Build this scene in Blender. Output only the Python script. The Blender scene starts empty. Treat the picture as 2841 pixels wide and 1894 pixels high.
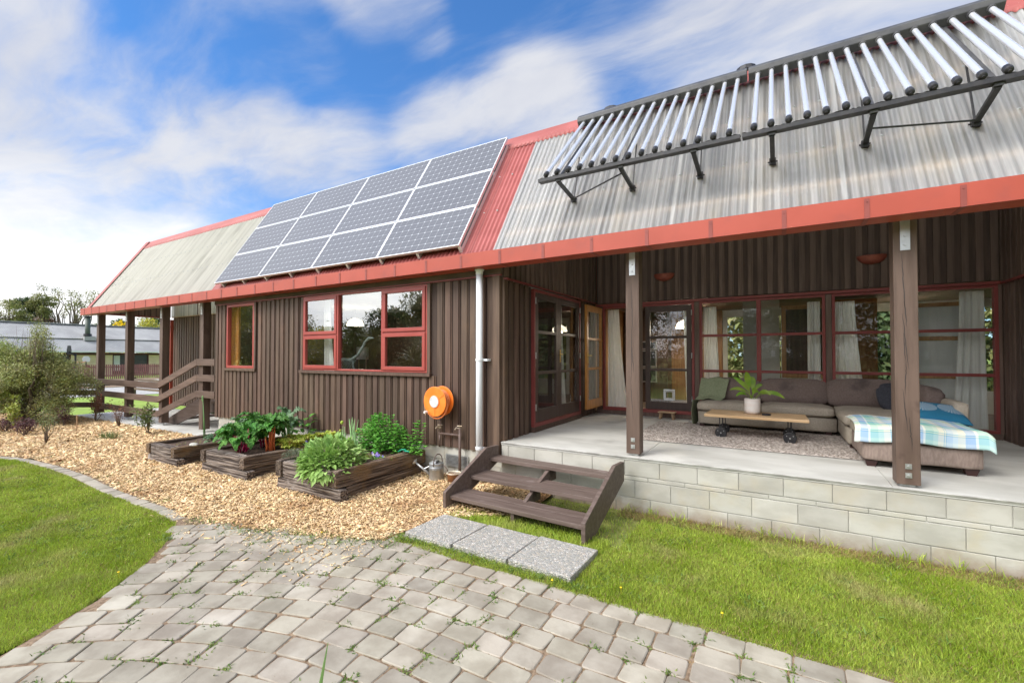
import bpy, bmesh, math, random
import numpy as np
from mathutils import Vector, Matrix, noise, Euler
sc = bpy.context.scene
COL = sc.collection
R = math.radians
rnd = random.Random(7)
rng = np.random.default_rng(11)

# ------------------------------------------------------------------ camera
cam_d = bpy.data.cameras.new('camera'); cam = bpy.data.objects.new('camera', cam_d); COL.objects.link(cam)
cam_d.sensor_width = 36.0; cam_d.lens = 1248.2/2841*36.0
cam_d.shift_y = 16.6/2841; cam_d.clip_start = 0.05; cam_d.clip_end = 3000
cam.location = (0, 0, 1.8)
cam.rotation_euler = (R(90+1.0328), 0, R(30.650))
sc.camera = cam

# ------------------------------------------------------------------ sun and sky
SUN_EL, SUN_AZ = 44.0, 208.0      # degrees; azimuth measured clockwise from +Y
sd = bpy.data.lights.new('sun', 'SUN'); sun = bpy.data.objects.new('sun', sd); COL.objects.link(sun)
sd.energy = 1.5; sd.angle = R(24); sd.color = (1.0, 0.955, 0.89)
sdir = Vector((math.sin(R(SUN_AZ))*math.cos(R(SUN_EL)), math.cos(R(SUN_AZ))*math.cos(R(SUN_EL)), math.sin(R(SUN_EL))))
sun.rotation_euler = sdir.to_track_quat('Z', 'Y').to_euler()
sun.location = sdir*60

W = bpy.data.worlds.new('World'); sc.world = W; W.use_nodes = True
nt = W.node_tree; nt.nodes.clear()
class NB:
    """tiny node-building helper"""
    def __init__(s, tree): s.t = tree
    def n(s, kind, ins=None, **kw):
        nd = s.t.nodes.new(kind)
        for k, v in kw.items(): setattr(nd, k, v)
        for k, v in (ins or {}).items(): s.set(nd, k, v)
        return nd
    def set(s, nd, k, v):
        sock = nd.inputs[k]
        if isinstance(v, bpy.types.NodeSocket): s.t.links.new(v, sock)
        elif isinstance(v, bpy.types.Node): s.t.links.new(v.outputs[0], sock)
        else: sock.default_value = v
    def m(s, op, a, b=0.0, c=None, clamp=False):
        nd = s.n('ShaderNodeMath', operation=op, use_clamp=clamp)
        s.set(nd, 0, a); s.set(nd, 1, b)
        if c is not None: s.set(nd, 2, c)
        return nd.outputs[0]
    def vm(s, op, a, b=None, out=0):
        nd = s.n('ShaderNodeVectorMath', operation=op); s.set(nd, 0, a)
        if b is not None: s.set(nd, 1, b)
        return nd.outputs[out]
    def mix(s, f, a, b, bt='MIX'):
        nd = s.n('ShaderNodeMix', data_type='RGBA', blend_type=bt)
        s.set(nd, 0, f); s.set(nd, 6, a); s.set(nd, 7, b)
        return nd.outputs[2]
    def mr(s, v, a, b, c=0.0, d=1.0, smooth=True):
        nd = s.n('ShaderNodeMapRange', interpolation_type='SMOOTHSTEP' if smooth else 'LINEAR')
        s.set(nd, 0, v); s.set(nd, 1, a); s.set(nd, 2, b); s.set(nd, 3, c); s.set(nd, 4, d)
        return nd.outputs[0]
    def noise(s, vec, scale, detail=3.0, rough=.55, dist=0.0):
        nd = s.n('ShaderNodeTexNoise', {'Vector': vec, 'Scale': scale, 'Detail': detail, 'Roughness': rough, 'Distortion': dist})
        return nd.outputs[0]
b = NB(nt)
def pix_dir(px, py):
    q = Vector(((px-1420.5)/1248.2, -(py-947-16.6)/1248.2, -1.0))
    return (cam.rotation_euler.to_matrix() @ q).normalized()
sky = b.n('ShaderNodeTexSky', sky_type='NISHITA', sun_disc=False, sun_elevation=R(SUN_EL), sun_rotation=R(SUN_AZ),
          altitude=0.0, air_density=1.0, dust_density=0.2, ozone_density=5.0)
tc = b.n('ShaderNodeTexCoord'); D = b.vm('NORMALIZE', tc.outputs['Generated'])
sep = b.n('ShaderNodeSeparateXYZ', {0: D}); dz = sep.outputs[2]
den = b.m('ADD', b.m('MAXIMUM', dz, 0.0), 0.16)
pl = b.n('ShaderNodeCombineXYZ', {0: b.m('DIVIDE', sep.outputs[0], den), 1: b.m('DIVIDE', sep.outputs[1], den), 2: 0.0}).outputs[0]
def mapv(vec, scale=(1, 1, 1), rot=(0, 0, 0), loc=(0, 0, 0)):
    return b.n('ShaderNodeMapping', {'Vector': vec, 'Scale': scale, 'Rotation': rot, 'Location': loc}).outputs[0]
warp = b.n('ShaderNodeTexNoise', {'Vector': pl, 'Scale': 1.1, 'Detail': 3.0})
pw = b.vm('ADD', pl, b.vm('SCALE', warp.outputs[1])) if False else b.vm('ADD', pl, b.vm('MULTIPLY', warp.outputs[1], (0.5, 0.5, 0.0)))
wisp = b.noise(mapv(pw, (0.8, 2.6, 1), (0, 0, R(-40))), 1.6, 10.0, .57, 0.15)
puff = b.noise(mapv(pw, (1.0, 1.6, 1), (0, 0, R(40)), (3.1, 1.7, 0)), 1.6, 10.0, .58, 0.1)
# cloud banks at the places where the photograph has them
banks = [((30, 120), 8, .30), ((200, 170), 5, .16), ((-250, 400), 22, .30), ((120, 350), 9, .24), ((560, 420), 7, .26), ((760, 400), 6, .24), ((960, 430), 6, .20),
         ((1020, 0), 5, .36), ((1160, 50), 4.5, .34), ((1060, 110), 3.5, .18), ((900, 160), 3, .18), ((1480, 330), 9, .40), ((1250, 400), 8, .34), ((560, 390), 6, .36), ((760, 400), 6, .36), ((940, 410), 6, .30), ((400, 450), 8, .34), ((1760, 20), 6, .20),
         ((2050, 90), 11, .36), ((2450, 40), 15, .42), ((2850, -150), 20, .42), ((1930, 260), 8, .26), ((60, 600), 12, .35)]
tot = None
for (px, deg, amp) in banks:
    d = pix_dir(*px)
    dot = b.vm('DOT_PRODUCT', D, tuple(d), out=1)
    v = b.mr(dot, math.cos(R(deg*1.25)), math.cos(R(deg*.15)), 0.0, amp)
    tot = v if tot is None else b.m('SMOOTH_MAX', tot, v, .22)
front = b.mr(sep.outputs[1], 0.35, -0.25, 0.0, 0.40)     # the sky behind the camera is mostly overcast, as the windows mirror it
nn = b.m('ADD', 0.5, b.m('MULTIPLY', b.m('SUBTRACT', b.m('ADD', b.m('MULTIPLY', wisp, 0.65), b.m('MULTIPLY', puff, 0.35)), 0.5), 1.25))
s1 = b.m('ADD', b.m('ADD', nn, tot), front)
mask = b.mr(s1, 0.57, 1.0)
hor = b.mr(dz, 0.33, 0.11)                                # bright haze towards the horizon
hor = b.m('MULTIPLY', hor, b.mr(sep.outputs[0], 0.10, -0.60, 0.30, 1.0))
whit = b.m('SUBTRACT', 1.0, b.m('MULTIPLY', b.m('SUBTRACT', 1.0, b.m('MULTIPLY', mask, 0.93)), b.m('SUBTRACT', 1.0, hor)))
skyc = b.mix(1.0, sky.outputs[0], (0.62, 1.0, 1.28, 1), 'MULTIPLY')
# the haze-brightened horizon is a little brighter than the cloud
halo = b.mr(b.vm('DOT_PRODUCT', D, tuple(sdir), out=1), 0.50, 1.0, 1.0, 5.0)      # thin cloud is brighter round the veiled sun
cl = b.mix(hor, (4.4, 4.5, 4.9, 1), (7.2, 7.25, 7.4, 1))
cl = b.mix(1.0, cl, b.n('ShaderNodeCombineXYZ', {0: b.mr(puff, .3, .7, .86, 1.05), 1: b.mr(puff, .3, .7, .88, 1.05), 2: b.mr(puff, .3, .7, .93, 1.04)}).outputs[0], 'MULTIPLY')
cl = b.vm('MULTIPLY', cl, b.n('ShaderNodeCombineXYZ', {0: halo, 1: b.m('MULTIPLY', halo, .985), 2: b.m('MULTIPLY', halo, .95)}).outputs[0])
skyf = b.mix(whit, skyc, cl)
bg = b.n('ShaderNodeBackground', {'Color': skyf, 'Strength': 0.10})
b.n('ShaderNodeOutputWorld', {'Surface': bg.outputs[0]})
vs = sc.view_settings
vs.view_transform = 'Standard'; vs.look = 'None'; vs.gamma = 1.0; vs.use_curve_mapping = False; vs.exposure = 0.84

# ------------------------------------------------------------------ materials
MATS = {}
def M(name, c1, c2=None, sc_=6.0, st=(1, 1, 1), rough=.6, bump=0.0, bsc=None, vr=0.0, ir=0.0, metal=0.0, spec=.4,
      coord='P', lo=.35, hi=.65, detail=4.0, c3=None, sc3=1.0, lo3=.5, hi3=.75, ao=None, trans=0.0, bdist=.01, coat=0.0, hue=0.0, dirt=None):
    m = bpy.data.materials.new(name); m.use_nodes = True; t = m.node_tree; t.nodes.clear(); b = NB(t)
    if coord == 'P': v = b.n('ShaderNodeNewGeometry').outputs['Position']
    elif coord == 'O': v = b.n('ShaderNodeTexCoord').outputs['Object']
    vv = b.n('ShaderNodeMapping', {'Vector': v, 'Scale': st}).outputs[0]
    col = (*c1, 1)
    nz = None
    if c2 is not None or bump: nz = b.noise(vv, sc_, detail)
    if c2 is not None: col = b.mix(b.mr(nz, lo, hi), (*c1, 1), (*c2, 1))
    if c3 is not None: col = b.mix(b.mr(b.noise(v, sc3, 3.0), lo3, hi3), col, (*c3, 1))
    if vr:
        r = b.n('ShaderNodeObjectInfo').outputs['Random']
        k = b.mr(r, 0, 1, 1-vr, 1+vr, smooth=False)
        hs = b.n('ShaderNodeHueSaturation', {'Color': col, 'Value': k})
        if hue: b.set(hs, 'Hue', b.mr(b.m('FRACT', b.m('MULTIPLY', r, 7.3)), 0, 1, .5-hue, .5+hue, smooth=False))
        col = hs.outputs[0]
    if ir:
        r = b.n('ShaderNodeNewGeometry').outputs['Random Per Island']
        k = b.mr(r, 0, 1, 1-ir, 1+ir, smooth=False)
        hs = b.n('ShaderNodeHueSaturation', {'Color': col, 'Value': k})
        if hue: b.set(hs, 'Hue', b.mr(b.m('FRACT', b.m('MULTIPLY', r, 7.3)), 0, 1, .5-hue, .5+hue, smooth=False))
        col = hs.outputs[0]
    if dirt:
        zz_ = b.n('ShaderNodeSeparateXYZ', {0: v}).outputs[2]
        f_ = b.m('MULTIPLY', b.mr(b.m('ADD', zz_, b.m('MULTIPLY', b.m('SUBTRACT', b.noise(v, 7.0, 5.0), .5), .22)), dirt[0], dirt[1], 1.0, 0.0), dirt[3])
        col = b.mix(f_, col, (*dirt[2], 1))
    p = b.n('ShaderNodeBsdfPrincipled', {'Base Color': col, 'Roughness': rough, 'Metallic': metal, 'Specular IOR Level': spec})
    if coat: b.set(p, 'Coat Weight', coat)
    if bump:
        bz = nz if bsc is None else b.noise(vv, bsc, 5.0)
        bp = b.n('ShaderNodeBump', {'Strength': bump, 'Distance': bdist, 'Height': bz}); b.set(p, 'Normal', bp)
    sh = p.outputs[0]
    if trans:
        tr = b.n('ShaderNodeBsdfTranslucent', {'Color': col})
        mx = b.n('ShaderNodeMixShader', {0: trans, 1: sh, 2: tr.outputs[0]}); sh = mx.outputs[0]
    b.n('ShaderNodeOutputMaterial', {'Surface': sh})
    MATS[name] = m
    return m
BR = (.086, .052, .036); BR2 = (.134, .085, .059)
m_board = M('stained_board', BR, BR2, 3.0, (6, 6, .45), .62, .35, 9.0, vr=.24, hue=.008, lo=.3, hi=.7, bdist=.004, c3=(.15, .088, .055), sc3=2.2, lo3=.58, hi3=.8)
m_board_dark = M('stained_board_porch', (.105, .067, .052), (.155, .103, .078), 3.0, (6, 6, .45), .6, .35, 9.0, vr=.22, lo=.3, hi=.7, bdist=.004)
m_gap2 = M('shade_dark_porch_recess', (.060, .038, .030), (.088, .056, .043), 3.0, (6, 6, .45), .75)  # porch backing painted darker than its boards, recess shade for relief
m_gap = M('shade_dark_recess', (.046, .028, .022), (.062, .04, .03), 3.0, (6, 6, .45), .8)  # shadow lines between the boards are put into this dark backing colour
m_timber = M('stained_timber_post', (.098, .063, .046), (.142, .094, .071), 2.2, (6, 6, .5), .6, .3, 8.0, vr=.08, bdist=.004, c3=(.075, .045, .035), sc3=4.0, lo3=.62, hi3=.78)
m_rail = M('stained_rail', (.108, .070, .052), (.155, .103, .078), 2.2, (.6, 6, 6), .6, .25, 8.0, vr=.12, bdist=.004)
m_step = M('step_timber', (.105, .074, .060), (.150, .110, .092), 3.0, (.6, 8, 8), .55, .25, 8.0, vr=.10, bdist=.003, c3=(.20, .155, .14), sc3=5.0, lo3=.60, hi3=.80)
m_red = M('red_paint', (.37, .066, .038), (.41, .075, .045), 2.0, rough=.45, vr=.03, spec=.4, c3=(.31, .065, .045), sc3=3.0, lo3=.52, hi3=.8)
m_redsheet = M('red_steel_sheet', (.31, .072, .062), (.36, .09, .08), 1.2, (1, 3, 3), .45, vr=.04)
m_redflash = M('red_flashing', (.31, .075, .06), (.37, .10, .085), 1.6, (1, 4, 4), .5, vr=.05)
m_redframe = M('red_window_frame', (.33, .062, .05), (.37, .074, .06), 2.0, rough=.38, vr=.03)
m_redframe2 = M('red_joinery', (.21, .045, .040), (.25, .055, .048), 2.0, rough=.42, vr=.03)
m_leafdoor = M('brown_door_paint', (.065, .042, .035), (.08, .052, .042), 3.0, (5, 5, .6), .45)
m_pine = M('varnished_timber', (.46, .19, .045), (.58, .27, .075), 3.0, (7, 7, .6), .35, .1, 9.0, coat=.3)
m_conc = M('porch_concrete', (.50, .49, .44), (.64, .63, .58), 1.1, (1, 2.6, 1), .5, .12, 30.0, c3=(.42, .41, .37), sc3=1.6, lo3=.52, hi3=.8, bdist=.002)
m_concedge = M('concrete_edge', (.33, .32, .29), (.50, .49, .45), 6.0, (1, 3, 3), .85, .5, 14.0, bdist=.01)
m_block = M('concrete_block', (.40, .385, .33), (.485, .47, .41), 3.0, (1, 1, 2.0), .85, .35, 26.0, vr=.09, hue=.006, bdist=.004, c3=(.46, .41, .30), sc3=2.4, lo3=.52, hi3=.78, dirt=(-.02, .17, (.24, .17, .11), .75))
m_mortar = M('mortar', (.44, .43, .375), (.54, .53, .47), 9.0, rough=.9, bump=.3, bdist=.004)
m_paver = M('paver_concrete', (.285, .25, .195), (.39, .352, .282), 4.0, rough=.85, bump=.5, bsc=34.0, vr=.17, hue=.010, bdist=.004, c3=(.47, .435, .36), sc3=2.6, lo3=.54, hi3=.8)
m_soil = M('joint_soil', (.17, .115, .07), (.30, .215, .14), 30.0, rough=.95, bump=.8, bdist=.02)
m_bedsoil = M('garden_soil', (.055, .034, .024), (.125, .08, .056), 26.0, rough=.95, bump=1.0, bdist=.03)
m_mulchbase = M('mulch_base', (.20, .115, .05), (.47, .29, .13), 30.0, rough=.95, bump=1.0, bdist=.03)
m_chip = M('wood_chip', (.73, .505, .255), (.85, .65, .385), 12.0, rough=.75, ir=.38, hue=.012, c3=(.42, .22, .09), sc3=1.7, lo3=.50, hi3=.80)
m_lawnsoil = M('lawn_base', (.15, .19, .035), (.24, .25, .07), 9.0, rough=.95, bump=1.0, bdist=.03, c3=(.19, .19, .06), sc3=1.4, lo3=.56, hi3=.75)
m_farlawn = M('ground_grass', (.20, .31, .04), (.28, .38, .07), 1.5, rough=.95, bump=.6, bdist=.05, c3=(.26, .30, .09), sc3=.3, lo3=.5, hi3=.7)
m_drive = M('gravel_drive', (.34, .33, .31), (.44, .43, .41), 8.0, rough=.95, bump=.5, bdist=.02)
m_galv = M('galvanised_steel', (.50, .51, .50), (.60, .61, .60), 9.0, rough=.38, metal=.75, vr=.03)
m_alu = M('aluminium', (.78, .79, .80), None, rough=.35, metal=.6)
m_black = M('black_metal', (.018, .018, .02), (.035, .033, .033), 20.0, rough=.45, vr=.1)
m_blackalu = M('dark_anodised_bar', (.055, .055, .058), (.085, .083, .08), 6.0, rough=.42)
m_rust = M('mossy_rail', (.03, .028, .026), (.33, .20, .06), 24.0, (1, 1, 1), .8, .6, lo=.55, hi=.68, bdist=.01)
m_white = M('white_plastic', (.74, .76, .77), None, rough=.38)
m_pipe = M('downpipe_plastic', (.74, .77, .79), (.78, .80, .81), 3.0, rough=.5)
m_orange = M('orange_plastic', (.86, .20, .022), (.90, .26, .04), 5.0, rough=.42)
m_hose = M('orange_hose', (.80, .25, .09), (.72, .20, .06), 5.0, rough=.5)
m_copper = M('copper_pipe_brown', (.10, .065, .05), (.16, .11, .09), 12.0, rough=.5)
m_brass = M('brass', (.62, .44, .15), None, rough=.3, metal=.9)
m_chrome = M('steel', (.62, .62, .62), None, rough=.3, metal=.9)
m_terra = M('terracotta_lamp', (.22, .055, .035), (.30, .08, .05), 14.0, rough=.5)
m_sofa = M('sofa_fabric_light', (.35, .30, .235), (.42, .36, .285), 60.0, (1, 1, 1), .9, .25, 240.0, bdist=.002, c3=(.29, .25, .20), sc3=3.0)
m_sofad = M('sofa_fabric_dark', (.145, .105, .09), (.185, .138, .12), 60.0, rough=.92, bump=.25, bsc=240.0, bdist=.002, c3=(.08, .06, .056), sc3=3.0)
m_sofab = M('sofa_fabric_base', (.22, .165, .135), (.28, .215, .18), 50.0, (1, 1, .3), .92, .25, 200.0, bdist=.002)
m_navy = M('navy_fabric', (.035, .036, .045), (.05, .05, .06), 60.0, rough=.95, bump=.2)
m_throw = M('green_throw_fabric', (.19, .215, .125), (.24, .265, .165), 40.0, rough=.95, bump=.3, bdist=.004)
m_rug = M('woven_rug', (.27, .225, .19), (.60, .53, .47), 38.0, (1, 1.3, 1), .97, 1.0, lo=.38, hi=.62, bdist=.03)
m_darkwood = M('dark_sofa_leg', (.045, .018, .016), None, rough=.4)
m_tabletop = M('pine_tabletop', (.56, .36, .185), (.68, .47, .27), 2.5, (1, 9, 9), .55, .2, 8.0, bdist=.003, c3=(.40, .23, .10), sc3=6.0, lo3=.62, hi3=.78)
m_rawwood = M('raw_wood', (.36, .23, .13), (.48, .33, .20), 6.0, (1, 4, 4), .7, .2)
m_ceramic = M('white_ceramic', (.76, .72, .68), (.72, .63, .57), 4.0, (.5, .5, 5), .35)
m_sleeper = M('weathered_sleeper', (.045, .030, .023), (.33, .27, .225), 2.2, (.8, 20, 20), .9, 1.0, None, vr=.15, lo=.38, hi=.64, bdist=.05, detail=7.0, c3=(.42, .37, .33), sc3=3.0, lo3=.55, hi3=.75)
m_sleeperY = M('weathered_sleeper_lengthwise', (.045, .029, .020), (.26, .195, .145), 2.2, (20, .8, 20), .9, 1.0, None, vr=.15, lo=.36, hi=.66, bdist=.05, detail=7.0, c3=(.19, .12, .06), sc3=2.5, lo3=.5, hi3=.7)
m_zinc = M('zinc', (.36, .37, .37), (.46, .47, .47), 8.0, rough=.42, metal=.55)
m_brownglaze = M('brown_glazed_ceramic', (.13, .048, .018), (.20, .08, .03), 8.0, (1, 1, .4), .2, coat=.6)
m_cream = M('cream_glaze', (.72, .66, .50), None, rough=.3)
m_darkwater = M('dark_water', (.03, .018, .012), None, rough=.05)
m_green = M('green_plastic', (.012, .30, .17), None, rough=.4)
m_curtain = M('curtain_fabric', (.84, .85, .79), (.90, .90, .86), 12.0, (6, 6, .4), .9, trans=.35)
m_inwall = M('interior_wall', (.58, .59, .54), (.64, .65, .60), 2.0, rough=.9)
m_inblock = M('interior_block', (.42, .45, .42), (.50, .53, .49), 3.0, rough=.9, vr=.08)
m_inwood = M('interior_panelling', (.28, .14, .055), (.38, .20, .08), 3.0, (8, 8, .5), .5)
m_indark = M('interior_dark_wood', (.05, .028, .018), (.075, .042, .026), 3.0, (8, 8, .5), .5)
m_infloor = M('interior_floor', (.16, .12, .09), (.20, .15, .11), 3.0, rough=.5)
m_soffit = M('soffit', (.10, .075, .06), (.14, .10, .08), 3.0, rough=.8)
m_softgrey = M('frosted_blind', (.72, .75, .75), (.62, .65, .66), 2.0, (3, 3, .5), .5, trans=.5)
m_rootgreen = M('chimney_green', (.085, .105, .085), None, rough=.5)
m_farroof = M('grey_corrugated_roof', (.33, .33, .325), (.40, .40, .39), .8, rough=.85, spec=.1)
m_cream2 = M('cream_block_wall', (.70, .55, .36), (.78, .63, .42), 2.0, rough=.9)
m_maroon = M('maroon_trim', (.10, .035, .033), None, rough=.6)
m_picket = M('picket_paint', (.27, .125, .10), (.34, .17, .14), 3.0, (3, 3, .5), .7, vr=.16)
m_rock = M('garden_rock', (.32, .31, .27), (.46, .45, .40), 4.0, rough=.9, bump=.8, bdist=.05)
m_bark = M('bark', (.10, .075, .055), (.19, .15, .115), 8.0, (3, 3, .7), .9, .8, bdist=.03)
m_twig = M('twig_bark', (.12, .09, .07), (.20, .155, .12), 8.0, rough=.9)
def leafmat(name, c1, c2, ir=.3, hue=.015, rough=.5, trans=.22, sc_=3.0, **k):
    return M(name, c1, c2, sc_, rough=rough, ir=ir, vr=.0 if 'vr' not in k else k.pop('vr'), hue=hue, trans=trans, spec=.35, **k)
m_grass = leafmat('grass_blade', (.30, .41, .035), (.44, .54, .085), .40, .02, .6, .38, 1.6, c3=(.50, .47, .19), sc3=1.3, lo3=.48, hi3=.76)
m_grassdry = leafmat('dry_grass_blade', (.36, .26, .11), (.25, .19, .075), .3, .02, .7, .2)
m_weed = leafmat('weed_leaf', (.11, .19, .03), (.19, .27, .06), .3, .02)
m_shrub = leafmat('shrub_leaf', (.27, .31, .085), (.42, .43, .18), .34, .025, .6, .2, 2.2, c3=(.36, .33, .20), sc3=3.0, lo3=.5, hi3=.7)
m_shrubtip = leafmat('shrub_young_leaf', (.20, .30, .04), (.30, .38, .07), .25, .02)
m_mint = leafmat('mint_leaf', (.09, .32, .035), (.17, .44, .07), .25, .012, .45)
m_sage = leafmat('sage_leaf', (.24, .42, .09), (.36, .54, .17), .22, .012, .6)
m_chard = leafmat('chard_leaf', (.045, .19, .025), (.13, .36, .06), .25, .012, .3, .15, 20.0, vr=.28, bump=1.0, bsc=30.0, bdist=.04)
m_kale = leafmat('kale_leaf', (.13, .23, .12), (.20, .30, .17), .25, .012, .6, vr=.15)
m_lett = leafmat('lettuce_leaf', (.38, .52, .06), (.55, .62, .13), .2, .015, .5, .3, 9.0, c3=(.40, .24, .10), sc3=9.0, lo3=.56, hi3=.7, vr=.12)
m_thyme = leafmat('thyme_leaf', (.17, .20, .13), (.25, .28, .20), .25, .012, .7)
m_magenta = M('magenta_stalk', (.42, .008, .09), (.30, .01, .06), 9.0, rough=.35)
m_stalko = M('orange_stalk', (.72, .19, .06), (.60, .12, .04), 9.0, rough=.35)
m_onion = M('onion_leaf', (.16, .30, .11), (.22, .38, .14), 6.0, rough=.5)
m_violet = M('violet_petal', (.28, .20, .62), None, rough=.6)
m_wpetal = M('white_petal', (.78, .78, .80), None, rough=.6)
m_ypetal = M('yellow_petal', (.85, .62, .02), None, rough=.6)
m_bronze = leafmat('bronze_leaf', (.20, .085, .045), (.30, .15, .09), .3, .02)
m_purple = leafmat('purple_leaf', (.10, .045, .055), (.17, .08, .085), .3, .02)
m_limeleaf = leafmat('lime_leaf', (.28, .34, .05), (.36, .40, .08), .25, .02)
m_olive = leafmat('olive_leaf', (.14, .18, .06), (.22, .26, .09), .3, .02)
m_treeA = leafmat('tree_leaf_olive', (.22, .24, .08), (.34, .34, .13), .35, .03, .7, .2, .5)
m_treeB = leafmat('tree_leaf_brown', (.22, .14, .10), (.30, .20, .14), .3, .02, .7, .2, .5)
m_treeC = leafmat('tree_leaf_dark', (.085, .13, .055), (.15, .21, .085), .3, .02, .7, .2, .5)
m_treeY = leafmat('yellow_flower_crown', (.75, .55, .01), (.85, .66, .03), .2, .01, .8, .3, .5)
m_treeYG = leafmat('yellow_green_crown', (.42, .42, .06), (.55, .50, .08), .3, .02, .8, .5, .5)
m_flax = leafmat('cordyline_leaf', (.16, .20, .06), (.30, .30, .11), .35, .02, .5, .1, 2.0)
m_plantleaf = leafmat('house_plant_leaf', (.13, .27, .02), (.24, .36, .035), .2, .015, .35, .25, 6.0, vr=.12)
m_lightdisc = M('hub_plate_white', (.62, .64, .63), (.45, .46, .45), 30.0, rough=.5, lo=.55, hi=.7)
m_tapbrass = M('worn_brass', (.30, .24, .16), (.40, .34, .26), 20.0, rough=.4, metal=.6)
m_bone = M('grey_model', (.36, .42, .40), None, rough=.7)
m_flaxleaf = M('flax_leaf', (.12, .24, .07), (.20, .32, .10), 6.0, (8, 8, .5), .45)
m_strap = M('shadow_dark_gutter_strap', (.24, .055, .042), (.28, .065, .05), 3.0, rough=.45)  # strap red darkened to stand in for thin shadow lines on the gutter
m_farpane = M('dark_far_pane', (.035, .028, .03), (.06, .045, .045), 1.0, rough=.25)
m_pebble_base = M('aggregate_cement', (.40, .38, .34), None, rough=.9)
def mat_aggregate():
    m = bpy.data.materials.new('exposed_aggregate'); m.use_nodes = True; t = m.node_tree; t.nodes.clear(); b = NB(t)
    v = b.n('ShaderNodeNewGeometry').outputs['Position']
    vo = b.n('ShaderNodeTexVoronoi', {'Vector': v, 'Scale': 52.0}); vd = b.n('ShaderNodeTexVoronoi', {'Vector': v, 'Scale': 52.0}, feature='DISTANCE_TO_EDGE')
    r = b.n('ShaderNodeSeparateColor', {0: vo.outputs['Color']})
    cr = b.n('ShaderNodeValToRGB', {0: r.outputs[0]})
    e = cr.color_ramp.elements; e[0].color = (.32, .33, .31, 1); e[1].color = (.72, .66, .56, 1)
    for p_, c_ in ((.3, (.41, .42, .40, 1)), (.5, (.56, .50, .41, 1)), (.7, (.49, .49, .46, 1)), (.88, (.70, .68, .64, 1))):
        q = e.new(p_); q.color = c_
    col = b.mix(b.mr(vd.outputs[0], 0.0, .12), (.44, .40, .34, 1), cr.outputs[0])
    p = b.n('ShaderNodeBsdfPrincipled', {'Base Color': col, 'Roughness': .7})
    bp = b.n('ShaderNodeBump', {'Strength': 1.0, 'Distance': .008, 'Height': b.mr(vd.outputs[0], 0, .25)}); b.set(p, 'Normal', bp)
    b.n('ShaderNodeOutputMaterial', {'Surface': p.outputs[0]}); return m
m_aggr = mat_aggregate()
def mat_glass(name, base=.10, tint=(.97, .98, .98), f=1.5):
    m = bpy.data.materials.new(name); m.use_nodes = True; t = m.node_tree; t.nodes.clear(); b = NB(t)
    fr = b.n('ShaderNodeFresnel', {'IOR': f}).outputs[0]
    fac = b.m('ADD', b.m('MULTIPLY', fr, 1.6), base, clamp=True)
    fac = b.m('MULTIPLY', fac, b.m('SUBTRACT', 1.0, b.n('ShaderNodeNewGeometry').outputs['Backfacing']))     # the inner face of a pane adds no second mirror
    tr = b.n('ShaderNodeBsdfTransparent', {'Color': (*tint, 1)}); gl = b.n('ShaderNodeBsdfGlossy', {'Roughness': 0.004, 'Color': (.95, .97, .98, 1)})
    mx = b.n('ShaderNodeMixShader', {0: fac, 1: tr.outputs[0], 2: gl.outputs[0]})
    b.n('ShaderNodeOutputMaterial', {'Surface': mx.outputs[0]}); return m
m_glass = mat_glass('window_glass', .145)
m_glassp = mat_glass('porch_window_glass', .03)
def mat_sheet(name, c1, c2, c3, tfac, glo, wscale=9.0, gf=.8):
    """weathered clear corrugated plastic: part see-through, part milky, glossy"""
    m = bpy.data.materials.new(name); m.use_nodes = True; t = m.node_tree; t.nodes.clear(); b = NB(t)
    v = b.n('ShaderNodeNewGeometry').outputs['Position']
    n1 = b.noise(b.n('ShaderNodeMapping', {'Vector': v, 'Scale': (wscale, .12, .12)}).outputs[0], 1.0, 5.0, .7)
    n2 = b.noise(b.n('ShaderNodeMapping', {'Vector': v, 'Scale': (3.0, .8, .8)}).outputs[0], 1.0, 3.0)
    col = b.mix(b.mr(n1, .34, .66), (*c1, 1), (*c2, 1)); col = b.mix(b.mr(n2, .5, .75), col, (*c3, 1))
    df = b.n('ShaderNodeBsdfDiffuse', {'Color': col}); tl = b.n('ShaderNodeBsdfTranslucent', {'Color': col})
    tr = b.n('ShaderNodeBsdfTransparent', {'Color': (.92, .93, .93, 1)})
    gl = b.n('ShaderNodeBsdfGlossy', {'Roughness': .22, 'Color': (1, 1, 1, 1)})
    a = b.n('ShaderNodeMixShader', {0: .6, 1: df.outputs[0], 2: tl.outputs[0]})
    tf = b.m('MULTIPLY', b.mr(n1, .30, .62, 1.25, .55), tfac, clamp=True)
    c = b.n('ShaderNodeMixShader', {0: tf, 1: a.outputs[0], 2: tr.outputs[0]})
    fr = b.n('ShaderNodeFresnel', {'IOR': b.mr(b.n('ShaderNodeNewGeometry').outputs['Backfacing'], 0, 1, 1.5, 1/1.5, smooth=False)}).outputs[0]
    d = b.n('ShaderNodeMixShader', {0: b.m('ADD', b.m('MULTIPLY', fr, gf), glo, clamp=True), 1: c.outputs[0], 2: gl.outputs[0]})
    b.n('ShaderNodeOutputMaterial', {'Surface': d.outputs[0]}); return m
m_clear = mat_sheet('clear_corrugated_plastic', (.64, .64, .62), (.86, .85, .81), (.86, .80, .68), .34, .06, 11.0)
m_creamsheet = mat_sheet('weathered_cream_plastic', (.70, .68, .60), (.84, .82, .74), (.58, .56, .49), .04, .0, 8.0, .3)
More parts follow.
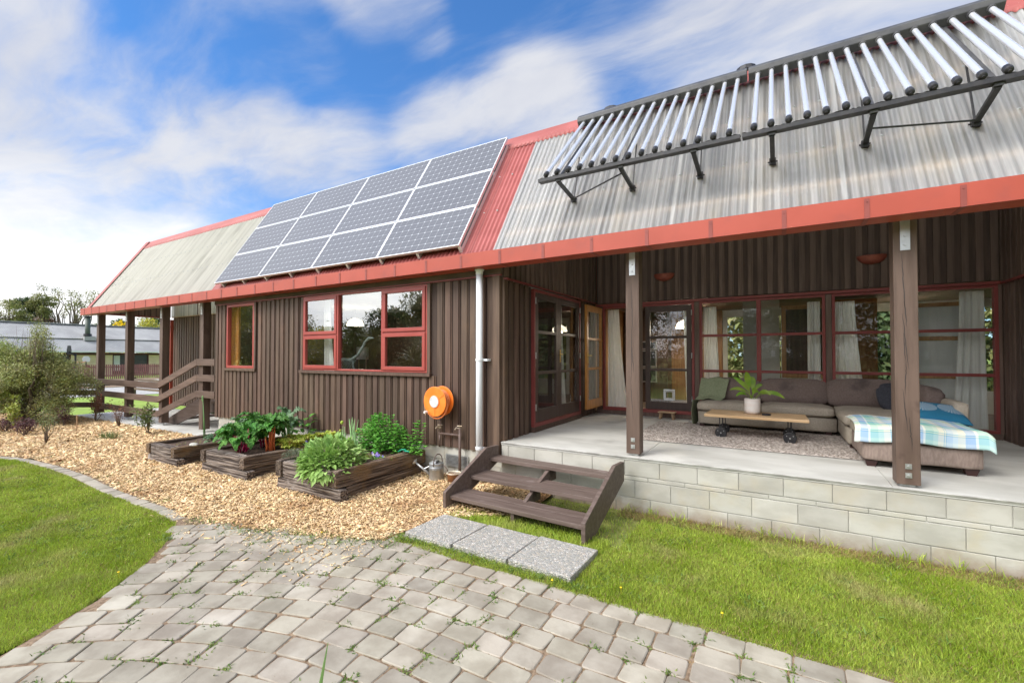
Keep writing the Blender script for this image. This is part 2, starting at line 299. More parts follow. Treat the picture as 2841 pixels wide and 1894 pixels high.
def mat_pv():
    m = bpy.data.materials.new('solar_cells'); m.use_nodes = True; t = m.node_tree; t.nodes.clear(); b = NB(t)
    s = b.n('ShaderNodeSeparateXYZ', {0: b.n('ShaderNodeTexCoord').outputs['Object']})
    u = b.m('MULTIPLY', s.outputs[0], 12/1.574); v = b.m('MULTIPLY', s.outputs[1], 6/.765)
    def tri(x): return b.m('ABSOLUTE', b.m('SUBTRACT', b.m('FRACT', x), .5))
    fu, fv = tri(u), tri(v)
    lu = b.mr(fu, .470, .482); lv = b.mr(fv, .470, .482)
    dia = b.mr(b.m('ADD', fu, fv), .885, .90)
    bus = b.m('MAXIMUM', b.mr(tri(b.m('ADD', b.m('MULTIPLY', v, 2.0), .0)), .475, .485), 0.0)
    g = b.m('MAXIMUM', b.m('MAXIMUM', b.m('MULTIPLY', lu, .24), b.m('MULTIPLY', lv, .36)), b.m('MAXIMUM', b.m('MULTIPLY', dia, .8), b.m('MULTIPLY', bus, .18)), clamp=True)
    rn = b.noise(b.n('ShaderNodeNewGeometry').outputs['Position'], .8, 2.0)
    cell = b.mix(rn, (.085, .09, .108, 1), (.11, .115, .132, 1))
    col = b.mix(g, cell, (.62, .65, .70, 1))
    p = b.n('ShaderNodeBsdfPrincipled', {'Base Color': col, 'Roughness': .4, 'Specular IOR Level': .22, 'Coat Weight': .10, 'Coat Roughness': .2})
    b.n('ShaderNodeOutputMaterial', {'Surface': p.outputs[0]}); return m
m_pv = mat_pv()
def mat_plaid():
    m = bpy.data.materials.new('plaid_cotton'); m.use_nodes = True; t = m.node_tree; t.nodes.clear(); b = NB(t)
    uv = b.n('ShaderNodeUVMap', uv_map='UVMap'); s = b.n('ShaderNodeSeparateXYZ', {0: uv.outputs[0]})
    def ramp(x):
        r = b.n('ShaderNodeValToRGB', {0: b.m('FRACT', x)}); r.color_ramp.interpolation = 'CONSTANT'
        e = r.color_ramp.elements; e[0].position = 0; e[0].color = (.75, .73, .58, 1); e[1].position = .13; e[1].color = (.24, .40, .66, 1)
        for p_, c_ in ((.30, (.78, .80, .72, 1)), (.34, (.22, .55, .48, 1)), (.50, (.42, .66, .55, 1)), (.60, (.75, .73, .58, 1)), (.72, (.12, .38, .55, 1)), (.735, (.75, .74, .60, 1)), (.76, (.12, .38, .55, 1)), (.775, (.45, .60, .74, 1)), (.90, (.62, .72, .74, 1))):
            q = e.new(p_); q.color = c_
        return r.outputs[0]
    c = b.mix(.5, ramp(s.outputs[0]), ramp(s.outputs[1]))
    p = b.n('ShaderNodeBsdfPrincipled', {'Base Color': c, 'Roughness': .95, 'Specular IOR Level': .1}); b.n('ShaderNodeOutputMaterial', {'Surface': p.outputs[0]}); return m
m_plaid = mat_plaid()
def mat_starburst():
    m = bpy.data.materials.new('starburst_print'); m.use_nodes = True; t = m.node_tree; t.nodes.clear(); b = NB(t)
    s = b.n('ShaderNodeSeparateXYZ', {0: b.n('ShaderNodeTexCoord').outputs['Object']})
    acc = None
    for cx in (-.13, .13):
        dx = b.m('SUBTRACT', s.outputs[0], cx); dy = b.m('ADD', s.outputs[1], -.02)
        an = b.m('ARCTAN2', dy, dx); rr = b.m('SQRT', b.m('ADD', b.m('MULTIPLY', dx, dx), b.m('MULTIPLY', dy, dy)))
        l = b.m('ABSOLUTE', b.m('SUBTRACT', b.m('FRACT', b.m('MULTIPLY', an, 24/6.28318)), .5))
        w = b.m('MULTIPLY', b.mr(l, .34, .40), b.m('LESS_THAN', rr, .125))
        acc = w if acc is None else b.m('MAXIMUM', acc, w)
    col = b.mix(acc, (.012, .13, .23, 1), (.78, .82, .84, 1))
    p = b.n('ShaderNodeBsdfPrincipled', {'Base Color': col, 'Roughness': .9}); b.n('ShaderNodeOutputMaterial', {'Surface': p.outputs[0]}); return m
m_star = mat_starburst()

# ------------------------------------------------------------------ mesh helpers
class MB:
    def __init__(s): s.v = []; s.f = []; s.uv = None
    def add(s, vs, fs):
        o = len(s.v); s.v += [tuple(p) for p in vs]; s.f += [tuple(i+o for i in f) for f in fs]; return s
    def box(s, x0, y0, z0, x1, y1, z1):
        x0, x1 = sorted((x0, x1)); y0, y1 = sorted((y0, y1)); z0, z1 = sorted((z0, z1))
        return s.add([(x0, y0, z0), (x1, y0, z0), (x1, y1, z0), (x0, y1, z0), (x0, y0, z1), (x1, y0, z1), (x1, y1, z1), (x0, y1, z1)],
                     [(0, 3, 2, 1), (4, 5, 6, 7), (0, 1, 5, 4), (1, 2, 6, 5), (2, 3, 7, 6), (3, 0, 4, 7)])
    def beam(s, p, q, w, h, up=(0, 0, 1)):
        """a square bar from p to q, w wide, h deep"""
        p = Vector(p); q = Vector(q); d = (q-p).normalized(); u = Vector(up)
        if abs(d.dot(u)) > .98: u = Vector((1, 0, 0))
        a = d.cross(u).normalized()*w/2; c = a.cross(d).normalized()*h/2
        vs = [p-a-c, p+a-c, p+a+c, p-a+c, q-a-c, q+a-c, q+a+c, q-a+c]
        return s.add(vs, [(0, 3, 2, 1), (4, 5, 6, 7), (0, 1, 5, 4), (1, 2, 6, 5), (2, 3, 7, 6), (3, 0, 4, 7)])
    def prism(s, poly, axis, a, b_):
        """polygon (list of 2d) extruded along axis; for 'X' the poly is (y,z), 'Y' (x,z), 'Z' (x,y)"""
        n = len(poly)
        def P(p, t): return {'X': (t, p[0], p[1]), 'Y': (p[0], t, p[1]), 'Z': (p[0], p[1], t)}[axis]
        return s.add([P(p, a) for p in poly]+[P(p, b_) for p in poly],
                     [tuple(range(n))[::-1], tuple(range(n, 2*n))]+[(i, (i+1) % n, n+(i+1) % n, n+i) for i in range(n)])
    def tube(s, pts, r, n=8, cap=True):
        pts = [Vector(p) for p in pts]; k = len(pts)
        rs = r if isinstance(r, (list, tuple)) else [r]*k
        vs = []; fs = []; up = None
        for i, p in enumerate(pts):
            d = (pts[min(i+1, k-1)]-pts[max(i-1, 0)])
            d = d.normalized() if d.length > 1e-9 else Vector((0, 0, 1))
            if up is None:
                up = Vector((0, 0, 1)) if abs(d.z) < .9 else Vector((1, 0, 0))
            a = d.cross(up).normalized(); c = a.cross(d).normalized(); up = c
            for j in range(n):
                t = 2*math.pi*j/n; vs.append(p+(a*math.cos(t)+c*math.sin(t))*rs[i])
        for i in range(k-1):
            for j in range(n):
                fs.append((i*n+j, i*n+(j+1) % n, (i+1)*n+(j+1) % n, (i+1)*n+j))
        if cap: fs += [tuple(range(n))[::-1], tuple(range((k-1)*n, k*n))]
        return s.add(vs, fs)
    def lathe(s, prof, c=(0, 0, 0), n=24, axis='Z', cap=True):
        vs = []; fs = []; k = len(prof)
        for (r, h) in prof:
            for j in range(n):
                t = 2*math.pi*j/n; x, y = r*math.cos(t), r*math.sin(t)
                q = {'Z': (x, y, h), 'Y': (x, h, y), 'X': (h, x, y)}[axis]
                vs.append((q[0]+c[0], q[1]+c[1], q[2]+c[2]))
        for i in range(k-1):
            for j in range(n):
                fs.append((i*n+j, i*n+(j+1) % n, (i+1)*n+(j+1) % n, (i+1)*n+j))
        if cap:
            if prof[0][0] > 1e-6: fs.append(tuple(range(n))[::-1])
            if prof[-1][0] > 1e-6: fs.append(tuple(range((k-1)*n, k*n)))
        return s.add(vs, fs)
    def sphere(s, c, r, n=10, k=6, sc=(1, 1, 1)):
        o = len(s.v)
        s.lathe([(r*math.sin(math.pi*i/k), -r*math.cos(math.pi*i/k)) for i in range(k+1)], (0, 0, 0), n, cap=False)
        s.v[o:] = [(v[0]*sc[0]+c[0], v[1]*sc[1]+c[1], v[2]*sc[2]+c[2]) for v in s.v[o:]]
        return s
def obj(name, mb, mat, parent=None, origin=None, kind=None, smooth=False, bevel=0.0, sub=0, label=None, seg=2):
    """links one mesh; coordinates are world coordinates (or the parent's, when the parent is a local builder)"""
    me = bpy.data.meshes.new(name)
    v = np.array(mb.v, dtype=float)
    if origin is None:
        lo, hi = v.min(0), v.max(0); origin = ((lo[0]+hi[0])/2, (lo[1]+hi[1])/2, lo[2])
    origin = np.array(origin, float)
    me.from_pydata((v-origin).tolist(), [], mb.f)
    if isinstance(mat, (list, tuple)):
        for q in mat: me.materials.append(q)
    else: me.materials.append(mat)
    if smooth: me.polygons.foreach_set('use_smooth', [True]*len(me.polygons))
    o = bpy.data.objects.new(name, me); COL.objects.link(o)
    off = Vector((0, 0, 0))
    if parent is not None:
        o.parent = parent; off = WORLD.get(parent.name, Vector((0, 0, 0)))
    o.location = Vector(origin)-off; WORLD[o.name] = Vector(origin)
    if bevel:
        md = o.modifiers.new('bevel', 'BEVEL'); md.width = bevel; md.segments = seg; md.limit_method = 'ANGLE'; md.angle_limit = R(40)
    if sub:
        md = o.modifiers.new('sub', 'SUBSURF'); md.levels = sub; md.render_levels = sub
    if kind: o['kind'] = kind
    if label: o['label'] = label
    return o
WORLD = {}
def tag(o, label, cat, group=None):
    o['label'] = label; o['category'] = cat
    if group: o['group'] = group
    return o
def thing(name, label, cat, loc=(0, 0, 0), group=None, local=False):
    o = bpy.data.objects.new(name, None); COL.objects.link(o); o.empty_display_size = .1
    o.location = loc; WORLD[o.name] = Vector((0, 0, 0)) if local else Vector(loc)
    return tag(o, label, cat, group)
def inst(src, name, loc, rot=(0, 0, 0), scale=(1, 1, 1), parent=None, world=True):
    o = src.copy(); o.name = name; COL.objects.link(o); o.parent = parent
    off = WORLD.get(parent.name, Vector((0, 0, 0))) if (parent is not None and world) else Vector((0, 0, 0))
    o.location = Vector(loc)-off; o.rotation_euler = rot; o.scale = scale
    WORLD[o.name] = Vector(loc); return o
def put(name, me, loc, parent=None, rot=(0, 0, 0), scale=(1, 1, 1), mat_rot=None):
    """an object from shared mesh data"""
    o = bpy.data.objects.new(name, me); COL.objects.link(o)
    off = WORLD.get(parent.name, Vector((0, 0, 0))) if parent is not None else Vector((0, 0, 0))
    o.parent = parent
    if mat_rot is not None: rot = mat_rot.to_euler()
    o.location = Vector(loc)-off; o.rotation_euler = rot; o.scale = scale
    return o
def mesh(name, mb, mat, smooth=False):
    me = bpy.data.meshes.new(name); me.from_pydata(mb.v, [], mb.f); me.materials.append(mat)
    if smooth: me.polygons.foreach_set('use_smooth', [True]*len(me.polygons))
    return me
def copy_tree(o, parent=None):
    c = o.copy(); COL.objects.link(c); c.parent = parent
    for ch in list(o.children): copy_tree(ch, c)
    return c
def npmesh(name, V, F, mat, parent=None, kind=None, smooth=False, loc=(0, 0, 0)):
    """V (n,3), F (m,3) or (m,4) numpy arrays"""
    me = bpy.data.meshes.new(name); V = np.asarray(V, np.float32); F = np.asarray(F, np.int32); k = F.shape[1]
    me.vertices.add(len(V)); me.vertices.foreach_set('co', V.ravel())
    me.loops.add(F.size); me.loops.foreach_set('vertex_index', F.ravel())
    me.polygons.add(len(F)); me.polygons.foreach_set('loop_start', np.arange(0, F.size, k, dtype=np.int32))
    me.polygons.foreach_set('loop_total', np.full(len(F), k, np.int32))
    if smooth: me.polygons.foreach_set('use_smooth', np.ones(len(F), bool))
    me.update(calc_edges=True); me.materials.append(mat)
    o = bpy.data.objects.new(name, me); COL.objects.link(o); o.location = loc
    if parent is not None: o.parent = parent
    if kind: o['kind'] = kind
    return o
def inpoly(P, poly):
    x, y = P[:, 0], P[:, 1]; c = np.zeros(len(P), bool); n = len(poly)
    for i in range(n):
        x1, y1 = poly[i]; x2, y2 = poly[(i+1) % n]
        cond = ((y1 > y) != (y2 > y)); xx = (x2-x1)*(y-y1)/((y2-y1) if y2 != y1 else 1e-9)+x1
        c ^= cond & (x < xx)
    return c
def unit(a): return a/np.maximum(np.linalg.norm(a, axis=1, keepdims=True), 1e-9)
def leaf_arrays(P, Dr, L, Wd, droop=.3, g=None):
    """folded leaf of 4 faces (tris) per point; P base points, Dr directions, L lengths, Wd widths"""
    g = g or rng; n = len(P); Dr = unit(Dr); up = np.tile([0, 0, 1.], (n, 1))+g.normal(0, .35, (n, 3))
    S = unit(np.cross(Dr, up)); N = unit(np.cross(S, Dr)); L = L[:, None]; Wd = Wd[:, None]
    tip = P+Dr*L-N*L*droop; mid = P+Dr*L*.5+N*L*.04
    a = mid+S*Wd*.5+N*Wd*.14; c = mid-S*Wd*.5+N*Wd*.14
    V = np.stack([P, a, tip, c, mid], 1).reshape(-1, 3); o = (np.arange(n)*5)[:, None]
    F = np.concatenate([o+np.array([0, 1, 4]), o+np.array([1, 2, 4]), o+np.array([4, 2, 3]), o+np.array([0, 4, 3])], 0)
    return V, F
def leaf_mesh(name, mat, L=1.0, Wd=.45, droop=.25, curl=.15, k=4):
    """one smooth leaf along +X for shared use"""
    mb = MB(); vs = []; 
    for i in range(k+1):
        t = i/k; w = Wd*.5*math.sin(math.pi*min(1, t**.8*.97+.03))**.9; x = L*t; zc = L*(.10*math.sin(math.pi*t)-droop*t*t)
        if i in (0, k): w = .01*L
        vs += [(x, -w, zc+curl*w), (x, 0, zc-0.02*L), (x, w, zc+curl*w)]
    fs = []
    for i in range(k):
        for j in range(2): fs.append((i*3+j, (i+1)*3+j, (i+1)*3+j+1, i*3+j+1))
    mb.add(vs, fs); return mesh(name, mb, mat, True)
def rot_to(d, roll=0.0):
    """rotation taking +X to d with +Z as up as possible"""
    d = Vector(d).normalized(); up = Vector((0, 0, 1)) if abs(d.z) < .97 else Vector((0, 1, 0))
    y = up.cross(d).normalized(); zz = d.cross(y)
    m = Matrix((d, y, zz)).transposed()
    return m @ Matrix.Rotation(roll, 3, 'X')

# ------------------------------------------------------------------ house
SL = .62                      # porch floor level
XC, XR = -3.3, 2.72           # porch side walls
YF, YB = 5.28, 8.92           # front wall face, porch back wall face
XL = -10.78                   # left end of the front wall
house = thing('house', 'long brown board clad house with red trimmed corrugated roof and open porch', 'house', (-4, 7, 0))
def roofz(y): return 3.2+1.58*(y-5.02)
RN = Vector((0, -1.58, 1)).normalized(); RS = Vector((0, 1, 1.58)).normalized()
def roofp(x, y, off=0.0): return Vector((x, y, roofz(y)))+RN*off

def clad(name, axis, at, a0, a1, z0, z1, out, label=None, pitch=.152, holes=(), mt=m_board, start=None, ztop=None, zlow=None, wd=.098):
    """board-on-board cladding: backing sheet plus one raised board per pitch. axis 'X': wall runs along X at y=at, 'Y': along Y at x=at.
    holes: (a0,a1,z0,z1). out: +1/-1 outward direction on the other axis"""
    mb = MB(); th = .014
    def bx(mb_, p, q, zz0, zz1, d0, d1):
        if axis == 'X': mb_.box(p, at+out*d0, zz0, q, at+out*d1, zz1)
        else: mb_.box(at+out*d0, p, zz0, at+out*d1, q, zz1)
    # backing cut round the holes
    xs = sorted(set([a0, a1]+[h[0] for h in holes]+[h[1] for h in holes]))
    for p, q in zip(xs[:-1], xs[1:]):
        m_ = (p+q)/2; segs = [(z0, z1 if ztop is None else min(ztop(p), ztop(q)))]
        for h in holes:
            if h[0] <= m_ <= h[1]:
                ns = []
                for s0, s1 in segs:
                    if h[2] > s0: ns.append((s0, min(h[2], s1)))
                    if h[3] < s1: ns.append((max(h[3], s0), s1))
                segs = ns
        for s0, s1 in segs:
            if s1-s0 > .01: bx(mb, p, q, s0, s1, -.05, 0)
    wall = obj(name, mb, m_gap if mt is m_board else m_gap2, house, origin=None, label=label)
    a = (start if start is not None else a0+.02)
    while a < a1-.03:
        p, q = a, min(a+wd, a1); m_ = (p+q)/2; top = z1 if ztop is None else ztop(p)
        segs = [(z0, top)]
        for h in holes:
            if h[0]-.01 < q and h[1]+.01 > p:
                ns = []
                for s0, s1 in segs:
                    if h[2] > s0+.02: ns.append((s0, min(h[2], s1)))
                    if h[3] < s1-.02: ns.append((max(h[3], s0), s1))
                segs = ns
        for s0, s1 in segs:
            d = rnd.uniform(-.003, .004)
            k = MB()
            e0 = rnd.uniform(-.006, .006) if s0 == z0 else 0
            bx(k, p+rnd.uniform(-.002, .002), q+rnd.uniform(-.002, .002), s0+e0, s1, 0, .024+d)
            # a narrow tongue to the side, lower than the board
            bx(k, q, min(q+.020, a1), s0+e0, s1, 0, .010)
            obj('board', k, mt, wall)
        a += pitch
    return wall

holesF = [(-10.38, -9.22, 1.49, 2.90), (-7.72, -4.56, 1.49, 2.905)]
clad('front_wall', 'X', YF, XL+.10, XC-.10, .455, 2.90, -1, holes=holesF, start=-10.66)
cap = MB(); cap.box(XL, YF-.035, .44, XL+.10, YF+.06, 2.90); obj('corner_board', cap, m_board, house, bevel=.003)
cap = MB(); cap.box(XL-.02, YF+.061, .44, XL+.05, 7.06, 2.90); obj('end_wall', cap, m_board, house)
cap = MB(); cap.box(XC-.115, YF-.045, .40, XC-.005, YF+.02, 2.93); cap.box(XC-.1, YF+.021, .62, XC+.035, YF+.12, 2.90); obj('corner_board', cap, m_board, house, bevel=.003)
# red drip strip and dark fascia above the front wall, soffit
mb = MB(); mb.box(XL, YF-.05, 2.905, XC+.02, YF-.002, 2.925); obj('drip_strip', mb, m_redframe2, house)
mb = MB(); mb.box(XL, YF-.06, 2.93, XC+.03, YF+.02, 3.10); obj('fascia_board', mb, m_soffit, house)
mb = MB(); mb.box(XL, 5.206, 3.003, XC, YF-.065, 3.02); obj('soffit', mb, m_soffit, house)
# side wall of the porch (lower part with French doors, upper part under the roof)
XS = XC+.02
clad('porch_side_wall', 'Y', XS, YF+.13, YB, SL, 2.855, +1, holes=[(6.11, 8.0, SL+.02, 2.86)], mt=m_board, start=5.43)
mb = MB(); mb.box(XS, YF+.02, 2.86, XS+.06, YB-.03, 2.878); obj('drip_strip', mb, m_redframe2, house)
clad('porch_side_gable', 'Y', XS+.02, YF-.02, YB, 2.885, 5.2, +1, mt=m_board_dark, start=5.28, ztop=lambda y: min(5.15, roofz(y)-.12))
clad('porch_right_wall', 'Y', XR, 5.3, YB, SL, 2.79, -1, mt=m_board_dark, start=5.35)
clad('porch_right_gable', 'Y', XR-.02, 5.3, YB, 2.83, 5.2, -1, mt=m_board_dark, start=5.35, ztop=lambda y: min(5.15, roofz(y)-.12))
mb = MB(); mb.box(XR-.06, 5.3, 2.797, XR-.002, YB-.03, 2.825); obj('drip_strip', mb, m_redframe2, house)
# back wall of the porch
clad('porch_upper_wall', 'X', YB-.02, XS+.05, XR-.05, 2.86, 5.18, -1, mt=m_board_dark, start=XS+.09, wd=.062)
mb = MB(); mb.box(XS+.05, YB-.075, 2.80, XR-.05, YB-.004, 2.842); obj('head_strip', mb, m_redframe2, house)
mb = MB(); mb.box(XS+.04, YB-.03, SL, XR-.04, YB+.05, .70); obj('skirting_board', mb, m_board_dark, house)
for (p, q) in ((-3.22, -3.11), (-1.335, -1.255), (.662, .742)):
    mb = MB(); mb.box(p, YB-.045, .705, q, YB+.05, 2.798); obj('jamb_board', mb, m_board_dark, house)
mb = MB(); mb.box(2.655, YB-.04, .705, XR-.03, YB+.05, 2.798); obj('jamb_board', mb, m_board_dark, house)
# left recess wall
clad('recess_wall', 'X', 7.1, -17.25, XL-.03, .18, 3.03, -1, start=-17.2)
mb = MB(); mb.box(-17.42, 7.02, .12, -17.26, 7.14, 2.98); obj('red_corner_trim', mb, m_red, house, bevel=.004)
mb = MB(); mb.box(-17.4, 7.161, .12, -17.27, 12.6, 3.1); obj('left_end_wall', mb, m_board, house)
clad('left_gable_wall', 'Y', -17.36, 5.27, 7.05, 3.06, 5.3, +1, start=5.30, ztop=lambda y: min(5.2, roofz(y)-.06), mt=m_board_dark)
mb = MB(); mb.box(-17.44, 5.22, 3.02, -17.32, 7.0, 3.055); obj('gable_trim', mb, m_redframe2, house)
def corrugated(name, x0, x1, ya, yb, mat, off=0.0, amp=.009, pitch=.076, zf=roofz, nrm=RN, parent=house, seg=8, label=None, phase=0.0):
    n = int(round((x1-x0)/pitch*seg)); xs = np.linspace(x0, x1, n+1)
    h = amp*np.sin(2*np.pi*(xs/pitch)+phase)+off
    mb = MB(); vs = []
    for yy in (ya, yb):
        for x, hh in zip(xs, h): vs.append((x, yy+nrm[1]*hh, zf(yy)+nrm[2]*hh))
    fs = [(i, i+1, n+2+i, n+1+i) for i in range(n)]
    mb.add(vs, fs); return obj(name, mb, mat, parent, smooth=True, label=label)
# translucent infill strips on the recess wall
for (p, q) in ((-17.24, -15.56), (-15.5, -13.3), (-13.24, -10.85)):
    s_ = corrugated('clear_infill_sheet', p, q, 0, .38, m_clear, zf=lambda v: 3.06+v*.999, nrm=(0, 1, 0), amp=.008)
    for v in s_.data.vertices: v.co.y = v.co.y - (0)
    # stand the sheet upright in front of the wall
    me = s_.data; co = np.zeros(len(me.vertices)*3); me.vertices.foreach_get('co', co); co = co.reshape(-1, 3)
    zrel = co[:, 2].copy(); co[:, 1] = (co[:, 1]-co[:, 1].mean())*0 + .008*np.sin(2*np.pi*co[:, 0]/.076); me.vertices.foreach_set('co', co.ravel())
    s_.location = Vector(((p+q)/2, 7.03, 3.06))-WORLD[house.name]; 
    mb = MB(); mb.box(p, 7.045, 3.04, q, 7.06, 3.075); obj('infill_batten', mb, m_rawwood, house)
for i in range(5):
    mb = MB(); x = -17.0+i*1.5; mb.box(x, 7.062, 3.03, x+.05, 7.10, 3.6); obj('stud', mb, m_rawwood, house)

# ------------------------------------------------------------------ roof
roof = obj('roof', MB().add([(-17.4, 5.06, 3.14), (4.6, 5.06, 3.14), (4.6, 5.13, 3.14), (-17.4, 5.13, 3.14)], [(0, 1, 2, 3)]), m_soffit, house)
sheets = [(-17.28, -10.5, m_creamsheet, .0), (-10.5, -3.25, m_redsheet, .0), (-3.25, 4.5, m_clear, .0)]
for (a, e, mt, _) in sheets:
    x = a
    while x < e-.05:
        x2 = min(x+.76, e)
        corrugated('roof_sheet', x-.03, x2, 5.00, 6.33, mt, off=rnd.choice([0, .007])+rnd.uniform(0, .003), parent=roof, amp=.0115)
        x += .76
# barge, under-roof lining for the opaque parts, purlins, rafters
mb = MB(); mb.add([roofp(-17.44, 4.99, .035), roofp(-17.22, 4.99, .035), roofp(-17.22, 6.42, .035), roofp(-17.44, 6.42, .035),
                   roofp(-17.44, 4.99, -.12), roofp(-17.42, 4.99, -.12), roofp(-17.42, 6.42, -.12), roofp(-17.44, 6.42, -.12)],
                  [(0, 1, 2, 3), (0, 3, 7, 4), (0, 4, 5, 1), (3, 2, 6, 7)]); obj('barge_flashing', mb, m_redflash, house)
mb = MB(); mb.add([roofp(-10.5, 5.2, -.10), roofp(XC-.02, 5.2, -.10), roofp(XC-.02, 6.4, -.10), roofp(-10.5, 6.4, -.10)], [(0, 1, 2, 3)]); obj('roof_lining', mb, m_soffit, house)
for yy in (5.18, 5.45, 5.883, 6.3):
    mb = MB(); c0 = roofp(-3.2, yy, -.05); c1 = roofp(4.5, yy, -.05); mb.beam(c0, c1, .07, .05, up=RN); obj('purlin', mb, m_rawwood, house)
for i in range(9):
    x = -3.1+i*.93; mb = MB(); mb.beam(roofp(x, 5.15, -.13), roofp(x, 6.5, -.13), .045, .10, up=RN); obj('rafter', mb, m_board_dark, house)
def flash(x0, x1):
    n = int((x1-x0)/.0095); xs = np.linspace(x0, x1, n+1); mb = MB(); vs = []
    for x in xs: vs.append(Vector((x, 6.43, 5.435)))
    for x in xs: vs.append(roofp(x, 6.30, .022))
    for x in xs: vs.append(roofp(x, 6.268-.012*abs(math.sin(math.pi*x/.076)), .013+.010*math.sin(2*math.pi*x/.076)))
    for x in xs: vs.append(Vector((x, 6.60, 5.47)))
    m_ = n+1
    fs = [(i+1, i, m_+i, m_+i+1) for i in range(n)]+[(m_+i+1, m_+i, 2*m_+i, 2*m_+i+1) for i in range(n)]+[(3*m_+i+1, 3*m_+i, i, i+1) for i in range(n)]
    mb.add(vs, fs); return obj('ridge_flashing', mb, m_redflash, house)
for a in np.arange(-17.42, 4.5, 3.66): flash(a, min(a+3.66, 4.55))
# upper, flatter roof and the closed far side (unseen from the front)
mb = MB(); mb.add([(-17.4, 6.6, 5.47), (4.55, 6.6, 5.47), (4.55, 9.4, 6.1), (-17.4, 9.4, 6.1), (4.55, 13.0, 3.0), (-17.4, 13.0, 3.0)], [(0, 1, 2, 3), (3, 2, 4, 5)]); obj('upper_roof', mb, m_redsheet, house)
mb = MB(); mb.prism([(7.15, 3.1), (12.6, 3.1), (9.4, 6.05), (7.15, 5.5)], 'X', -17.35, -17.3); obj('end_gable', mb, m_board, house)
mb = MB(); mb.prism([(5.35, .5), (12.6, .5), (12.6, 3.2), (9.4, 6.0), (6.6, 5.4), (5.35, 3.4)], 'X', 4.4, 4.45); obj('right_end_wall', mb, m_board, house)
mb = MB(); mb.box(XR+.06, YF, .62, 4.4, YF+.05, 2.98); obj('right_front_wall', mb, m_board, house)
mb = MB(); mb.box(XC+.02, 6.5, 5.17, XR, YB, 5.2); obj('porch_ceiling', mb, m_soffit, house)
# screw heads in two rows
mb = MB()
for (xa, xb_) in ((-17.3, -10.3), (-3.7, 4.5)):
    for yy in (5.452, 5.880):
        x = xa
        while x < xb_:
            p = roofp(x, yy, .012); mb.tube([p, p+RN*.012], [.016, .006], 6); x += .228
o_ = obj('roof_screws', mb, m_galv, house); o_['kind'] = 'stuff'
# gutter
mb = MB(); mb.box(-17.86, 4.95, 3.0, 4.5, 4.953, 3.19); mb.box(-17.86, 4.953, 3.0, 4.5, 5.205, 3.003); mb.box(-17.86, 5.202, 3.003, 4.5, 5.205, 3.12); mb.box(-17.863, 4.95, 3.0, -17.86, 5.205, 3.17)
mb.box(-17.86, 4.953, 3.178, 4.5, 4.965, 3.19)
gut = obj('gutter', mb, m_red, house)
bxs = [1.92, 1.292, .676, .056, -.584, -1.226, -1.86, -2.49, -3.12, -3.75, -4.38, -5.0, -5.63, -6.26, -6.88, -7.51, -8.132, -8.738, -9.372, -9.965, -10.56, -11.195, -11.787, -12.369, -12.938, -13.512, -14.145, -14.702, -15.316, -15.901, -16.437, -16.989, -17.538, 2.55]
for x in bxs:
    mb = MB(); mb.box(x-.019, 4.9455, 2.9965, x+.019, 4.949, 3.172); mb.box(x-.019, 4.949, 2.996, x+.019, 5.207, 2.9992)
    mb.tube([(x, 4.945, 3.145), (x, 4.940, 3.145)], .006, 6); obj('gutter_strap', mb, m_strap, gut)
for x in (-.95+.6, 1.0, 3.0): pass
# ------------------------------------------------------------------ windows and doors
def bar(name, parent, mat, axis, at, a0, a1, z0, z1, d0, d1, bevel=.003):
    mb = MB()
    if axis == 'X': mb.box(a0, at+d0, z0, a1, at+d1, z1)
    else: mb.box(at+d0, a0, z0, at+d1, a1, z1)
    return obj(name, mb, mat, parent, bevel=bevel)
def frame_mb(axis, at, a0, a1, z0, z1, w, d0, d1, wb=None):
    mb = MB(); wb = wb or w
    def bx(p, q, s, t):
        if axis == 'X': mb.box(p, at+d0, s, q, at+d1, t)
        else: mb.box(at+d0, p, s, at+d1, q, t)
    bx(a0, a1, z0, z0+wb); bx(a0, a1, z1-w, z1); bx(a0, a0+w, z0+wb, z1-w); bx(a1-w, a1, z0+wb, z1-w); return mb
def glass(parent, axis, at, a0, a1, z0, z1, mat=None):
    mb = MB()
    if axis == 'X': mb.box(a0, at-.003, z0, a1, at+.003, z1)
    else: mb.box(at-.003, a0, z0, at+.003, a1, z1)
    # a single sheet is enough for a pane: keep only the outward face pair
    return obj('pane', mb, mat or m_glass, parent)
YG = YF+.012
# small window
w = obj('window', frame_mb('X', YG, -10.33, -9.28, 1.535, 2.895, .052, -.045, .03), m_redframe, house, bevel=.003)
bar('sill_board', w, m_board, 'X', YG, -10.40, -9.20, 1.478, 1.53, -.075, -.012)
glass(w, 'X', YG, -10.28, -9.33, 1.585, 2.845)
bar('side_board', w, m_board, 'X', YG, -9.275, -9.215, 1.53, 2.895, -.05, -.012)
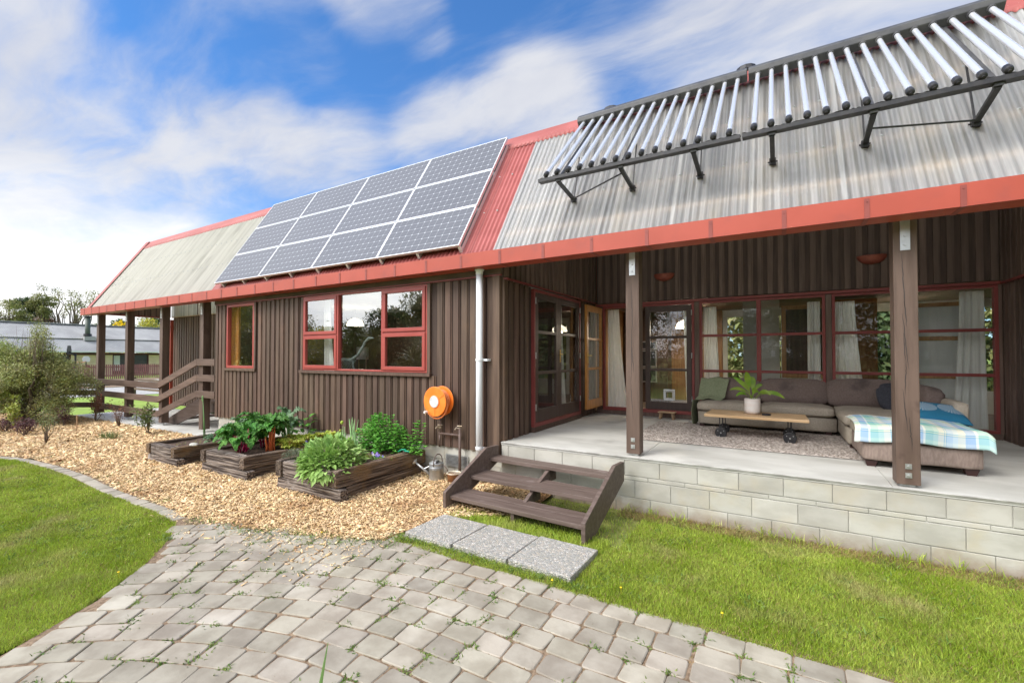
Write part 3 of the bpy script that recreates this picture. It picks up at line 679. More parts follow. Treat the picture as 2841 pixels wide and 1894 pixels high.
# big window: casements at both sides
w = obj('window', frame_mb('X', YG, -7.66, -4.62, 1.535, 2.895, .03, -.045, .03), m_redframe, house, bevel=.003)
bar('sill_board', w, m_board, 'X', YG, -7.74, -4.54, 1.478, 1.53, -.08, -.012)
bar('side_board', w, m_board, 'X', YG, -4.615, -4.56, 1.53, 2.895, -.05, -.012); bar('side_board', w, m_board, 'X', YG, -7.72, -7.665, 1.53, 2.895, -.05, -.012)
bar('mullion', w, m_redframe, 'X', YG, -6.70, -6.66, 1.565, 2.865, -.05, .02); bar('mullion', w, m_redframe, 'X', YG, -5.60, -5.56, 1.565, 2.865, -.05, .02)
for (a0, a1, zs) in ((-7.63, -6.702, (1.567, 2.17, 2.863)), (-5.558, -4.65, (1.567, 2.17, 2.863))):
    for z0, z1 in ((zs[0], zs[1]-.012), (zs[1]+.012, zs[2])):
        obj('casement', frame_mb('X', YG, a0, a1, z0, z1, .058, -.062, -.005), m_redframe, w, bevel=.004)
        glass(w, 'X', YG-.03, a0+.055, a1-.055, z0+.055, z1-.055)
    bar('transom', w, m_redframe, 'X', YG, a0, a1, zs[1]-.0115, zs[1]+.0115, -.04, .02)
glass(w, 'X', YG, -6.66, -5.60, 1.565, 2.865)
# French doors on the side wall
XD = XS+.012
w = obj('double_door', frame_mb('Y', XD, 6.11, 8.0, .70, 2.83, .045, -.02, .045, .06), m_redframe2, house, bevel=.003)
bar('threshold_board', w, m_board, 'Y', XD, 6.10, 8.02, SL+.002, .70, -.01, .05)
def door_leaf(parent, axis, at, a0, a1, z0, z1, mat, st=.105, top=.09, bot=.19, rails=(1.52, 2.16), d0=-.02, d1=.025, gm=None):
    mb = MB()
    def bx(p, q, s, t):
        if axis == 'X': mb.box(p, at+d0, s, q, at+d1, t)
        else: mb.box(at+d0, p, s, at+d1, q, t)
    bx(a0, a0+st, z0, z1); bx(a1-st, a1, z0, z1); bx(a0+st, a1-st, z0, z0+bot); bx(a0+st, a1-st, z1-top, z1)
    for r_ in rails: bx(a0+st, a1-st, r_-.024, r_+.024)
    lf = obj('door_leaf', mb, mat, parent, bevel=.003)
    zz = [z0+bot]+[q for r_ in rails for q in (r_-.024, r_+.024)]+[z1-top]
    for i in range(0, len(zz), 2): glass(lf, axis, at, a0+st, a1-st, zz[i], zz[i+1], gm or m_glassp)
    return lf
l1 = door_leaf(w, 'Y', XD+.01, 6.16, 7.03, .765, 2.78, m_leafdoor, rails=(1.53, 2.17)); l2 = door_leaf(w, 'Y', XD+.01, 7.036, 7.95, .765, 2.78, m_leafdoor, rails=(1.53, 2.17))
for yy in (6.155, 7.955):
    for zz in (.95, 1.75, 2.6):
        mb = MB(); mb.tube([(XD+.05, yy, zz), (XD+.05, yy, zz+.10)], .009, 8); obj('hinge', mb, m_galv, w)
mb = MB(); mb.box(XD+.036, 7.06, 1.68, XD+.041, 7.10, 1.90); mb.tube([(XD+.04, 7.08, 1.82), (XD+.09, 7.08, 1.82), (XD+.09, 6.97, 1.82)], .009, 8); obj('handle', mb, m_brass, w, bevel=.001)
# open doorway, orange leaf opened against the side wall, brown leaf with cat flap
w = obj('open_door', MB().box(-3.10, YB-.04, .70, -3.06, YB+.05, 2.80).box(-3.06, YB-.04, 2.755, -1.34, YB+.05, 2.80).box(-1.385, YB-.04, .70, -1.34, YB+.05, 2.755).box(-3.06, YB-.05, .70, -1.385, YB+.05, .765), m_redframe2, house, bevel=.003)
lf = door_leaf(w, 'Y', -3.115, 7.98, 8.83, .785, 2.76, m_pine, st=.085, top=.12, bot=.17, rails=(1.55, 2.12), d0=-.022, d1=.022)
mb = MB(); mb.box(-3.092, 8.0, 1.66, -3.088, 8.04, 1.86); mb.tube([(-3.09, 8.02, 1.80), (-3.05, 8.02, 1.80), (-3.05, 8.12, 1.80)], .009, 8); obj('handle', mb, m_brass, lf)
lf = door_leaf(w, 'X', YB-.01, -2.24, -1.39, .77, 2.75, m_leafdoor, st=.09, top=.11, bot=.15, rails=(1.53, 2.15))
mb = MB(); o_f = [(-1.895, .955), (-1.69, .955), (-1.69, 1.16), (-1.895, 1.16)]
obj('cat_flap', frame_mb('X', YB-.02, -1.90, -1.69, .95, 1.16, .03, -.028, 0), m_white, lf, bevel=.012, seg=3)
obj('cat_flap', frame_mb('X', YB-.02, -1.865, -1.725, .985, 1.125, .012, -.036, -.028), m_white, lf, bevel=.003)
for zz in (.95, 1.75, 2.55):
    mb = MB(); mb.tube([(-1.385, YB-.05, zz), (-1.385, YB-.05, zz+.10)], .009, 8); obj('hinge', mb, m_galv, w)
def porch_window(a0, a1, mid):
    w = obj('window', frame_mb('X', YB, a0, a1, .705, 2.798, .042, -.045, .04), m_redframe2, house, bevel=.003)
    ed = [a0+.042, mid-.035, mid+.035, a1-.042]; bar('mullion', w, m_redframe2, 'X', YB, mid-.035, mid+.035, .747, 2.756, -.04, .03)
    for (p, q) in ((ed[0], ed[1]), (ed[2], ed[3])):
        zz = [.747, 1.498, 1.543, 2.14, 2.186, 2.756]
        for i in (0, 2, 4): glass(w, 'X', YB, p, q, zz[i], zz[i+1], m_glassp)
        bar('transom', w, m_redframe2, 'X', YB, p, q, 1.498, 1.543, -.035, .03); bar('transom', w, m_redframe2, 'X', YB, p, q, 2.14, 2.186, -.035, .03)
    return w
porch_window(-1.25, .658, -.293); porch_window(.746, 2.652, 1.66)
# ------------------------------------------------------------------ porch posts and left verandah posts
def post(x0, x1, y0, y1, z0, z1, plates=True, bolts=True, lab=None):
    p = obj('post', MB().box(x0, y0, z0, x1, y1, z1), m_timber, house, bevel=.007, label=lab)
    xm = (x0+x1)/2
    if plates:
        mb = MB(); mb.box(xm-.035, y0-.006, z1-.30, xm+.035, y0-.001, z1)
        for zz in (z1-.25, z1-.17): mb.tube([(xm, y0-.006, zz), (xm, y0-.016, zz)], .012, 6)
        obj('bracket_plate', mb, m_galv, p)
    if bolts:
        mb = MB(); mb.box(x0+.03, (y0+y1)/2-.04, SL+.001, x1-.03, (y0+y1)/2+.04, z0-.001) if z0-SL > .005 else None
        if mb.v: obj('stirrup', mb, m_galv, p)
        for zz in (z0+.085, z0+.165):
            mb = MB(); mb.box(xm-.023, y0-.006, zz-.023, xm+.023, y0-.001, zz+.023); mb.tube([(xm, y0-.006, zz), (xm, y0-.02, zz)], .010, 6); obj('bolt_plate', mb, m_galv, p)
    return p
def cracks(p, x0, x1, y, runs):
    for (xa, za, xb2, zb) in runs:
        mb = MB(); n = 14; vs = []
        for i in range(n+1):
            f = i/n; x = xa+(xb2-xa)*f+rnd.gauss(0, .0018); z = za+(zb-za)*f; w_ = .0022*math.sin(math.pi*min(1, max(.03, f)))+.0004; vs += [(x-w_, y, z), (x+w_, y, z)]
        mb.add(vs, [(2*i, 2*i+1, 2*i+3, 2*i+2) for i in range(n)]); obj('crack', mb, m_black, p)
pL = post(-1.565, -1.405, 5.30, 5.46, SL+.025, 3.05); cracks(pL, 0, 0, 5.2985, [(-1.50, 2.65, -1.48, 2.1), (-1.495, 2.15, -1.50, 1.5), (-1.51, 1.55, -1.485, 1.05), (-1.49, 1.9, -1.475, 1.6)])
pR = post(.905, 1.075, 5.285, 5.455, SL+.025, 3.05); cracks(pR, 0, 0, 5.2835, [(.965, 2.72, .985, 2.2), (.975, 2.35, .995, 2.05), (.965, 2.18, 1.0, 1.68), (.985, 1.75, .975, 1.45), (.96, 1.5, .99, 1.1), (1.0, 1.25, 1.02, .95), (.97, 2.0, .98, 1.75)])
for x in (-17.735, -15.685, -13.60, -11.575): 
    p = post(x, x+.165, 5.29, 5.455, .095, 3.05, bolts=False)
    mb = MB(); mb.tube([(x+.08, 5.37, .03), (x+.08, 5.37, .095)], .015, 8); obj('post_stirrup', mb, m_galv, p)
mb = MB(); mb.box(-17.7, 5.31, 3.055, XL+.02, 5.40, 3.2); obj('verandah_beam', mb, m_timber, house)
mb = MB(); mb.box(XC+.05, 5.32, 3.055, XR, 5.42, 3.25); obj('porch_beam', mb, m_timber, house)
# ------------------------------------------------------------------ balustrade in front of the left verandah
bal = thing('balustrade', 'three rail brown timber balustrade stepping up beside the left verandah posts', 'railing', (-14.5, 5.2, 0))
for (za, zb) in ((1.722, 1.115), (1.363, .769), (.992, .401)):
    for (p, q) in (((-11.62, zb_) for zb_ in ()),) if False else ():
        pass
    h_ = .15
    mb = MB(); mb.box(-11.60, 5.24, za-h_, -10.80, 5.285, za); obj('rail', mb, m_rail, bal, bevel=.003)
    mb = MB(); mb.prism([(-13.56, zb-h_), (-11.605, za-h_), (-11.605, za), (-13.56, zb)], 'Y', 5.24, 5.284); obj('rail', mb, m_rail, bal, bevel=.003)
    mb = MB(); mb.box(-15.60, 5.24, zb-h_-.01, -13.565, 5.285, zb); obj('rail', mb, m_rail, bal, bevel=.003)
    mb = MB(); mb.box(-17.66, 5.241, zb-h_-.008, -15.605, 5.284, zb+.001); obj('rail', mb, m_rail, bal, bevel=.003)
    e = Vector((-17.68, 5.24, zb-h_/2)); f_ = e+Vector((-.86, -.51, 0))*1.25
    mb = MB(); mb.beam(e, f_, .04, h_); obj('rail', mb, m_rail, bal, bevel=.003)
mb = MB(); mb.box(-18.72, 4.55, -.02, -18.6, 4.67, 1.15); obj('end_post', mb, m_timber, bal, bevel=.004)
bk = thing('balustrade', 'low brown rail fence seen between the verandah posts beyond the path', 'railing', (-23, 8.9, 0))
for zz in (.75, .34):
    mb = MB(); mb.box(-25.6, 8.88, zz-.09, -19.0, 8.92, zz); obj('rail', mb, m_rail, bk)
for x in (-25.5, -22.3, -19.1):
    mb = MB(); mb.box(x-.05, 8.925, -.05, x+.05, 9.02, .8); obj('post', mb, m_timber, bk)
# left entry stair and landing
st = thing('entry_stair', 'brown timber stair rising to the landing behind the left balustrade', 'stairs', (-12.5, 6.2, 0))
sp = [(-13.95, .03), (-13.45, .03), (-12.25, .42), (-11.0, .42), (-11.0, .72), (-12.35, .72), (-13.95, .10)]
sp = [(-13.9, .035), (-13.35, .035), (-12.0, .45), (-12.0, .78), (-12.15, .78), (-13.9, .12)]
for yy in (5.58, 6.85):
    mb = MB(); mb.prism(sp, 'Y', yy, yy+.045); obj('stringer', mb, m_step, st)
for i in range(3):
    mb = MB(); x = -13.4+i*.42; zz = .20+i*.17; mb.box(x, 5.628, zz-.04, x+.3, 6.848, zz); obj('tread', mb, m_step, st)
mb = MB(); mb.box(-11.995, 5.57, .66, XL-.04, 7.05, .72); obj('landing', mb, m_step, st)
mb = MB(); mb.box(-11.99, 5.56, .46, XL-.04, 5.60, .655); obj('landing_joist', mb, m_step, st)
for x in (-11.7, -11.0):
    mb = MB(); mb.box(x, 6.2, .03, x+.1, 6.3, .655); obj('landing_post', mb, m_step, st)
mb = MB(); mb.lathe([(.0, .0), (.07, .0), (.075, .06), (.045, .14), (.03, .17), (.0, .17)], (-17.30, 6.93, 2.70), 14); mb.tube([(-17.3, 6.93, 2.86), (-17.3, 6.93, 3.02)], .02, 8)
tag(obj('hanging_lamp', mb, m_galv), 'small glass shaded lamp hanging under the left verandah eave', 'lamp')
# ------------------------------------------------------------------ foundations
fd = thing('block_wall', 'pale concrete block wall edging the raised porch floor', 'wall', (0, 5.3, 0))
mb = MB(); mb.box(XC+.02, YF-.02, -.12, 4.5, YF+.2, SL-.041); obj('mortar', mb, m_mortar, fd)
def block(x0, x1, z0, z1, par, y=None, th=.008):
    y = YF-.022 if y is None else y; d = rnd.uniform(-.0015, .0015)
    obj('block', MB().box(x0+.003, y-th+d, z0+.003, x1-.003, y, z1-.003), m_block, par, bevel=.0025, seg=1)
JT = [-3.29+i*.4 for i in range(20)]
j0 = .4283                              # top course joint phase measured: joints at x=.4283+.4k
import itertools
def course(z0, z1, phase, fn):
    x = phase
    while x > XC+.03: x -= .4
    while x < 4.5:
        a, e = max(x, XC+.025), min(x+.4, 4.5)
        if e-a > .03: fn(a, e, z0, z1)
        x += .4
course(.398, SL-.042, .4287, lambda a, e, z0, z1: block(a, e, z0, z1, fd))
course(.350, .396, .30, lambda a, e, z0, z1: block(a, e, z0, z1, fd))
course(.148, .348, .549, lambda a, e, z0, z1: block(a, e, z0, z1, fd))
course(-.054, .146, .725-.4+.0, lambda a, e, z0, z1: block(a, e, z0, z1, fd))
fr = thing('foundation_wall', 'pale block foundation strip under the brown front wall', 'wall', (-7, 5.35, 0))
mb = MB(); mb.box(XL+.05, YF+.03, -.1, XC+.01, YF+.2, .46); obj('mortar', mb, m_mortar, fr)
x = XL+.06
for (z0, z1, ph) in ((.252, .452, 0), (.048, .248, .2), (-.1, .044, 0)):
    x = XL+.06-ph
    while x < XC-.02:
        a, e = max(x, XL+.055), min(x+.4, XC+.0)
        if z0 < 0.1 and a < -3.8 and e > -4.3 and z0 > 0: 
            pass
        block(a, e, z0, z1, fr, y=YF+.028)
        x += .4
vent = thing('vent_grille', 'slotted metal vent grille in the foundation beside the watering can', 'vent', (-4.07, 5.26, .17))
mb = frame_mb('X', YF+.004, -4.27, -3.86, .17, .345, .02, -.012, 0); obj('frame', mb, m_galv, vent)
obj('backing', MB().box(-4.25, YF-.001, .19, -3.88, YF+.003, .325), m_black, vent)
for i in range(7):
    mb = MB(); zz = .197+i*.0185; mb.box(-4.25, YF-.010, zz, -3.88, YF-.002, zz+.009); obj('slat', mb, m_galv, vent)
# porch floor
mb = MB(); mb.add([(XC+.02, YF-.03, SL-.04), (4.5, YF-.03, SL-.04), (4.5, YF-.045, SL-.006), (XC+.02, YF-.045, SL-.006), (4.5, YF-.035, SL), (XC+.02, YF-.035, SL)], [(0, 1, 2, 3), (3, 2, 4, 5)])
o_ = obj('porch_floor_edge', mb, m_concedge); o_['kind'] = 'structure'
mb = MB()
for (a, e) in ((XC+.02, -1.404), (-1.396, .871), (.879, 4.5)): mb.box(a, YF-.034, SL-.038, e, YB+.03, SL)
mb.box(XC+.03, YF+.0, SL-.039, 4.49, YB, SL-.008)
o_ = obj('porch_floor', mb, m_conc, kind='structure')
# white downpipe
dp = thing('downpipe', 'pale grey round plastic downpipe on the front wall beside the porch', 'downpipe', (-3.58, 5.15, 0))
mb = MB(); mb.tube([(-3.58, 5.15, .03), (-3.58, 5.15, 2.97)], .046, 20); obj('pipe', mb, m_pipe, dp, smooth=True)
mb = MB(); mb.lathe([(.047, 2.93), (.052, 2.935), (.052, 2.97), (.066, 2.985), (.066, 2.998), (.046, 2.998)], (-3.58, 5.15, 0), 20); obj('outlet', mb, m_pipe, dp, smooth=True)
for zz in (1.72, .50):
    mb = MB(); mb.lathe([(.047, zz), (.053, zz+.004), (.053, zz+.036), (.047, zz+.04)], (-3.58, 5.15, 0), 20); mb.box(-3.53, 5.17, zz+.005, -3.46, 5.195, zz+.035); mb.box(-3.475, 5.195, zz+.005, -3.455, 5.25, zz+.035); obj('clip', mb, m_white, dp)
# interior rooms
rm = thing('interior_rooms', 'dim rooms with panelled walls seen through the windows and open door', 'room', (0, 10, 0))
def ibox(name, args, mat, par=None, **k): return obj(name, MB().box(*args), mat, par or rm, **k)
ibox('floor', (-10.7, YF+.1, .60, XC-.05, YB+.02, .64), m_infloor); ibox('floor', (-10.7, YB+.06, .60, 4.3, 12.5, .66), m_infloor)
ibox('ceiling', (-10.7, YF+.1, 2.98, XC-.05, YB+.02, 3.0), m_inwall); ibox('ceiling', (-10.7, YB+.06, 2.92, 4.3, 12.5, 2.95), m_soffit)
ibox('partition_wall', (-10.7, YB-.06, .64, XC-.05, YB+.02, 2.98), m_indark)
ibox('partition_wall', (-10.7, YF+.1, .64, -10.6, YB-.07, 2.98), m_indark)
ibox('panelled_wall', (-3.4, 12.3, .66, -1.2, 12.4, 2.92), m_inwood); 
ibox('rear_wall', (-1.19, 12.3, .66, 4.3, 12.4, 1.1), m_inwall); ibox('rear_wall', (-1.19, 12.3, 2.75, 4.3, 12.4, 2.92), m_inwall)  # rear wall opened wide, shaped to let sky light into the rooms
for x in (-1.19, .05, 1.45, 2.9, 4.2): ibox('window_pier', (x, 12.3, 1.101, x+.1, 12.4, 2.749), m_inwall)
ibox('added_dark_view_screen', (.95, 10.9, .66, 1.62, 10.95, 2.9), m_inwood)  # screen added to block bright sky from the rear openings
ibox('interior_block_wall', (-.62, 10.3, .66, -.30, 10.5, 2.92), m_inblock); ibox('white_wall', (-.295, 10.31, .66, .02, 10.5, 2.92), m_inwall)
ibox('side_room_wall', (4.2, YB+.1, .66, 4.3, 12.3, 2.92), m_inwall); ibox('room_end_wall', (-3.5, YB+.1, .66, -3.4, 12.3, 2.92), m_inwood)
# timber framed inner window with pale blinds behind the right porch window
fw_ = obj('inner_window', frame_mb('X', 9.55, .05, .98, 1.40, 2.70, .07, 0, .05), m_inwood, rm)
ibox('dark_pane', (.12, 9.57, 1.47, .91, 9.58, 2.63), m_indark, fw_)
ibox('white_wall', (.0, 9.62, .66, 1.06, 9.66, 1.39), m_inwall)
fw_ = obj('inner_window', frame_mb('X', 9.35, 1.72, 2.62, .80, 2.62, .06, 0, .05), m_inwood, rm)
for (z0, z1) in ((.86, 1.44), (1.53, 2.03), (2.10, 2.56)): ibox('frosted_blind', (1.78, 9.38, z0, 2.56, 9.39, z1), m_softgrey, fw_)
ibox('glazing_bar', (1.78, 9.355, 1.445, 2.56, 9.40, 1.525), m_inwood, fw_); ibox('glazing_bar', (1.78, 9.355, 2.035, 2.56, 9.40, 2.095), m_inwood, fw_)
ibox('light_switch', (-.13, 10.295, 1.78, -.06, 10.309, 1.90), m_white)
ov = thing('wall_oven', 'built in steel trimmed double oven inside the open doorway', 'oven', (-2.7, 10.9, 1.1))
for (z0, z1) in ((1.95, 2.15), (1.52, 1.93), (1.15, 1.50)):
    ob_ = obj('oven_frame', frame_mb('X', 11.2, -3.15, -2.55, z0, z1, .025, -.02, .02), m_chrome, ov); obj('oven_door', MB().box(-3.12, 11.19, z0+.026, -2.58, 11.20, z1-.026), m_black, ov)
obj('oven_cabinet', MB().box(-3.35, 11.23, .66, -2.3, 11.7, 2.9), m_indark, ov)
def pendant(x, y, z, pw, lab):
    t = thing('pendant_lamp', lab, 'lamp', (x, y, z)); mb = MB(); mb.lathe([(.05, .12), (.16, .06), (.20, -.04), (.19, -.05)], (x, y, z), 20, cap=False); obj('lamp_shade', mb, m_curtain, t, smooth=True)
    mb = MB(); mb.tube([(x, y, z+.12), (x, y, 2.93)], .006, 6); obj('cord', mb, m_black, t)
    l = bpy.data.lights.new('bulb', 'POINT'); l.energy = pw; l.color = (1, .86, .68); l.shadow_soft_size = .06; lo_ = bpy.data.objects.new('bulb', l); COL.objects.link(lo_); lo_.parent = t; lo_.location = (0, 0, -.04)
pendant(-1.75, 10.4, 2.45, 34, 'lit pendant lamp hanging above the dining end behind the brown door'); pendant(-8.9, 7.5, 2.58, 16, 'lit pendant lamp inside the room behind the big front window')
pendant(2.09, 11.4, 2.45, 20, 'added fill lamp hidden deep in the room behind the frosted panels')  # this lamp is added to brighten the room and kept out of sight
obj('window_lining', MB().box(-10.55, YF+.10, 1.3, -10.10, YF+.14, 2.9), m_pine, house)
# curtains
def curtain(x0, x1, xb0, xb1, y, z0, z1, folds, label, axis='X', name='curtain'):
    mb = MB(); n = folds*8; kz = 8; vs = []
    for j in range(kz+1):
        t = j/kz; a0 = x0+(xb0-x0)*(1-t)**1.4; a1 = x1+(xb1-x1)*(1-t)**1.4
        for i in range(n+1):
            u = i/n; d = .028*math.sin(2*math.pi*folds*u+.6*math.sin(5*u+t))*(.6+.5*math.sin(7*u)); a = a0+(a1-a0)*u; zz = z0+(z1-z0)*t
            vs.append((a, y+d, zz) if axis == 'X' else (y+d, a, zz))
    fs = [(j*(n+1)+i, j*(n+1)+i+1, (j+1)*(n+1)+i+1, (j+1)*(n+1)+i) for j in range(kz) for i in range(n)]
    mb.add(vs, fs); o = obj(name, mb, m_curtain, smooth=True); return tag(o, label, 'curtain', 'pale curtains inside the windows')
curtain(-3.04, -2.80, -3.04, -2.62, 9.02, .72, 2.74, 5, 'pale curtain hanging in the open doorway beside the orange door leaf')
curtain(-1.56, -1.44, -1.50, -1.42, 9.04, .72, 2.70, 2, 'narrow pale curtain behind the brown door with the cat flap')
curtain(-1.20, -.98, -1.20, -.90, 9.04, .72, 2.70, 5, 'pale curtain at the left end of the middle porch window')
curtain(.42, .60, .42, .60, 9.04, .72, 2.70, 4, 'pale curtain at the right end of the middle porch window')
curtain(.80, 1.06, .80, 1.22, 9.04, .72, 2.68, 5, 'pale curtain at the left end of the right porch window')
curtain(2.30, 2.56, 2.20, 2.58, 9.06, .74, 2.74, 4, 'long pale curtain at the right end of the right porch window')
curtain(7.35, 7.60, 7.35, 7.85, XC-.14, .72, 2.70, 5, 'pale curtain behind the right leaf of the double door', axis='Y')
curtain(-7.30, -7.12, -7.30, -6.95, YF+.16, 1.2, 2.85, 4, 'white curtain gathered behind the left casement of the big front window')

# ------------------------------------------------------------------ solar panels (12, each a thing)
PLn = RN; PLs = RS
def panel_frame_matrix(): return Matrix((Vector((1, 0, 0)), PLs, PLn)).transposed()
PM = panel_frame_matrix().to_euler()
PW, PH = 1.604, .793
pan0 = None
LBL = ['bottom row', 'middle row', 'top row']; CLB = ['leftmost', 'second from the left', 'third from the left', 'rightmost']
for r_ in range(3):
    for c_ in range(4):
        lab = '%s solar panel in the %s of the tilted roof array' % (CLB[c_], LBL[r_])
        x = -10.235+PW/2+c_*(PW+.012); s0 = .028+PH/2+r_*(PH+.020)
        base = Vector((x, 4.948, roofz(4.948)))
        loc = Vector((x, 5.02, 3.2))+PLn*.095+PLs*(s0+.032)
        if pan0 is None:
            pan0 = thing('solar_panel', lab, 'solar panel', (0, 0, 0), 'solar panels on the roof', local=True)
            mb = MB(); hw, hh = PW/2, PH/2; w_ = .014
            mb.box(-hw, -hh, 0, hw, -hh+w_, .04); mb.box(-hw, hh-w_, 0, hw, hh, .04); mb.box(-hw, -hh+w_, 0, -hw+w_, hh-w_, .04); mb.box(hw-w_, -hh+w_, 0, hw, hh-w_, .04)
            obj('frame', mb, m_alu, pan0, origin=(0, 0, 0))
            mb = MB(); mb.box(-hw+w_, -hh+w_, .030, hw-w_, hh-w_, .0365); obj('cells', mb, m_pv, pan0, origin=(0, 0, 0))
            t = pan0
        else: t = copy_tree(pan0)
        t.location = loc; t.rotation_euler = PM; t['label'] = lab
pr = thing('panel_mounts', 'aluminium mounting feet and rails under the lower edge of the solar panels', 'mounting rails', (-7, 5, 3.2))
for i in range(9):
    x = -10.0+i*.775; mb = MB(); p = roofp(x, 5.06, .012); mb.beam(p-PLs*.02+PLn*.03, p+PLs*2.3+PLn*.03, .035, .05, up=PLn); mb.beam(p-PLs*.035, p-PLs*.005+PLn*.085, .045, .02); obj('mount', mb, m_alu, pr)
# ------------------------------------------------------------------ evacuated tube collectors
TOPY = 6.262
barc = roofp(0, TOPY, .1)+RN*(-.0)
bot = Vector((0, 4.885, 3.955))
tdir = (bot-barc).normalized()
tn = tdir.cross(Vector((1, 0, 0))).normalized()
if tn.z < 0: tn = -tn
def collector(x0, lab):
    t = thing('tube_collector', lab, 'solar water heater', (x0+1.07, 5.6, 4.3), 'evacuated tube collectors on the roof')
    L = 2.145
    mb = MB(); c = barc+tn*.02
    def P(x, a, n): q = c+tdir*a+tn*n; return (x, q.y, q.z)
    prof = [(-.075, -.06), (.06, -.055), (.06, .03), (.02, .075), (-.055, .075), (-.075, .05)]
    n = len(prof); vs = [P(x0-.03, *p) for p in prof]+[P(x0+L+.03, *p) for p in prof]
    mb.add(vs, [tuple(range(n))[::-1], tuple(range(n, 2*n))]+[(i, (i+1) % n, n+(i+1) % n, n+i) for i in range(n)])
    obj('manifold', mb, m_blackalu, t, bevel=.006)
    for i in range(15):
        x = x0+.07+i*(L-.14)/14
        a = Vector(P(x, .02, 0)); e = Vector((x, bot.y, bot.z))+tn*.035
        mb = MB(); mb.tube([a, e], .0262, 16, cap=False); g = obj('glass_tube', mb, m_tube, t, smooth=True)
        mb = MB(); mb.tube([a+tdir*.02, a+tdir*.075], .036, 14); obj('collar', mb, m_blackalu, g, smooth=False)
        mb = MB(); mb.tube([e-tdir*.055, e-tdir*.01, e+tdir*.01, e+tdir*.018], [.029, .031, .027, .014], 14); mb.tube([e+tdir*.018, e+tdir*.034], .011, 8); o_ = obj('end_cap', mb, m_black, g)
    mb = MB(); mb.box(x0-.03, bot.y-.035, bot.z-.042, x0+L+.03, bot.y-.03, bot.z-.008); mb.box(x0-.03, bot.y-.035, bot.z-.0465, x0+L+.03, bot.y+.05, bot.z-.0425)
    obj('bottom_rail', mb, m_black, t)
    mb = MB(); n = 110; vs = []
    for i in range(n+1):
        x = x0-.03+(L+.06)*i/n; hz = rnd.uniform(.0, .012); vs += [(x, bot.y-.029, bot.z-.008+hz), (x, bot.y+.05, bot.z-.004+hz)]
    mb.add(vs, [(2*i, 2*i+2, 2*i+3, 2*i+1) for i in range(n)]); obj('clip_strip', mb, m_rust, t)
    for x in (x0+.22, x0+.98, x0+1.74):
        mb = MB(); mb.beam(Vector(P(x, .03, -.065)), Vector((x, bot.y+.02, bot.z-.045)), .035, .03, up=tn); obj('side_rail', mb, m_blackalu, t)
        f = roofp(x, 5.396, .03); q = Vector((x, bot.y+.01, bot.z-.07))
        mb = MB(); mb.beam(f, q, .042, .028); obj('strut', mb, m_black, t)
        mb = MB(); mb.box(x-.03, f.y-.03, f.z-.035, x+.03, f.y+.02, f.z+.03); mb.tube([(x-.045, f.y, f.z), (x+.045, f.y, f.z)], .008, 6); obj('foot', mb, m_black, t)
        mb = MB(); mb.tube([(x-.04, q.y, q.z+.02), (x+.04, q.y, q.z+.02)], .009, 6); mb.box(x-.028, q.y-.02, q.z, x+.028, q.y+.02, q.z+.06); obj('bracket', mb, m_blackalu, t)
        mb = MB(); mb.beam(f, roofp(x, 5.396, .03)+Vector((0, .0, .0))+Vector((0, .19, .62)), .014, .014); obj('stay', mb, m_black, t)
    return t
m_tube = bpy.data.materials.new('silvered_glass_tube'); m_tube.use_nodes = True
_b = NB(m_tube.node_tree); m_tube.node_tree.nodes.clear()
_p = _b.n('ShaderNodeBsdfPrincipled', {'Base Color': (.88, .89, .92, 1), 'Roughness': .17, 'Metallic': .5, 'Specular IOR Level': .8, 'Coat Weight': .6, 'Coat Roughness': .03})
_b.n('ShaderNodeOutputMaterial', {'Surface': _p.outputs[0]})
collector(-2.475, 'left bank of fifteen silver evacuated tubes on the clear roof')
collector(-.255, 'right bank of fifteen silver evacuated tubes on the clear roof')
xb = thing('cross_braces', 'thin black diagonal brace rods between the tube collector struts', 'brace', (-1.9, 5.2, 3.9))
def rod(p, q): mb = MB(); mb.tube([p, q], .009, 8); obj('brace_rod', mb, m_black, xb)
rod(roofp(-2.255, 5.38, .06), Vector((-1.50, bot.y+.06, bot.z-.11)))
rod(roofp(1.485, 5.38, .08), Vector((.725+.0, bot.y+.1, bot.z-.16)))
def cowl(x, y, lab):
    mb = MB(); z0 = 5.40
    mb.lathe([(.02, 0), (.13, .02), (.145, .06), (.12, .12), (.06, .15), (0, .155)], (x, y, z0+.02), 12); mb.lathe([(.07, -.1), (.07, .03)], (x, y, z0+.02), 10)
    return tag(obj('vent_cowl', mb, m_black), lab, 'roof vent', 'dark roof vents behind the collectors')
cowl(-2.15, 6.60, 'dark rounded roof vent behind the left end of the collectors'); cowl(-.33, 6.56, 'dark rounded roof vent behind the gap between the two collectors')
# ------------------------------------------------------------------ front steps
sy = 5.2
fs = thing('front_steps', 'dark brown timber steps of three treads up to the porch', 'steps', (-2.43, sy, 0), local=True)
def sobj(nm, mb, **k): return obj(nm, mb, m_step, fs, bevel=.004, **k)
pf = [(-1.10, -.02), (-.93, -.02), (-.03, .36), (-.03, .575), (-.30, .585), (-1.10, .20)]
for x in (-.86-.045, .86):
    mb = MB(); mb.prism(pf, 'X', x, x+.045); sobj('stringer', mb)
mb = MB(); mb.prism([(-.93, .0), (-.85, -.0), (-.05, .36), (-.05, .43), (-.13, .43), (-.5, .275), (-.93, .06)], 'X', -.02, .025); sobj('middle_stringer', mb)
for (y, zz, w_) in ((-1.03, .148, .185), (-.64, .298, .185), (-.235, .445, .2)):
    mb = MB(); mb.box(-.858, y, zz-.045, .858, y+w_, zz); sobj('tread', mb)
    if zz < .4: mb = MB(); mb.box(-.858, y+w_+.004, zz-.045, .858, y+2*w_-.02, zz); sobj('tread', mb)
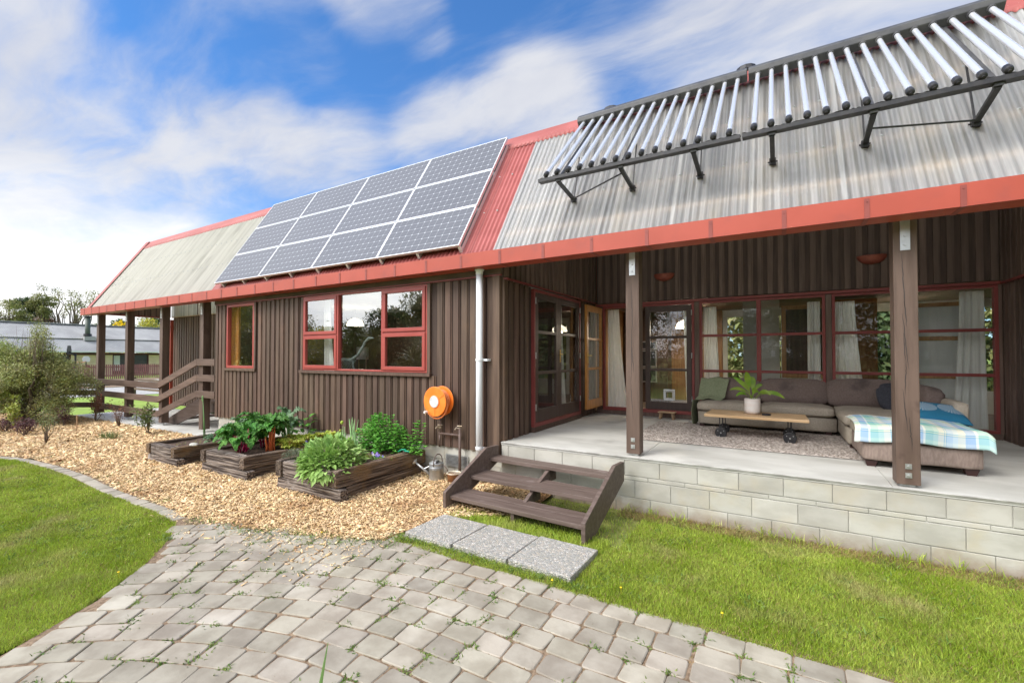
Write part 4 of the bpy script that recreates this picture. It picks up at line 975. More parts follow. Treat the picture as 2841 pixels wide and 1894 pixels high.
mb = MB(); mb.box(-.02, -1.0, -.02, .025, -.93, .10); sobj('support_block', mb)
mb = MB(); mb.box(-.02, -.60, .10, .025, -.42, .252); sobj('support_block', mb)
mb = MB(); mb.box(-.02, -.20, .25, .025, -.03, .399); sobj('support_block', mb)
fs.rotation_euler = (0, 0, R(-3.0)); fs.location = (-2.44, sy, .005)
# stepping flags
FL = 'square exposed aggregate concrete flags below the steps'
for i, lab in enumerate(('left exposed aggregate flag, nearest the wood chips', 'middle exposed aggregate flag below the steps', 'right exposed aggregate flag beside the lawn')):
    x = -3.225+i*.602; mb = MB(); mb.box(x, 3.345, -.02, x+.592, 3.935, .045)
    tag(obj('concrete_flag', mb, m_aggr, bevel=.008), lab, 'paving slab', FL).rotation_euler = (R(rnd.uniform(-.5, .5)), R(rnd.uniform(-.5, .5)), R(-2.2+i*.3))
# ------------------------------------------------------------------ ground surfaces
def sheet(name, poly, z, mat, res=None):
    mb = MB(); mb.add([(x, y, z) for x, y in poly], [tuple(range(len(poly)))]); return obj(name, mb, mat, kind='structure', origin=(0, 0, 0))
def grid_sheet(name, poly, z0, mat, step, amp, fn=None):
    P = np.array(poly); lo, hi = P.min(0), P.max(0)
    nx, ny = int((hi[0]-lo[0])/step)+2, int((hi[1]-lo[1])/step)+2
    X, Y = np.meshgrid(lo[0]+np.arange(nx)*step, lo[1]+np.arange(ny)*step, indexing='ij')
    idx = np.arange(nx*ny).reshape(nx, ny); C = np.stack([X, Y], -1)
    cen = (C[:-1, :-1]+C[1:, 1:]).reshape(-1, 2)/2; ins = inpoly(cen, poly)
    F = np.stack([idx[:-1, :-1], idx[1:, :-1], idx[1:, 1:], idx[:-1, 1:]], -1).reshape(-1, 4)[ins]
    Z = np.array([noise.noise(Vector((x*2.3, y*2.3, 5)))*.6+noise.noise(Vector((x*7, y*7, 9)))*.4 for x, y in zip(X.ravel(), Y.ravel())])*amp+z0
    if fn is not None: Z += fn(X.ravel(), Y.ravel())
    V = np.stack([X.ravel(), Y.ravel(), Z], 1)
    return npmesh(name, V, F, mat, kind='structure', smooth=True)
sheet('ground', [(-400, -300), (300, -300), (300, 400), (-400, 400)], -.09, m_farlawn)
mulch_poly = [(-13.2, 1.2), (-12.05, 2.28), (-11.5, 2.48), (-10.5, 2.57), (-9.5, 2.60), (-8.9, 2.61), (-7.9, 2.56), (-7.0, 2.53), (-6.2, 2.53), (-5.84, 2.48), (-5.48, 2.53), (-5.09, 2.60), (-4.68, 2.68), (-4.2, 2.84), (-3.89, 2.88), (-3.6, 3.03), (-3.36, 3.12), (-3.26, 3.45), (-3.24, 3.9), (-2.6, 4.35), (-2.5, 5.28), (-10.8, 5.28), (-10.8, 5.02), (-12.8, 4.97), (-15.2, 4.91), (-17.9, 4.88), (-20.5, 4.6), (-21.5, 2.5), (-16, 1.0)]
def zmul(X, Y): return np.clip((Y-2.7)/2.5, 0, 1)*.035
grid_sheet('mulch_bed', mulch_poly, -.012, m_mulchbase, .09, .02, zmul)
path_poly = [(-12.4, 2.05), (-11.9, 2.42), (-10.5, 2.60), (-8.9, 2.64), (-6.2, 2.56), (-5.3, 2.62), (-4.6, 2.78), (-3.9, 2.98), (-3.25, 3.36), (-2.9, 3.3), (-1.6, 3.25), (4.5, 3.4), (4.5, -1.5), (-4.4, -1.5), (-4.0, .7), (-4.35, 1.33), (-4.6, 1.62), (-5.1, 2.05), (-5.5, 2.32), (-6.0, 2.40), (-8, 2.40), (-10, 2.45), (-11.4, 2.34), (-12.2, 1.95)]
sheet('garden_path', path_poly, -.0085, m_soil)
gp = bpy.data.objects['garden_path']; WORLD[gp.name] = Vector((0, 0, 0))
rl_poly = [(-3.28, 3.30), (-2.7, 3.23), (-1.75, 3.21), (-.8, 3.215), (.14, 3.25), (.66, 3.29), (5.5, 3.75), (5.5, 5.3), (-2.5, 5.3), (-2.6, 4.3), (-3.25, 3.95)]
grid_sheet('right_lawn', rl_poly, -.022, m_lawnsoil, .12, .02)
lawnL = [(-5.86, 2.385), (-5.61, 2.36), (-5.41, 2.26), (-5.15, 2.09), (-4.9, 1.90), (-4.66, 1.70), (-4.56, 1.55), (-4.4, 1.37), (-4.29, 1.20), (-4.18, 1.04), (-4.10, .86), (-4.05, .5), (-4.0, -1), (-9, -2), (-22, -2), (-22, 2.2), (-16.0, .95), (-13.1, 1.1), (-12.0, 2.12), (-11.44, 2.34), (-10.78, 2.40), (-9.97, 2.44), (-9.07, 2.44), (-8.24, 2.40), (-7.43, 2.38), (-6.81, 2.41), (-6.22, 2.40)]
grid_sheet('left_lawn', lawnL, -.022, m_lawnsoil, .15, .02)
pad = [(-18.1, 4.90), (-15.2, 4.915), (-12.8, 4.975), (-10.75, 5.03), (-10.75, 7.2), (-18.1, 7.2)]
mb = MB(); mb.prism(pad, 'Z', -.08, .03); obj('verandah_paving', mb, m_conc, kind='structure', origin=(0, 0, 0))
mb = MB(); mb.prism([(-24, 7.2), (-18.1, 7.2), (-16.5, 8.2), (-24, 12)], 'Z', -.08, -.02); 
sheet('driveway', [(-29.5, -30), (-27.5, 7.0), (-25.6, 12), (-24, 30), (-33, 30), (-33.8, 10), (-34, 5), (-35, -30)], -.075, m_drive)
# ------------------------------------------------------------------ path pavers
CX, CY, R0 = -1.8, -1.63, 4.86
pav_objs = []
def clipm(P): return inpoly(np.array([P]), path_poly)[0]
def paver(corners, small=False):
    c = np.array(corners); ctr = c.mean(0)
    k = MB(); n0 = len(c); pts = []
    for i in range(n0):      # rounded corners: three points per corner
        p, a, e = c[i], c[i-1], c[(i+1) % n0]; f = .022
        d1 = (a-p)/np.linalg.norm(a-p); d2 = (e-p)/np.linalg.norm(e-p)
        pts += [p+d1*f, p+(d1+d2)*f*.28, p+d2*f]
    pts = np.array([q+rng.normal(0, .0016, 2) for q in pts]); n = len(pts)
    z1 = rnd.uniform(-.003, .003); tx, ty = rnd.uniform(-.02, .02), rnd.uniform(-.02, .02)
    def zz(q): return z1+(q[0]-ctr[0])*tx+(q[1]-ctr[1])*ty
    inner = [ctr+(q-ctr)*(1-.007/np.linalg.norm(q-ctr)) for q in pts]
    vs = [(q[0], q[1], -.05) for q in pts]+[(q[0], q[1], zz(q)-.005) for q in pts]+[(q[0], q[1], zz(q)) for q in inner]
    fs = [(i, (i+1) % n, n+(i+1) % n, n+i) for i in range(n)]+[(n+i, n+(i+1) % n, 2*n+(i+1) % n, 2*n+i) for i in range(n)]+[tuple(range(2*n, 3*n))]
    k.add(vs, fs); return k, ctr
def ringpt(r, s):
    """r: distance from the arc centre; s: arc length from X=-1.8 (positive to the right, straight there)"""
    if s >= 0:
        return np.array([CX+s, CY+r+.004*max(0, s-1)**2*2.2])
    th = s/3.9; return np.array([CX+r*math.sin(th), CY+r*math.cos(th)])
row = .186; ln = .238; weeds = []
PV = []
for k in range(-3, 17):
    r1 = R0-k*row; r0 = r1-row; off = rnd.uniform(0, ln) if k % 2 else rnd.uniform(0, ln)
    s = -6.6+off
    while s < 5.2:
        if s < -.0: 
            l_ = ln*3.9/max(r1-.09, .5)
        else: l_ = ln
        l_ *= rnd.choice([.93, 1, 1.06]); g = .0055
        gs = g*3.9/max(r1, .5) if s < 0 else g
        cs = [ringpt(r0+g, s+gs), ringpt(r0+g, s+l_-gs), ringpt(r1-g, s+l_-gs), ringpt(r1-g, s+gs)]
        cs = [c+rng.normal(0, .0042, 2) for c in cs]; ctr = sum(cs)/4
        sh = ctr+(np.array([0., 0.])-ctr)*0
        if inpoly(np.array([ctr]), path_poly)[0]:
            d = ctr-np.array([0, 0]); dep = d[0]*-.5098+d[1]*.8603
            if dep > 1.9:
                lat = d[0]*.8603+d[1]*.5098
                if abs(lat) < dep*1.138+.15 and dep > 2.35: PV.append((dep, cs))
                elif abs(lat) < dep*1.6+.6: PV.append((99, cs))
            weeds.append((cs[0], cs[1], cs[3]))
        s += l_
PV.sort(key=lambda t: t[0])
rest = MB()
for i, (dep, cs) in enumerate(PV):
    k, ctr = paver(cs)
    if dep < 90 and i < 298: obj('paver', k, m_paver, gp, origin=(ctr[0], ctr[1], 0))
    else: rest.add(k.v, k.f)
if rest.v: o_ = obj('outer_pavers', rest, m_paver, gp, origin=(0, 0, 0)); o_['kind'] = 'stuff'
# edging strip of single pavers between lawn and wood chips
ed = [(-5.72, 2.44), (-6.2, 2.465), (-6.9, 2.46), (-7.5, 2.455), (-8.2, 2.475), (-8.9, 2.52), (-9.6, 2.515), (-10.5, 2.485), (-11.2, 2.42), (-11.6, 2.36), (-12.0, 2.2), (-12.4, 1.9), (-12.8, 1.55), (-13.4, 1.25), (-14.2, 1.1)]
eg = thing('lawn_edging', 'single row of grey pavers edging the left lawn against the wood chips', 'edging', (-9, 2.5, 0))
P = np.array(ed); seg = np.linalg.norm(np.diff(P, axis=0), axis=1); cum = np.r_[0, np.cumsum(seg)]
def edp(s):
    i = min(np.searchsorted(cum, s, 'right')-1, len(seg)-1); t = (s-cum[i])/seg[i]; return P[i]+(P[i+1]-P[i])*t
s = 0.0
while s < cum[-1]-.25:
    a = edp(s+.006); e = edp(s+.234); d = (e-a)/np.linalg.norm(e-a); nrm = np.array([d[1], -d[0]]); w_ = .068
    k, ctr = paver([a-nrm*w_, a+nrm*w_, e+nrm*w_, e-nrm*w_]); obj('edging_paver', k, m_paver, eg, origin=(ctr[0], ctr[1], 0)); s += .24

# ------------------------------------------------------------------ sleeper garden beds
def sleeper(parent, p, q, w, h, mat, seed, z0):
    """rough weathered beam from p to q (xy of the axis), bottom at z0"""
    p = np.array(p, float); q = np.array(q, float); L = np.linalg.norm(q-p); d = (q-p)/L; nn_ = np.array([-d[1], d[0]])
    nL = max(6, int(L/.045)); nr = 28; mb = MB(); vs = []
    for i in range(nL+1):
        t = i/nL; x = t*L
        for j in range(nr):
            a = 2*math.pi*j/nr; ca, sa = math.cos(a), math.sin(a); e = .16
            ux = math.copysign(abs(ca)**e, ca)*w/2; uz = math.copysign(abs(sa)**e, sa)*h/2
            g = noise.noise(Vector((x*1.6+seed*9, ux*26, uz*26+seed)))*.011+noise.noise(Vector((x*5+seed, ux*60, uz*60)))*.005
            edge = 1.0 if 0 < i < nL else .90
            k_ = edge+g/max(w, h)*1.6
            g2 = -.012*max(0, noise.noise(Vector((x*.9+seed*3, a*3.0, seed)))-.25)
            ux = ux*k_+math.copysign(g2, ux); uz = uz*k_
            vs.append((p[0]+d[0]*x+nn_[0]*ux, p[1]+d[1]*x+nn_[1]*ux, z0+h/2+uz))
    fs = [(i*nr+j, i*nr+(j+1) % nr, (i+1)*nr+(j+1) % nr, (i+1)*nr+j) for i in range(nL) for j in range(nr)]
    fs += [tuple(range(nr))[::-1], tuple(range(nL*nr, (nL+1)*nr))]
    mb.add(vs, fs); return obj('sleeper', mb, mat, parent, smooth=False)
def gbed(x0, x1, y0, y1, top, lab, gw=.12, seed=1):
    t = thing('garden_bed', lab, 'raised bed', ((x0+x1)/2, y0, 0), 'raised beds of weathered sleepers')
    lh = top*.42; uh = top-lh-.004
    sleeper(t, (x0-.02, y0+.07), (x1+.06, y0+.07), .13, lh+.05, m_sleeper, seed, -.055)
    sleeper(t, (x1-.065, y0+.16), (x1-.04, y1), .125, lh+.05, m_sleeperY, seed+1, -.055); sleeper(t, (x0+.06, y0+.16), (x0+.06, y1), .12, lh+.05, m_sleeperY, seed+2, -.055)
    sleeper(t, (x0+.10, y0+.07), (x1-.13, y0+.07), .135, uh, m_sleeper, seed+3, lh+.002)
    sleeper(t, (x1-.065, y0), (x1-.03, y1+.02), .125, uh, m_sleeperY, seed+4, lh+.002); sleeper(t, (x0+.035, y0-.015), (x0+.03, y1), .125, uh, m_sleeperY, seed+5, lh+.004)
    sleeper(t, (x0+.1, y1-.03), (x1-.13, y1-.03), .12, uh, m_sleeper, seed+6, lh)
    n = 20; X = np.linspace(x0+.05, x1-.06, n); Y = np.linspace(y0+.08, y1-.02, 2*n); XX, YY = np.meshgrid(X, Y, indexing='ij')
    ZZ = top-.045+np.array([noise.noise(Vector((a*6, c*6, seed)))*.02 for a, c in zip(XX.ravel(), YY.ravel())])
    idx = np.arange(n*2*n).reshape(n, 2*n); F = np.stack([idx[:-1, :-1], idx[1:, :-1], idx[1:, 1:], idx[:-1, 1:]], -1).reshape(-1, 4)
    o_ = npmesh('soil', np.stack([XX.ravel()-t.location.x, YY.ravel()-t.location.y, ZZ], 1), F, m_bedsoil, parent=t, smooth=True)
    return t
gbed(-5.87, -4.66, 3.66, 5.22, .385, 'nearest raised sleeper bed, full of sage and mint beside the watering can', seed=3)
gbed(-7.80, -6.62, 3.62, 5.20, .335, 'middle raised sleeper bed with red stemmed chard and lettuces', seed=21)
gbed(-9.38, -8.42, 3.50, 4.95, .30, 'farthest raised sleeper bed, mostly bare soil with a stone on its edge', seed=41)
mb = MB(); mb.sphere((-8.42, 3.78, .315), .075, 9, 6, (1.3, .8, .42)); tag(obj('flat_stone', mb, m_rock), 'flat pale stone lying on the rim of the farthest sleeper bed', 'stone')
# ------------------------------------------------------------------ watering can, pot, secateurs
cx, cy, cz = -4.235, 5.02, .035
wc = thing('watering_can', 'galvanised watering can with its rose to the left standing on wood chips', 'watering can', (cx, cy, cz))
mb = MB(); mb.lathe([(.098, 0), (.102, .008), (.102, .15), (.106, .153), (.102, .157), (.102, .165), (.106, .168), (.102, .172), (.102, .225), (.104, .23)], (cx, cy, cz), 28); obj('body', mb, m_zinc, wc, smooth=True)
mb = MB(); vs = []; n = 20
for i in range(n+1):
    a = math.pi*.55+math.pi*1.15*i/n; vs.append((cx+.103*math.cos(a), cy+.103*math.sin(a), cz+.231))
vs2 = [(cx+.06*(v[0]-cx)/.103-.0, cy+.055*(v[1]-cy)/.103, cz+.262) for v in vs]
mb.add(vs+vs2, [(i, i+1, n+2+i, n+1+i) for i in range(n)]+[tuple(range(n+1, 2*n+2))]); obj('lid', mb, m_zinc, wc)
mb = MB(); mb.lathe([(.10, .232), (.0, .228)], (cx, cy, cz-.02), 20); obj('opening', mb, m_black, wc)
mb = MB(); d = Vector((-.78, -.28, .62)).normalized(); a = Vector((cx-.09, cy-.03, cz+.055)); e = a+d*.27; mb.tube([a, e], [.022, .013], 12); obj('spout', mb, m_zinc, wc, smooth=True)
mb = MB(); mb.tube([e, e+d*.02, e+d*.03], [.014, .042, .046], 18); obj('rose', mb, m_galv, wc)
mb = MB(); mb.tube([a+d*.13, Vector((cx-.095, cy-.02, cz+.18))], .006, 6); obj('spout_stay', mb, m_galv, wc)
mb = MB(); mb.tube([(cx+.03, cy-.10, cz+.20)]+[(cx+.03-.0*t, cy-.10*math.cos(math.pi*t), cz+.22+.14*math.sin(math.pi*t)) for t in np.linspace(.05, .95, 12)]+[(cx+.03, cy+.10, cz+.20)], .0065, 8); obj('top_handle', mb, m_copper, wc, smooth=True)
mb = MB(); mb.tube([(cx+.095, cy+.02, cz+.205)]+[(cx+.1+.085*math.sin(math.pi*t), cy+.02, cz+.215-.15*t) for t in np.linspace(.08, .95, 10)], .0065, 8); obj('side_handle', mb, m_copper, wc, smooth=True)
px, py = -3.95, 5.06
pt = thing('brown_pot', 'round brown glazed pot with a cream rim on the wood chips by the steps', 'pot', (px, py, .04))
mb = MB(); mb.lathe([(.085, 0), (.095, .01), (.098, .10), (.100, .112)], (px, py, .035), 28); obj('pot_body', mb, m_brownglaze, pt, smooth=True)
mb = MB(); mb.lathe([(.100, .112), (.103, .118), (.100, .124), (.092, .120), (.090, .10), (.088, .08)], (px, py, .035), 28, cap=False); obj('rim', mb, m_cream, pt, smooth=True)
mb = MB(); mb.lathe([(.089, .092), (.0, .092)], (px, py, .035), 24); obj('water', mb, m_darkwater, pt)
sx, syy, sz = -4.70, 4.86, .392
sec = thing('secateurs', 'green handled secateurs lying on the rim of the nearest sleeper bed', 'secateurs', (sx, syy, sz))
mb = MB(); mb.tube([(sx-.09, syy-.04, sz+.01), (sx-.05, syy-.01, sz+.035), (sx, syy+.01, sz+.04), (sx+.03, syy+.02, sz+.02)], [.009, .012, .012, .008], 8); mb.tube([(sx+.1, syy+.02, sz+.012), (sx+.05, syy+.01, sz+.018), (sx, syy, sz+.022)], [.009, .012, .009], 8); obj('handle', mb, m_green, sec, smooth=True)
mb = MB(); mb.tube([(sx, syy, sz+.02), (sx-.04, syy+.0, sz+.004)], [.010, .003], 6); obj('blade', mb, m_chrome, sec)
# ------------------------------------------------------------------ hose reel and pipework
rx, ry, rz = -4.25, 5.08, 1.14
hr = thing('hose_reel', 'orange wall mounted hose reel above the garden tap', 'hose reel', (rx, ry, rz))
ax = Vector((-.05, -1, .0)).normalized()
def rdisc(off, r, mat, nm, par, th=.008, hole=None):
    c = Vector((rx, ry, rz))+ax*off; mb = MB()
    mb.tube([c-ax*th, c-ax*th*.3, c+ax*th*.6, c+ax*th], [r-.004, r, r, r-.008], 40); return obj(nm, mb, mat, par)
rdisc(.075, .215, m_orange, 'front_flange', hr); rdisc(-.085, .215, m_orange, 'back_flange', hr)
rdisc(.086, .096, m_orange, 'hub_ring', hr, .006); rdisc(.094, .084, m_lightdisc, 'hub_plate', hr, .004)
c = Vector((rx, ry, rz)); u = ax.cross(Vector((0, 0, 1))).normalized(); v_ = Vector((0, 0, 1))
for i in range(3):
    a = .5+i*2.1; dd = (u*math.cos(a)+v_*math.sin(a)); mb = MB(); mb.beam(c+ax*.086+dd*.09, c+ax*.086+dd*.205, .012, .004, up=ax); obj('rib', mb, m_orange, hr)
mb = MB(); pts = []
for i in range(150):
    t = i/149; a = t*2*math.pi*9; pts.append(c+ax*(.055-.125*abs(((t*3) % 2)-1))+(u*math.cos(a)+v_*math.sin(a))*(.12+.055*t))
mb.tube(pts, .0135, 8); obj('coiled_hose', mb, m_hose, hr, smooth=True)
mb = MB(); pts = [c+ax*.02+(u*math.cos(a)+v_*math.sin(a))*(.218+.028*max(0, math.sin(-a*.5)))+Vector((0, 0, -.02)) for a in np.linspace(-.5, -2.7, 16)]; pts += [c+ax*.08-u*.22*(-1)*0+Vector((-.20, -.10, -.12)), c+Vector((-.19, -.08, -.20))]
mb.tube([c+ax*.02+(u*math.cos(a)+v_*math.sin(a))*.20 for a in (.3, .1)]+[c+ax*.045+(u*math.cos(a)+v_*math.sin(a))*(.205+.04*math.sin(math.pi*t)) for t, a in zip(np.linspace(0, 1, 18), np.linspace(0, -math.pi, 18))]+[c+ax*.06+Vector((-.208, .02, .06))], .0125, 8)
obj('loose_hose', mb, m_hose, hr, smooth=True)
mb = MB(); q = c+ax*.10+Vector((-.11, 0, -.15)); mb.tube([q, q+ax*.03, q+ax*.07], [.010, .022, .018], 12); obj('crank_knob', mb, m_ceramic, hr)
mb = MB(); q = c+Vector((-.225, -.03, -.12)); mb.tube([q+Vector((0, 0, .08)), q, q+Vector((.012, 0, -.09))], [.013, .013, .011], 8); obj('nozzle', mb, m_rawwood, hr)
mb = MB(); mb.box(rx-.06, 5.15, rz-.12, rx+.08, YF-.025, rz+.12); obj('wall_bracket', mb, m_black, hr)
wp = thing('tap_pipework', 'brown garden water pipes with two taps under the hose reel', 'pipes', (-4.15, 5.2, .2))
def pipe(pts, r=.015): mb = MB(); mb.tube(pts, r, 10); obj('pipe', mb, m_copper, wp, smooth=True)
Yp = 5.19
pipe([(-4.30, Yp, .92), (-4.30, Yp, .66)]); pipe([(-4.33, Yp, .655), (-3.93, Yp, .655)], .018); pipe([(-3.945, Yp, .76), (-3.945, Yp, .02)], .021); pipe([(-4.318, Yp, .64), (-4.318, Yp, .46)], .013)
for (x, zz) in ((-4.30, .745), (-3.945, .755)):
    mb = MB(); mb.tube([(x, Yp, zz-.015), (x, Yp, zz+.015)], .021, 8); mb.tube([(x, Yp, zz), (x-.045, Yp-.03, zz+.01), (x-.06, Yp-.04, zz-.02)], .011, 8); mb.tube([(x, Yp, zz+.015), (x, Yp, zz+.035)], .007, 6)
    mb.tube([(x-.035, Yp-.02, zz+.036), (x+.035, Yp+.0, zz+.036)], .006, 6); obj('tap', mb, m_tapbrass, wp)
# ------------------------------------------------------------------ wall lamps
for (x, lab) in ((-1.872, 'left half bowl terracotta wall lamp on the dark porch wall'), (1.262, 'right half bowl terracotta wall lamp on the dark porch wall')):
    mb = MB(); vs = []; n, k = 20, 8; y0 = YB-.048
    for i in range(k+1):
        f = i/k
        for j in range(n+1):
            a = math.pi*j/n; rr = .19*math.sqrt(max(0, 1-(1-f)**2*1.0))
            vs.append((x+rr*math.cos(a), y0-rr*.62*math.sin(a), 3.355-.135*(1-f)))
    fs_ = [(i*(n+1)+j, i*(n+1)+j+1, (i+1)*(n+1)+j+1, (i+1)*(n+1)+j) for i in range(k) for j in range(n)]
    mb.add(vs, fs_); tag(obj('wall_lamp', mb, m_terra, smooth=True), lab, 'wall lamp', 'terracotta lamps on the porch wall')
# ------------------------------------------------------------------ rug, sofa
grid = MB(); n1, n2 = 90, 70
vs = []
rp = [(-1.86, 6.36), (.93, 6.345), (.93, 8.30), (-1.86, 8.30)]
for i in range(n1+1):
    for j in range(n2+1):
        u_, v__ = i/n1, j/n2; x = rp[0][0]+(rp[1][0]-rp[0][0])*u_; y = rp[0][1]+(rp[3][1]-rp[0][1])*v__
        vs.append((x+rnd.uniform(-.006, .006), y+rnd.uniform(-.006, .006), SL+.008+rnd.uniform(.004, .022)*(0 if i in (0, n1) or j in (0, n2) else 1)))
grid.add(vs, [(i*(n2+1)+j, (i+1)*(n2+1)+j, (i+1)*(n2+1)+j+1, i*(n2+1)+j+1) for i in range(n1) for j in range(n2)])
tag(obj('rug', grid, m_rug), 'grey brown chunky woven rug on the porch floor', 'rug')
def cushion(nm, x0, y0, z0, x1, y1, z1, mat, par, puff=.03, rad=.05, tilt=0.0, axis='X', lab=None, nseg=8, piv=None):
    """soft box: subdivided rounded box with puffed faces"""
    bm = bmesh.new(); bmesh.ops.create_cube(bm, size=1.0)
    bmesh.ops.subdivide_edges(bm, edges=bm.edges[:], cuts=nseg-1, use_grid_fill=True)
    s_ = Vector((x1-x0, y1-y0, z1-z0)); c = Vector(((x0+x1)/2, (y0+y1)/2, (z0+z1)/2)); sd_ = rnd.uniform(0, 99)
    for v in bm.verts:
        q = v.co*2
        # round the corners
        p = Vector((q.x*s_.x/2, q.y*s_.y/2, q.z*s_.z/2)); r_ = min(rad, min(s_)/2*.98)
        inn = Vector([max(-s_[i]/2+r_, min(s_[i]/2-r_, p[i])) for i in range(3)]); d = p-inn
        if d.length > 1e-9: p = inn+d.normalized()*r_
        pf_ = [(1-q.y**2)*(1-q.z**2), (1-q.x**2)*(1-q.z**2), (1-q.x**2)*(1-q.y**2)]
        for i in range(3):
            if abs(q[i]) > .98: p[i] += math.copysign(puff*max(0, pf_[i])**.6, q[i])
        p += Vector([noise.noise(p*5+Vector((sd_, i*7, 0)))*.007 for i in range(3)])
        v.co = p
    if tilt: bmesh.ops.rotate(bm, verts=bm.verts[:], cent=Vector((0, 0, -s_.z/2)), matrix=Matrix.Rotation(tilt, 3, axis))
    me = bpy.data.meshes.new(nm); bm.to_mesh(me); bm.free(); me.materials.append(mat); me.polygons.foreach_set('use_smooth', [True]*len(me.polygons))
    o = bpy.data.objects.new(nm, me); COL.objects.link(o); o.parent = par; o.location = c-WORLD.get(par.name, Vector((0, 0, 0))) if par else c
    if lab: o['label'] = lab
    return o
so = thing('corner_sofa', 'large L shaped brown fabric corner sofa along the porch windows', 'sofa', (.4, 8.2, SL))
Z = SL
cushion('sofa_base', -1.16, 7.98, Z+.06, .72, 8.70, Z+.275, m_sofa, so, .004, .025)
cushion('sofa_base', .735, 7.02, Z+.06, 1.72, 8.70, Z+.275, m_sofa, so, .004, .03); cushion('sofa_base', .765, 6.06, Z+.065, 1.70, 7.01, Z+.275, m_sofab, so, .004, .03)
cushion('seat_cushion', -1.17, 7.93, Z+.28, -.25, 8.55, Z+.425, m_sofa, so, .012, .05); cushion('seat_cushion', -.24, 7.93, Z+.28, .69, 8.55, Z+.425, m_sofa, so, .012, .05)
cushion('seat_cushion', .71, 7.03, Z+.28, 1.70, 8.55, Z+.425, m_sofa, so, .012, .05); cushion('seat_cushion', .75, 6.08, Z+.28, 1.69, 7.02, Z+.42, m_sofa, so, .012, .05)
cushion('backrest', -1.18, 8.60, Z+.10, 1.85, 8.78, Z+.60, m_sofad, so, .01, .06)
cushion('back_cushion', -1.15, 8.40, Z+.40, -.27, 8.62, Z+.78, m_sofad, so, .026, .07, tilt=R(-12)); cushion('back_cushion', -.26, 8.40, Z+.40, .64, 8.62, Z+.79, m_sofad, so, .026, .07, tilt=R(-12))
cushion('back_cushion', .65, 8.38, Z+.40, 1.55, 8.60, Z+.81, m_sofad, so, .026, .07, tilt=R(-12))
cushion('back_cushion', 1.52, 7.55, Z+.40, 1.74, 8.45, Z+.76, m_sofad, so, .026, .07, tilt=R(10), axis='Y')
cushion('armrest', 1.72, 7.02, Z+.06, 1.86, 8.72, Z+.64, m_sofa, so, .008, .04)
for (x, y) in ((-1.10, 8.03), (.62, 8.03), (.80, 7.10), (-1.10, 8.6), (1.6, 8.5)):
    obj('sofa_leg', MB().box(x-.035, y-.035, Z+.002, x+.035, y+.035, Z+.062), m_darkwood, so, bevel=.004)
for (x, y) in ((.84, 6.14), (1.62, 6.14), (.84, 6.9), (1.62, 6.9)):
    s1_ = 1 if x > 1 else -1; mb = MB(); mb.add([(x-.035, y-.03, Z+.002), (x+.035, y-.03, Z+.002), (x+.035, y+.05, Z+.002), (x-.035, y+.05, Z+.002), (x-.055, y-.045, Z+.068), (x+.055, y-.045, Z+.068), (x+.055, y+.06, Z+.068), (x-.055, y+.06, Z+.068)],
        [(0, 3, 2, 1), (4, 5, 6, 7), (0, 1, 5, 4), (1, 2, 6, 5), (2, 3, 7, 6), (3, 0, 4, 7)]); obj('sofa_leg', mb, m_darkwood, so)
t_ = cushion('dark_cushion', 1.24, 8.02, Z+.42, 1.56, 8.14, Z+.77, m_navy, None, .05, .08, tilt=R(-20)); tag(t_, 'near black cushion leaning in the corner of the sofa behind the post', 'cushion')
t_.rotation_euler = (0, 0, R(28))
# star patterned cushion lying on the blanket
pb = bmesh.new(); bmesh.ops.create_grid(pb, x_segments=20, y_segments=16, size=1)
pv = MB(); vs = []; n1, n2 = 22, 16
def pill(i, j, sgn):
    a, e = i/n1*2-1, j/n2*2-1; h = .075*((1-a**4)*(1-e**4))**.5; pin = 1-.09*(a*a*e*e)
    return (a*.27*(1-.06*(1-e*e))*1.0, e*.23*(1-.06*(1-a*a)), sgn*h)
vs = [pill(i, j, 1) for i in range(n1+1) for j in range(n2+1)]+[pill(i, j, -1) for i in range(n1+1) for j in range(n2+1)]
o2 = (n1+1)*(n2+1)
pv.add(vs, [(i*(n2+1)+j, (i+1)*(n2+1)+j, (i+1)*(n2+1)+j+1, i*(n2+1)+j+1) for i in range(n1) for j in range(n2)]+[(o2+i*(n2+1)+j+1, o2+(i+1)*(n2+1)+j+1, o2+(i+1)*(n2+1)+j, o2+i*(n2+1)+j) for i in range(n1) for j in range(n2)])
pb.free(); pl_ = obj('star_cushion', pv, m_star, smooth=True, origin=(0, 0, 0)); pl_.scale = (1, .85, .95); pl_.location = (1.56, 7.0, 1.135); pl_.rotation_euler = (R(24), R(6), R(10))
tag(pl_, 'teal cushion with white starburst print lying on the plaid blanket', 'cushion')
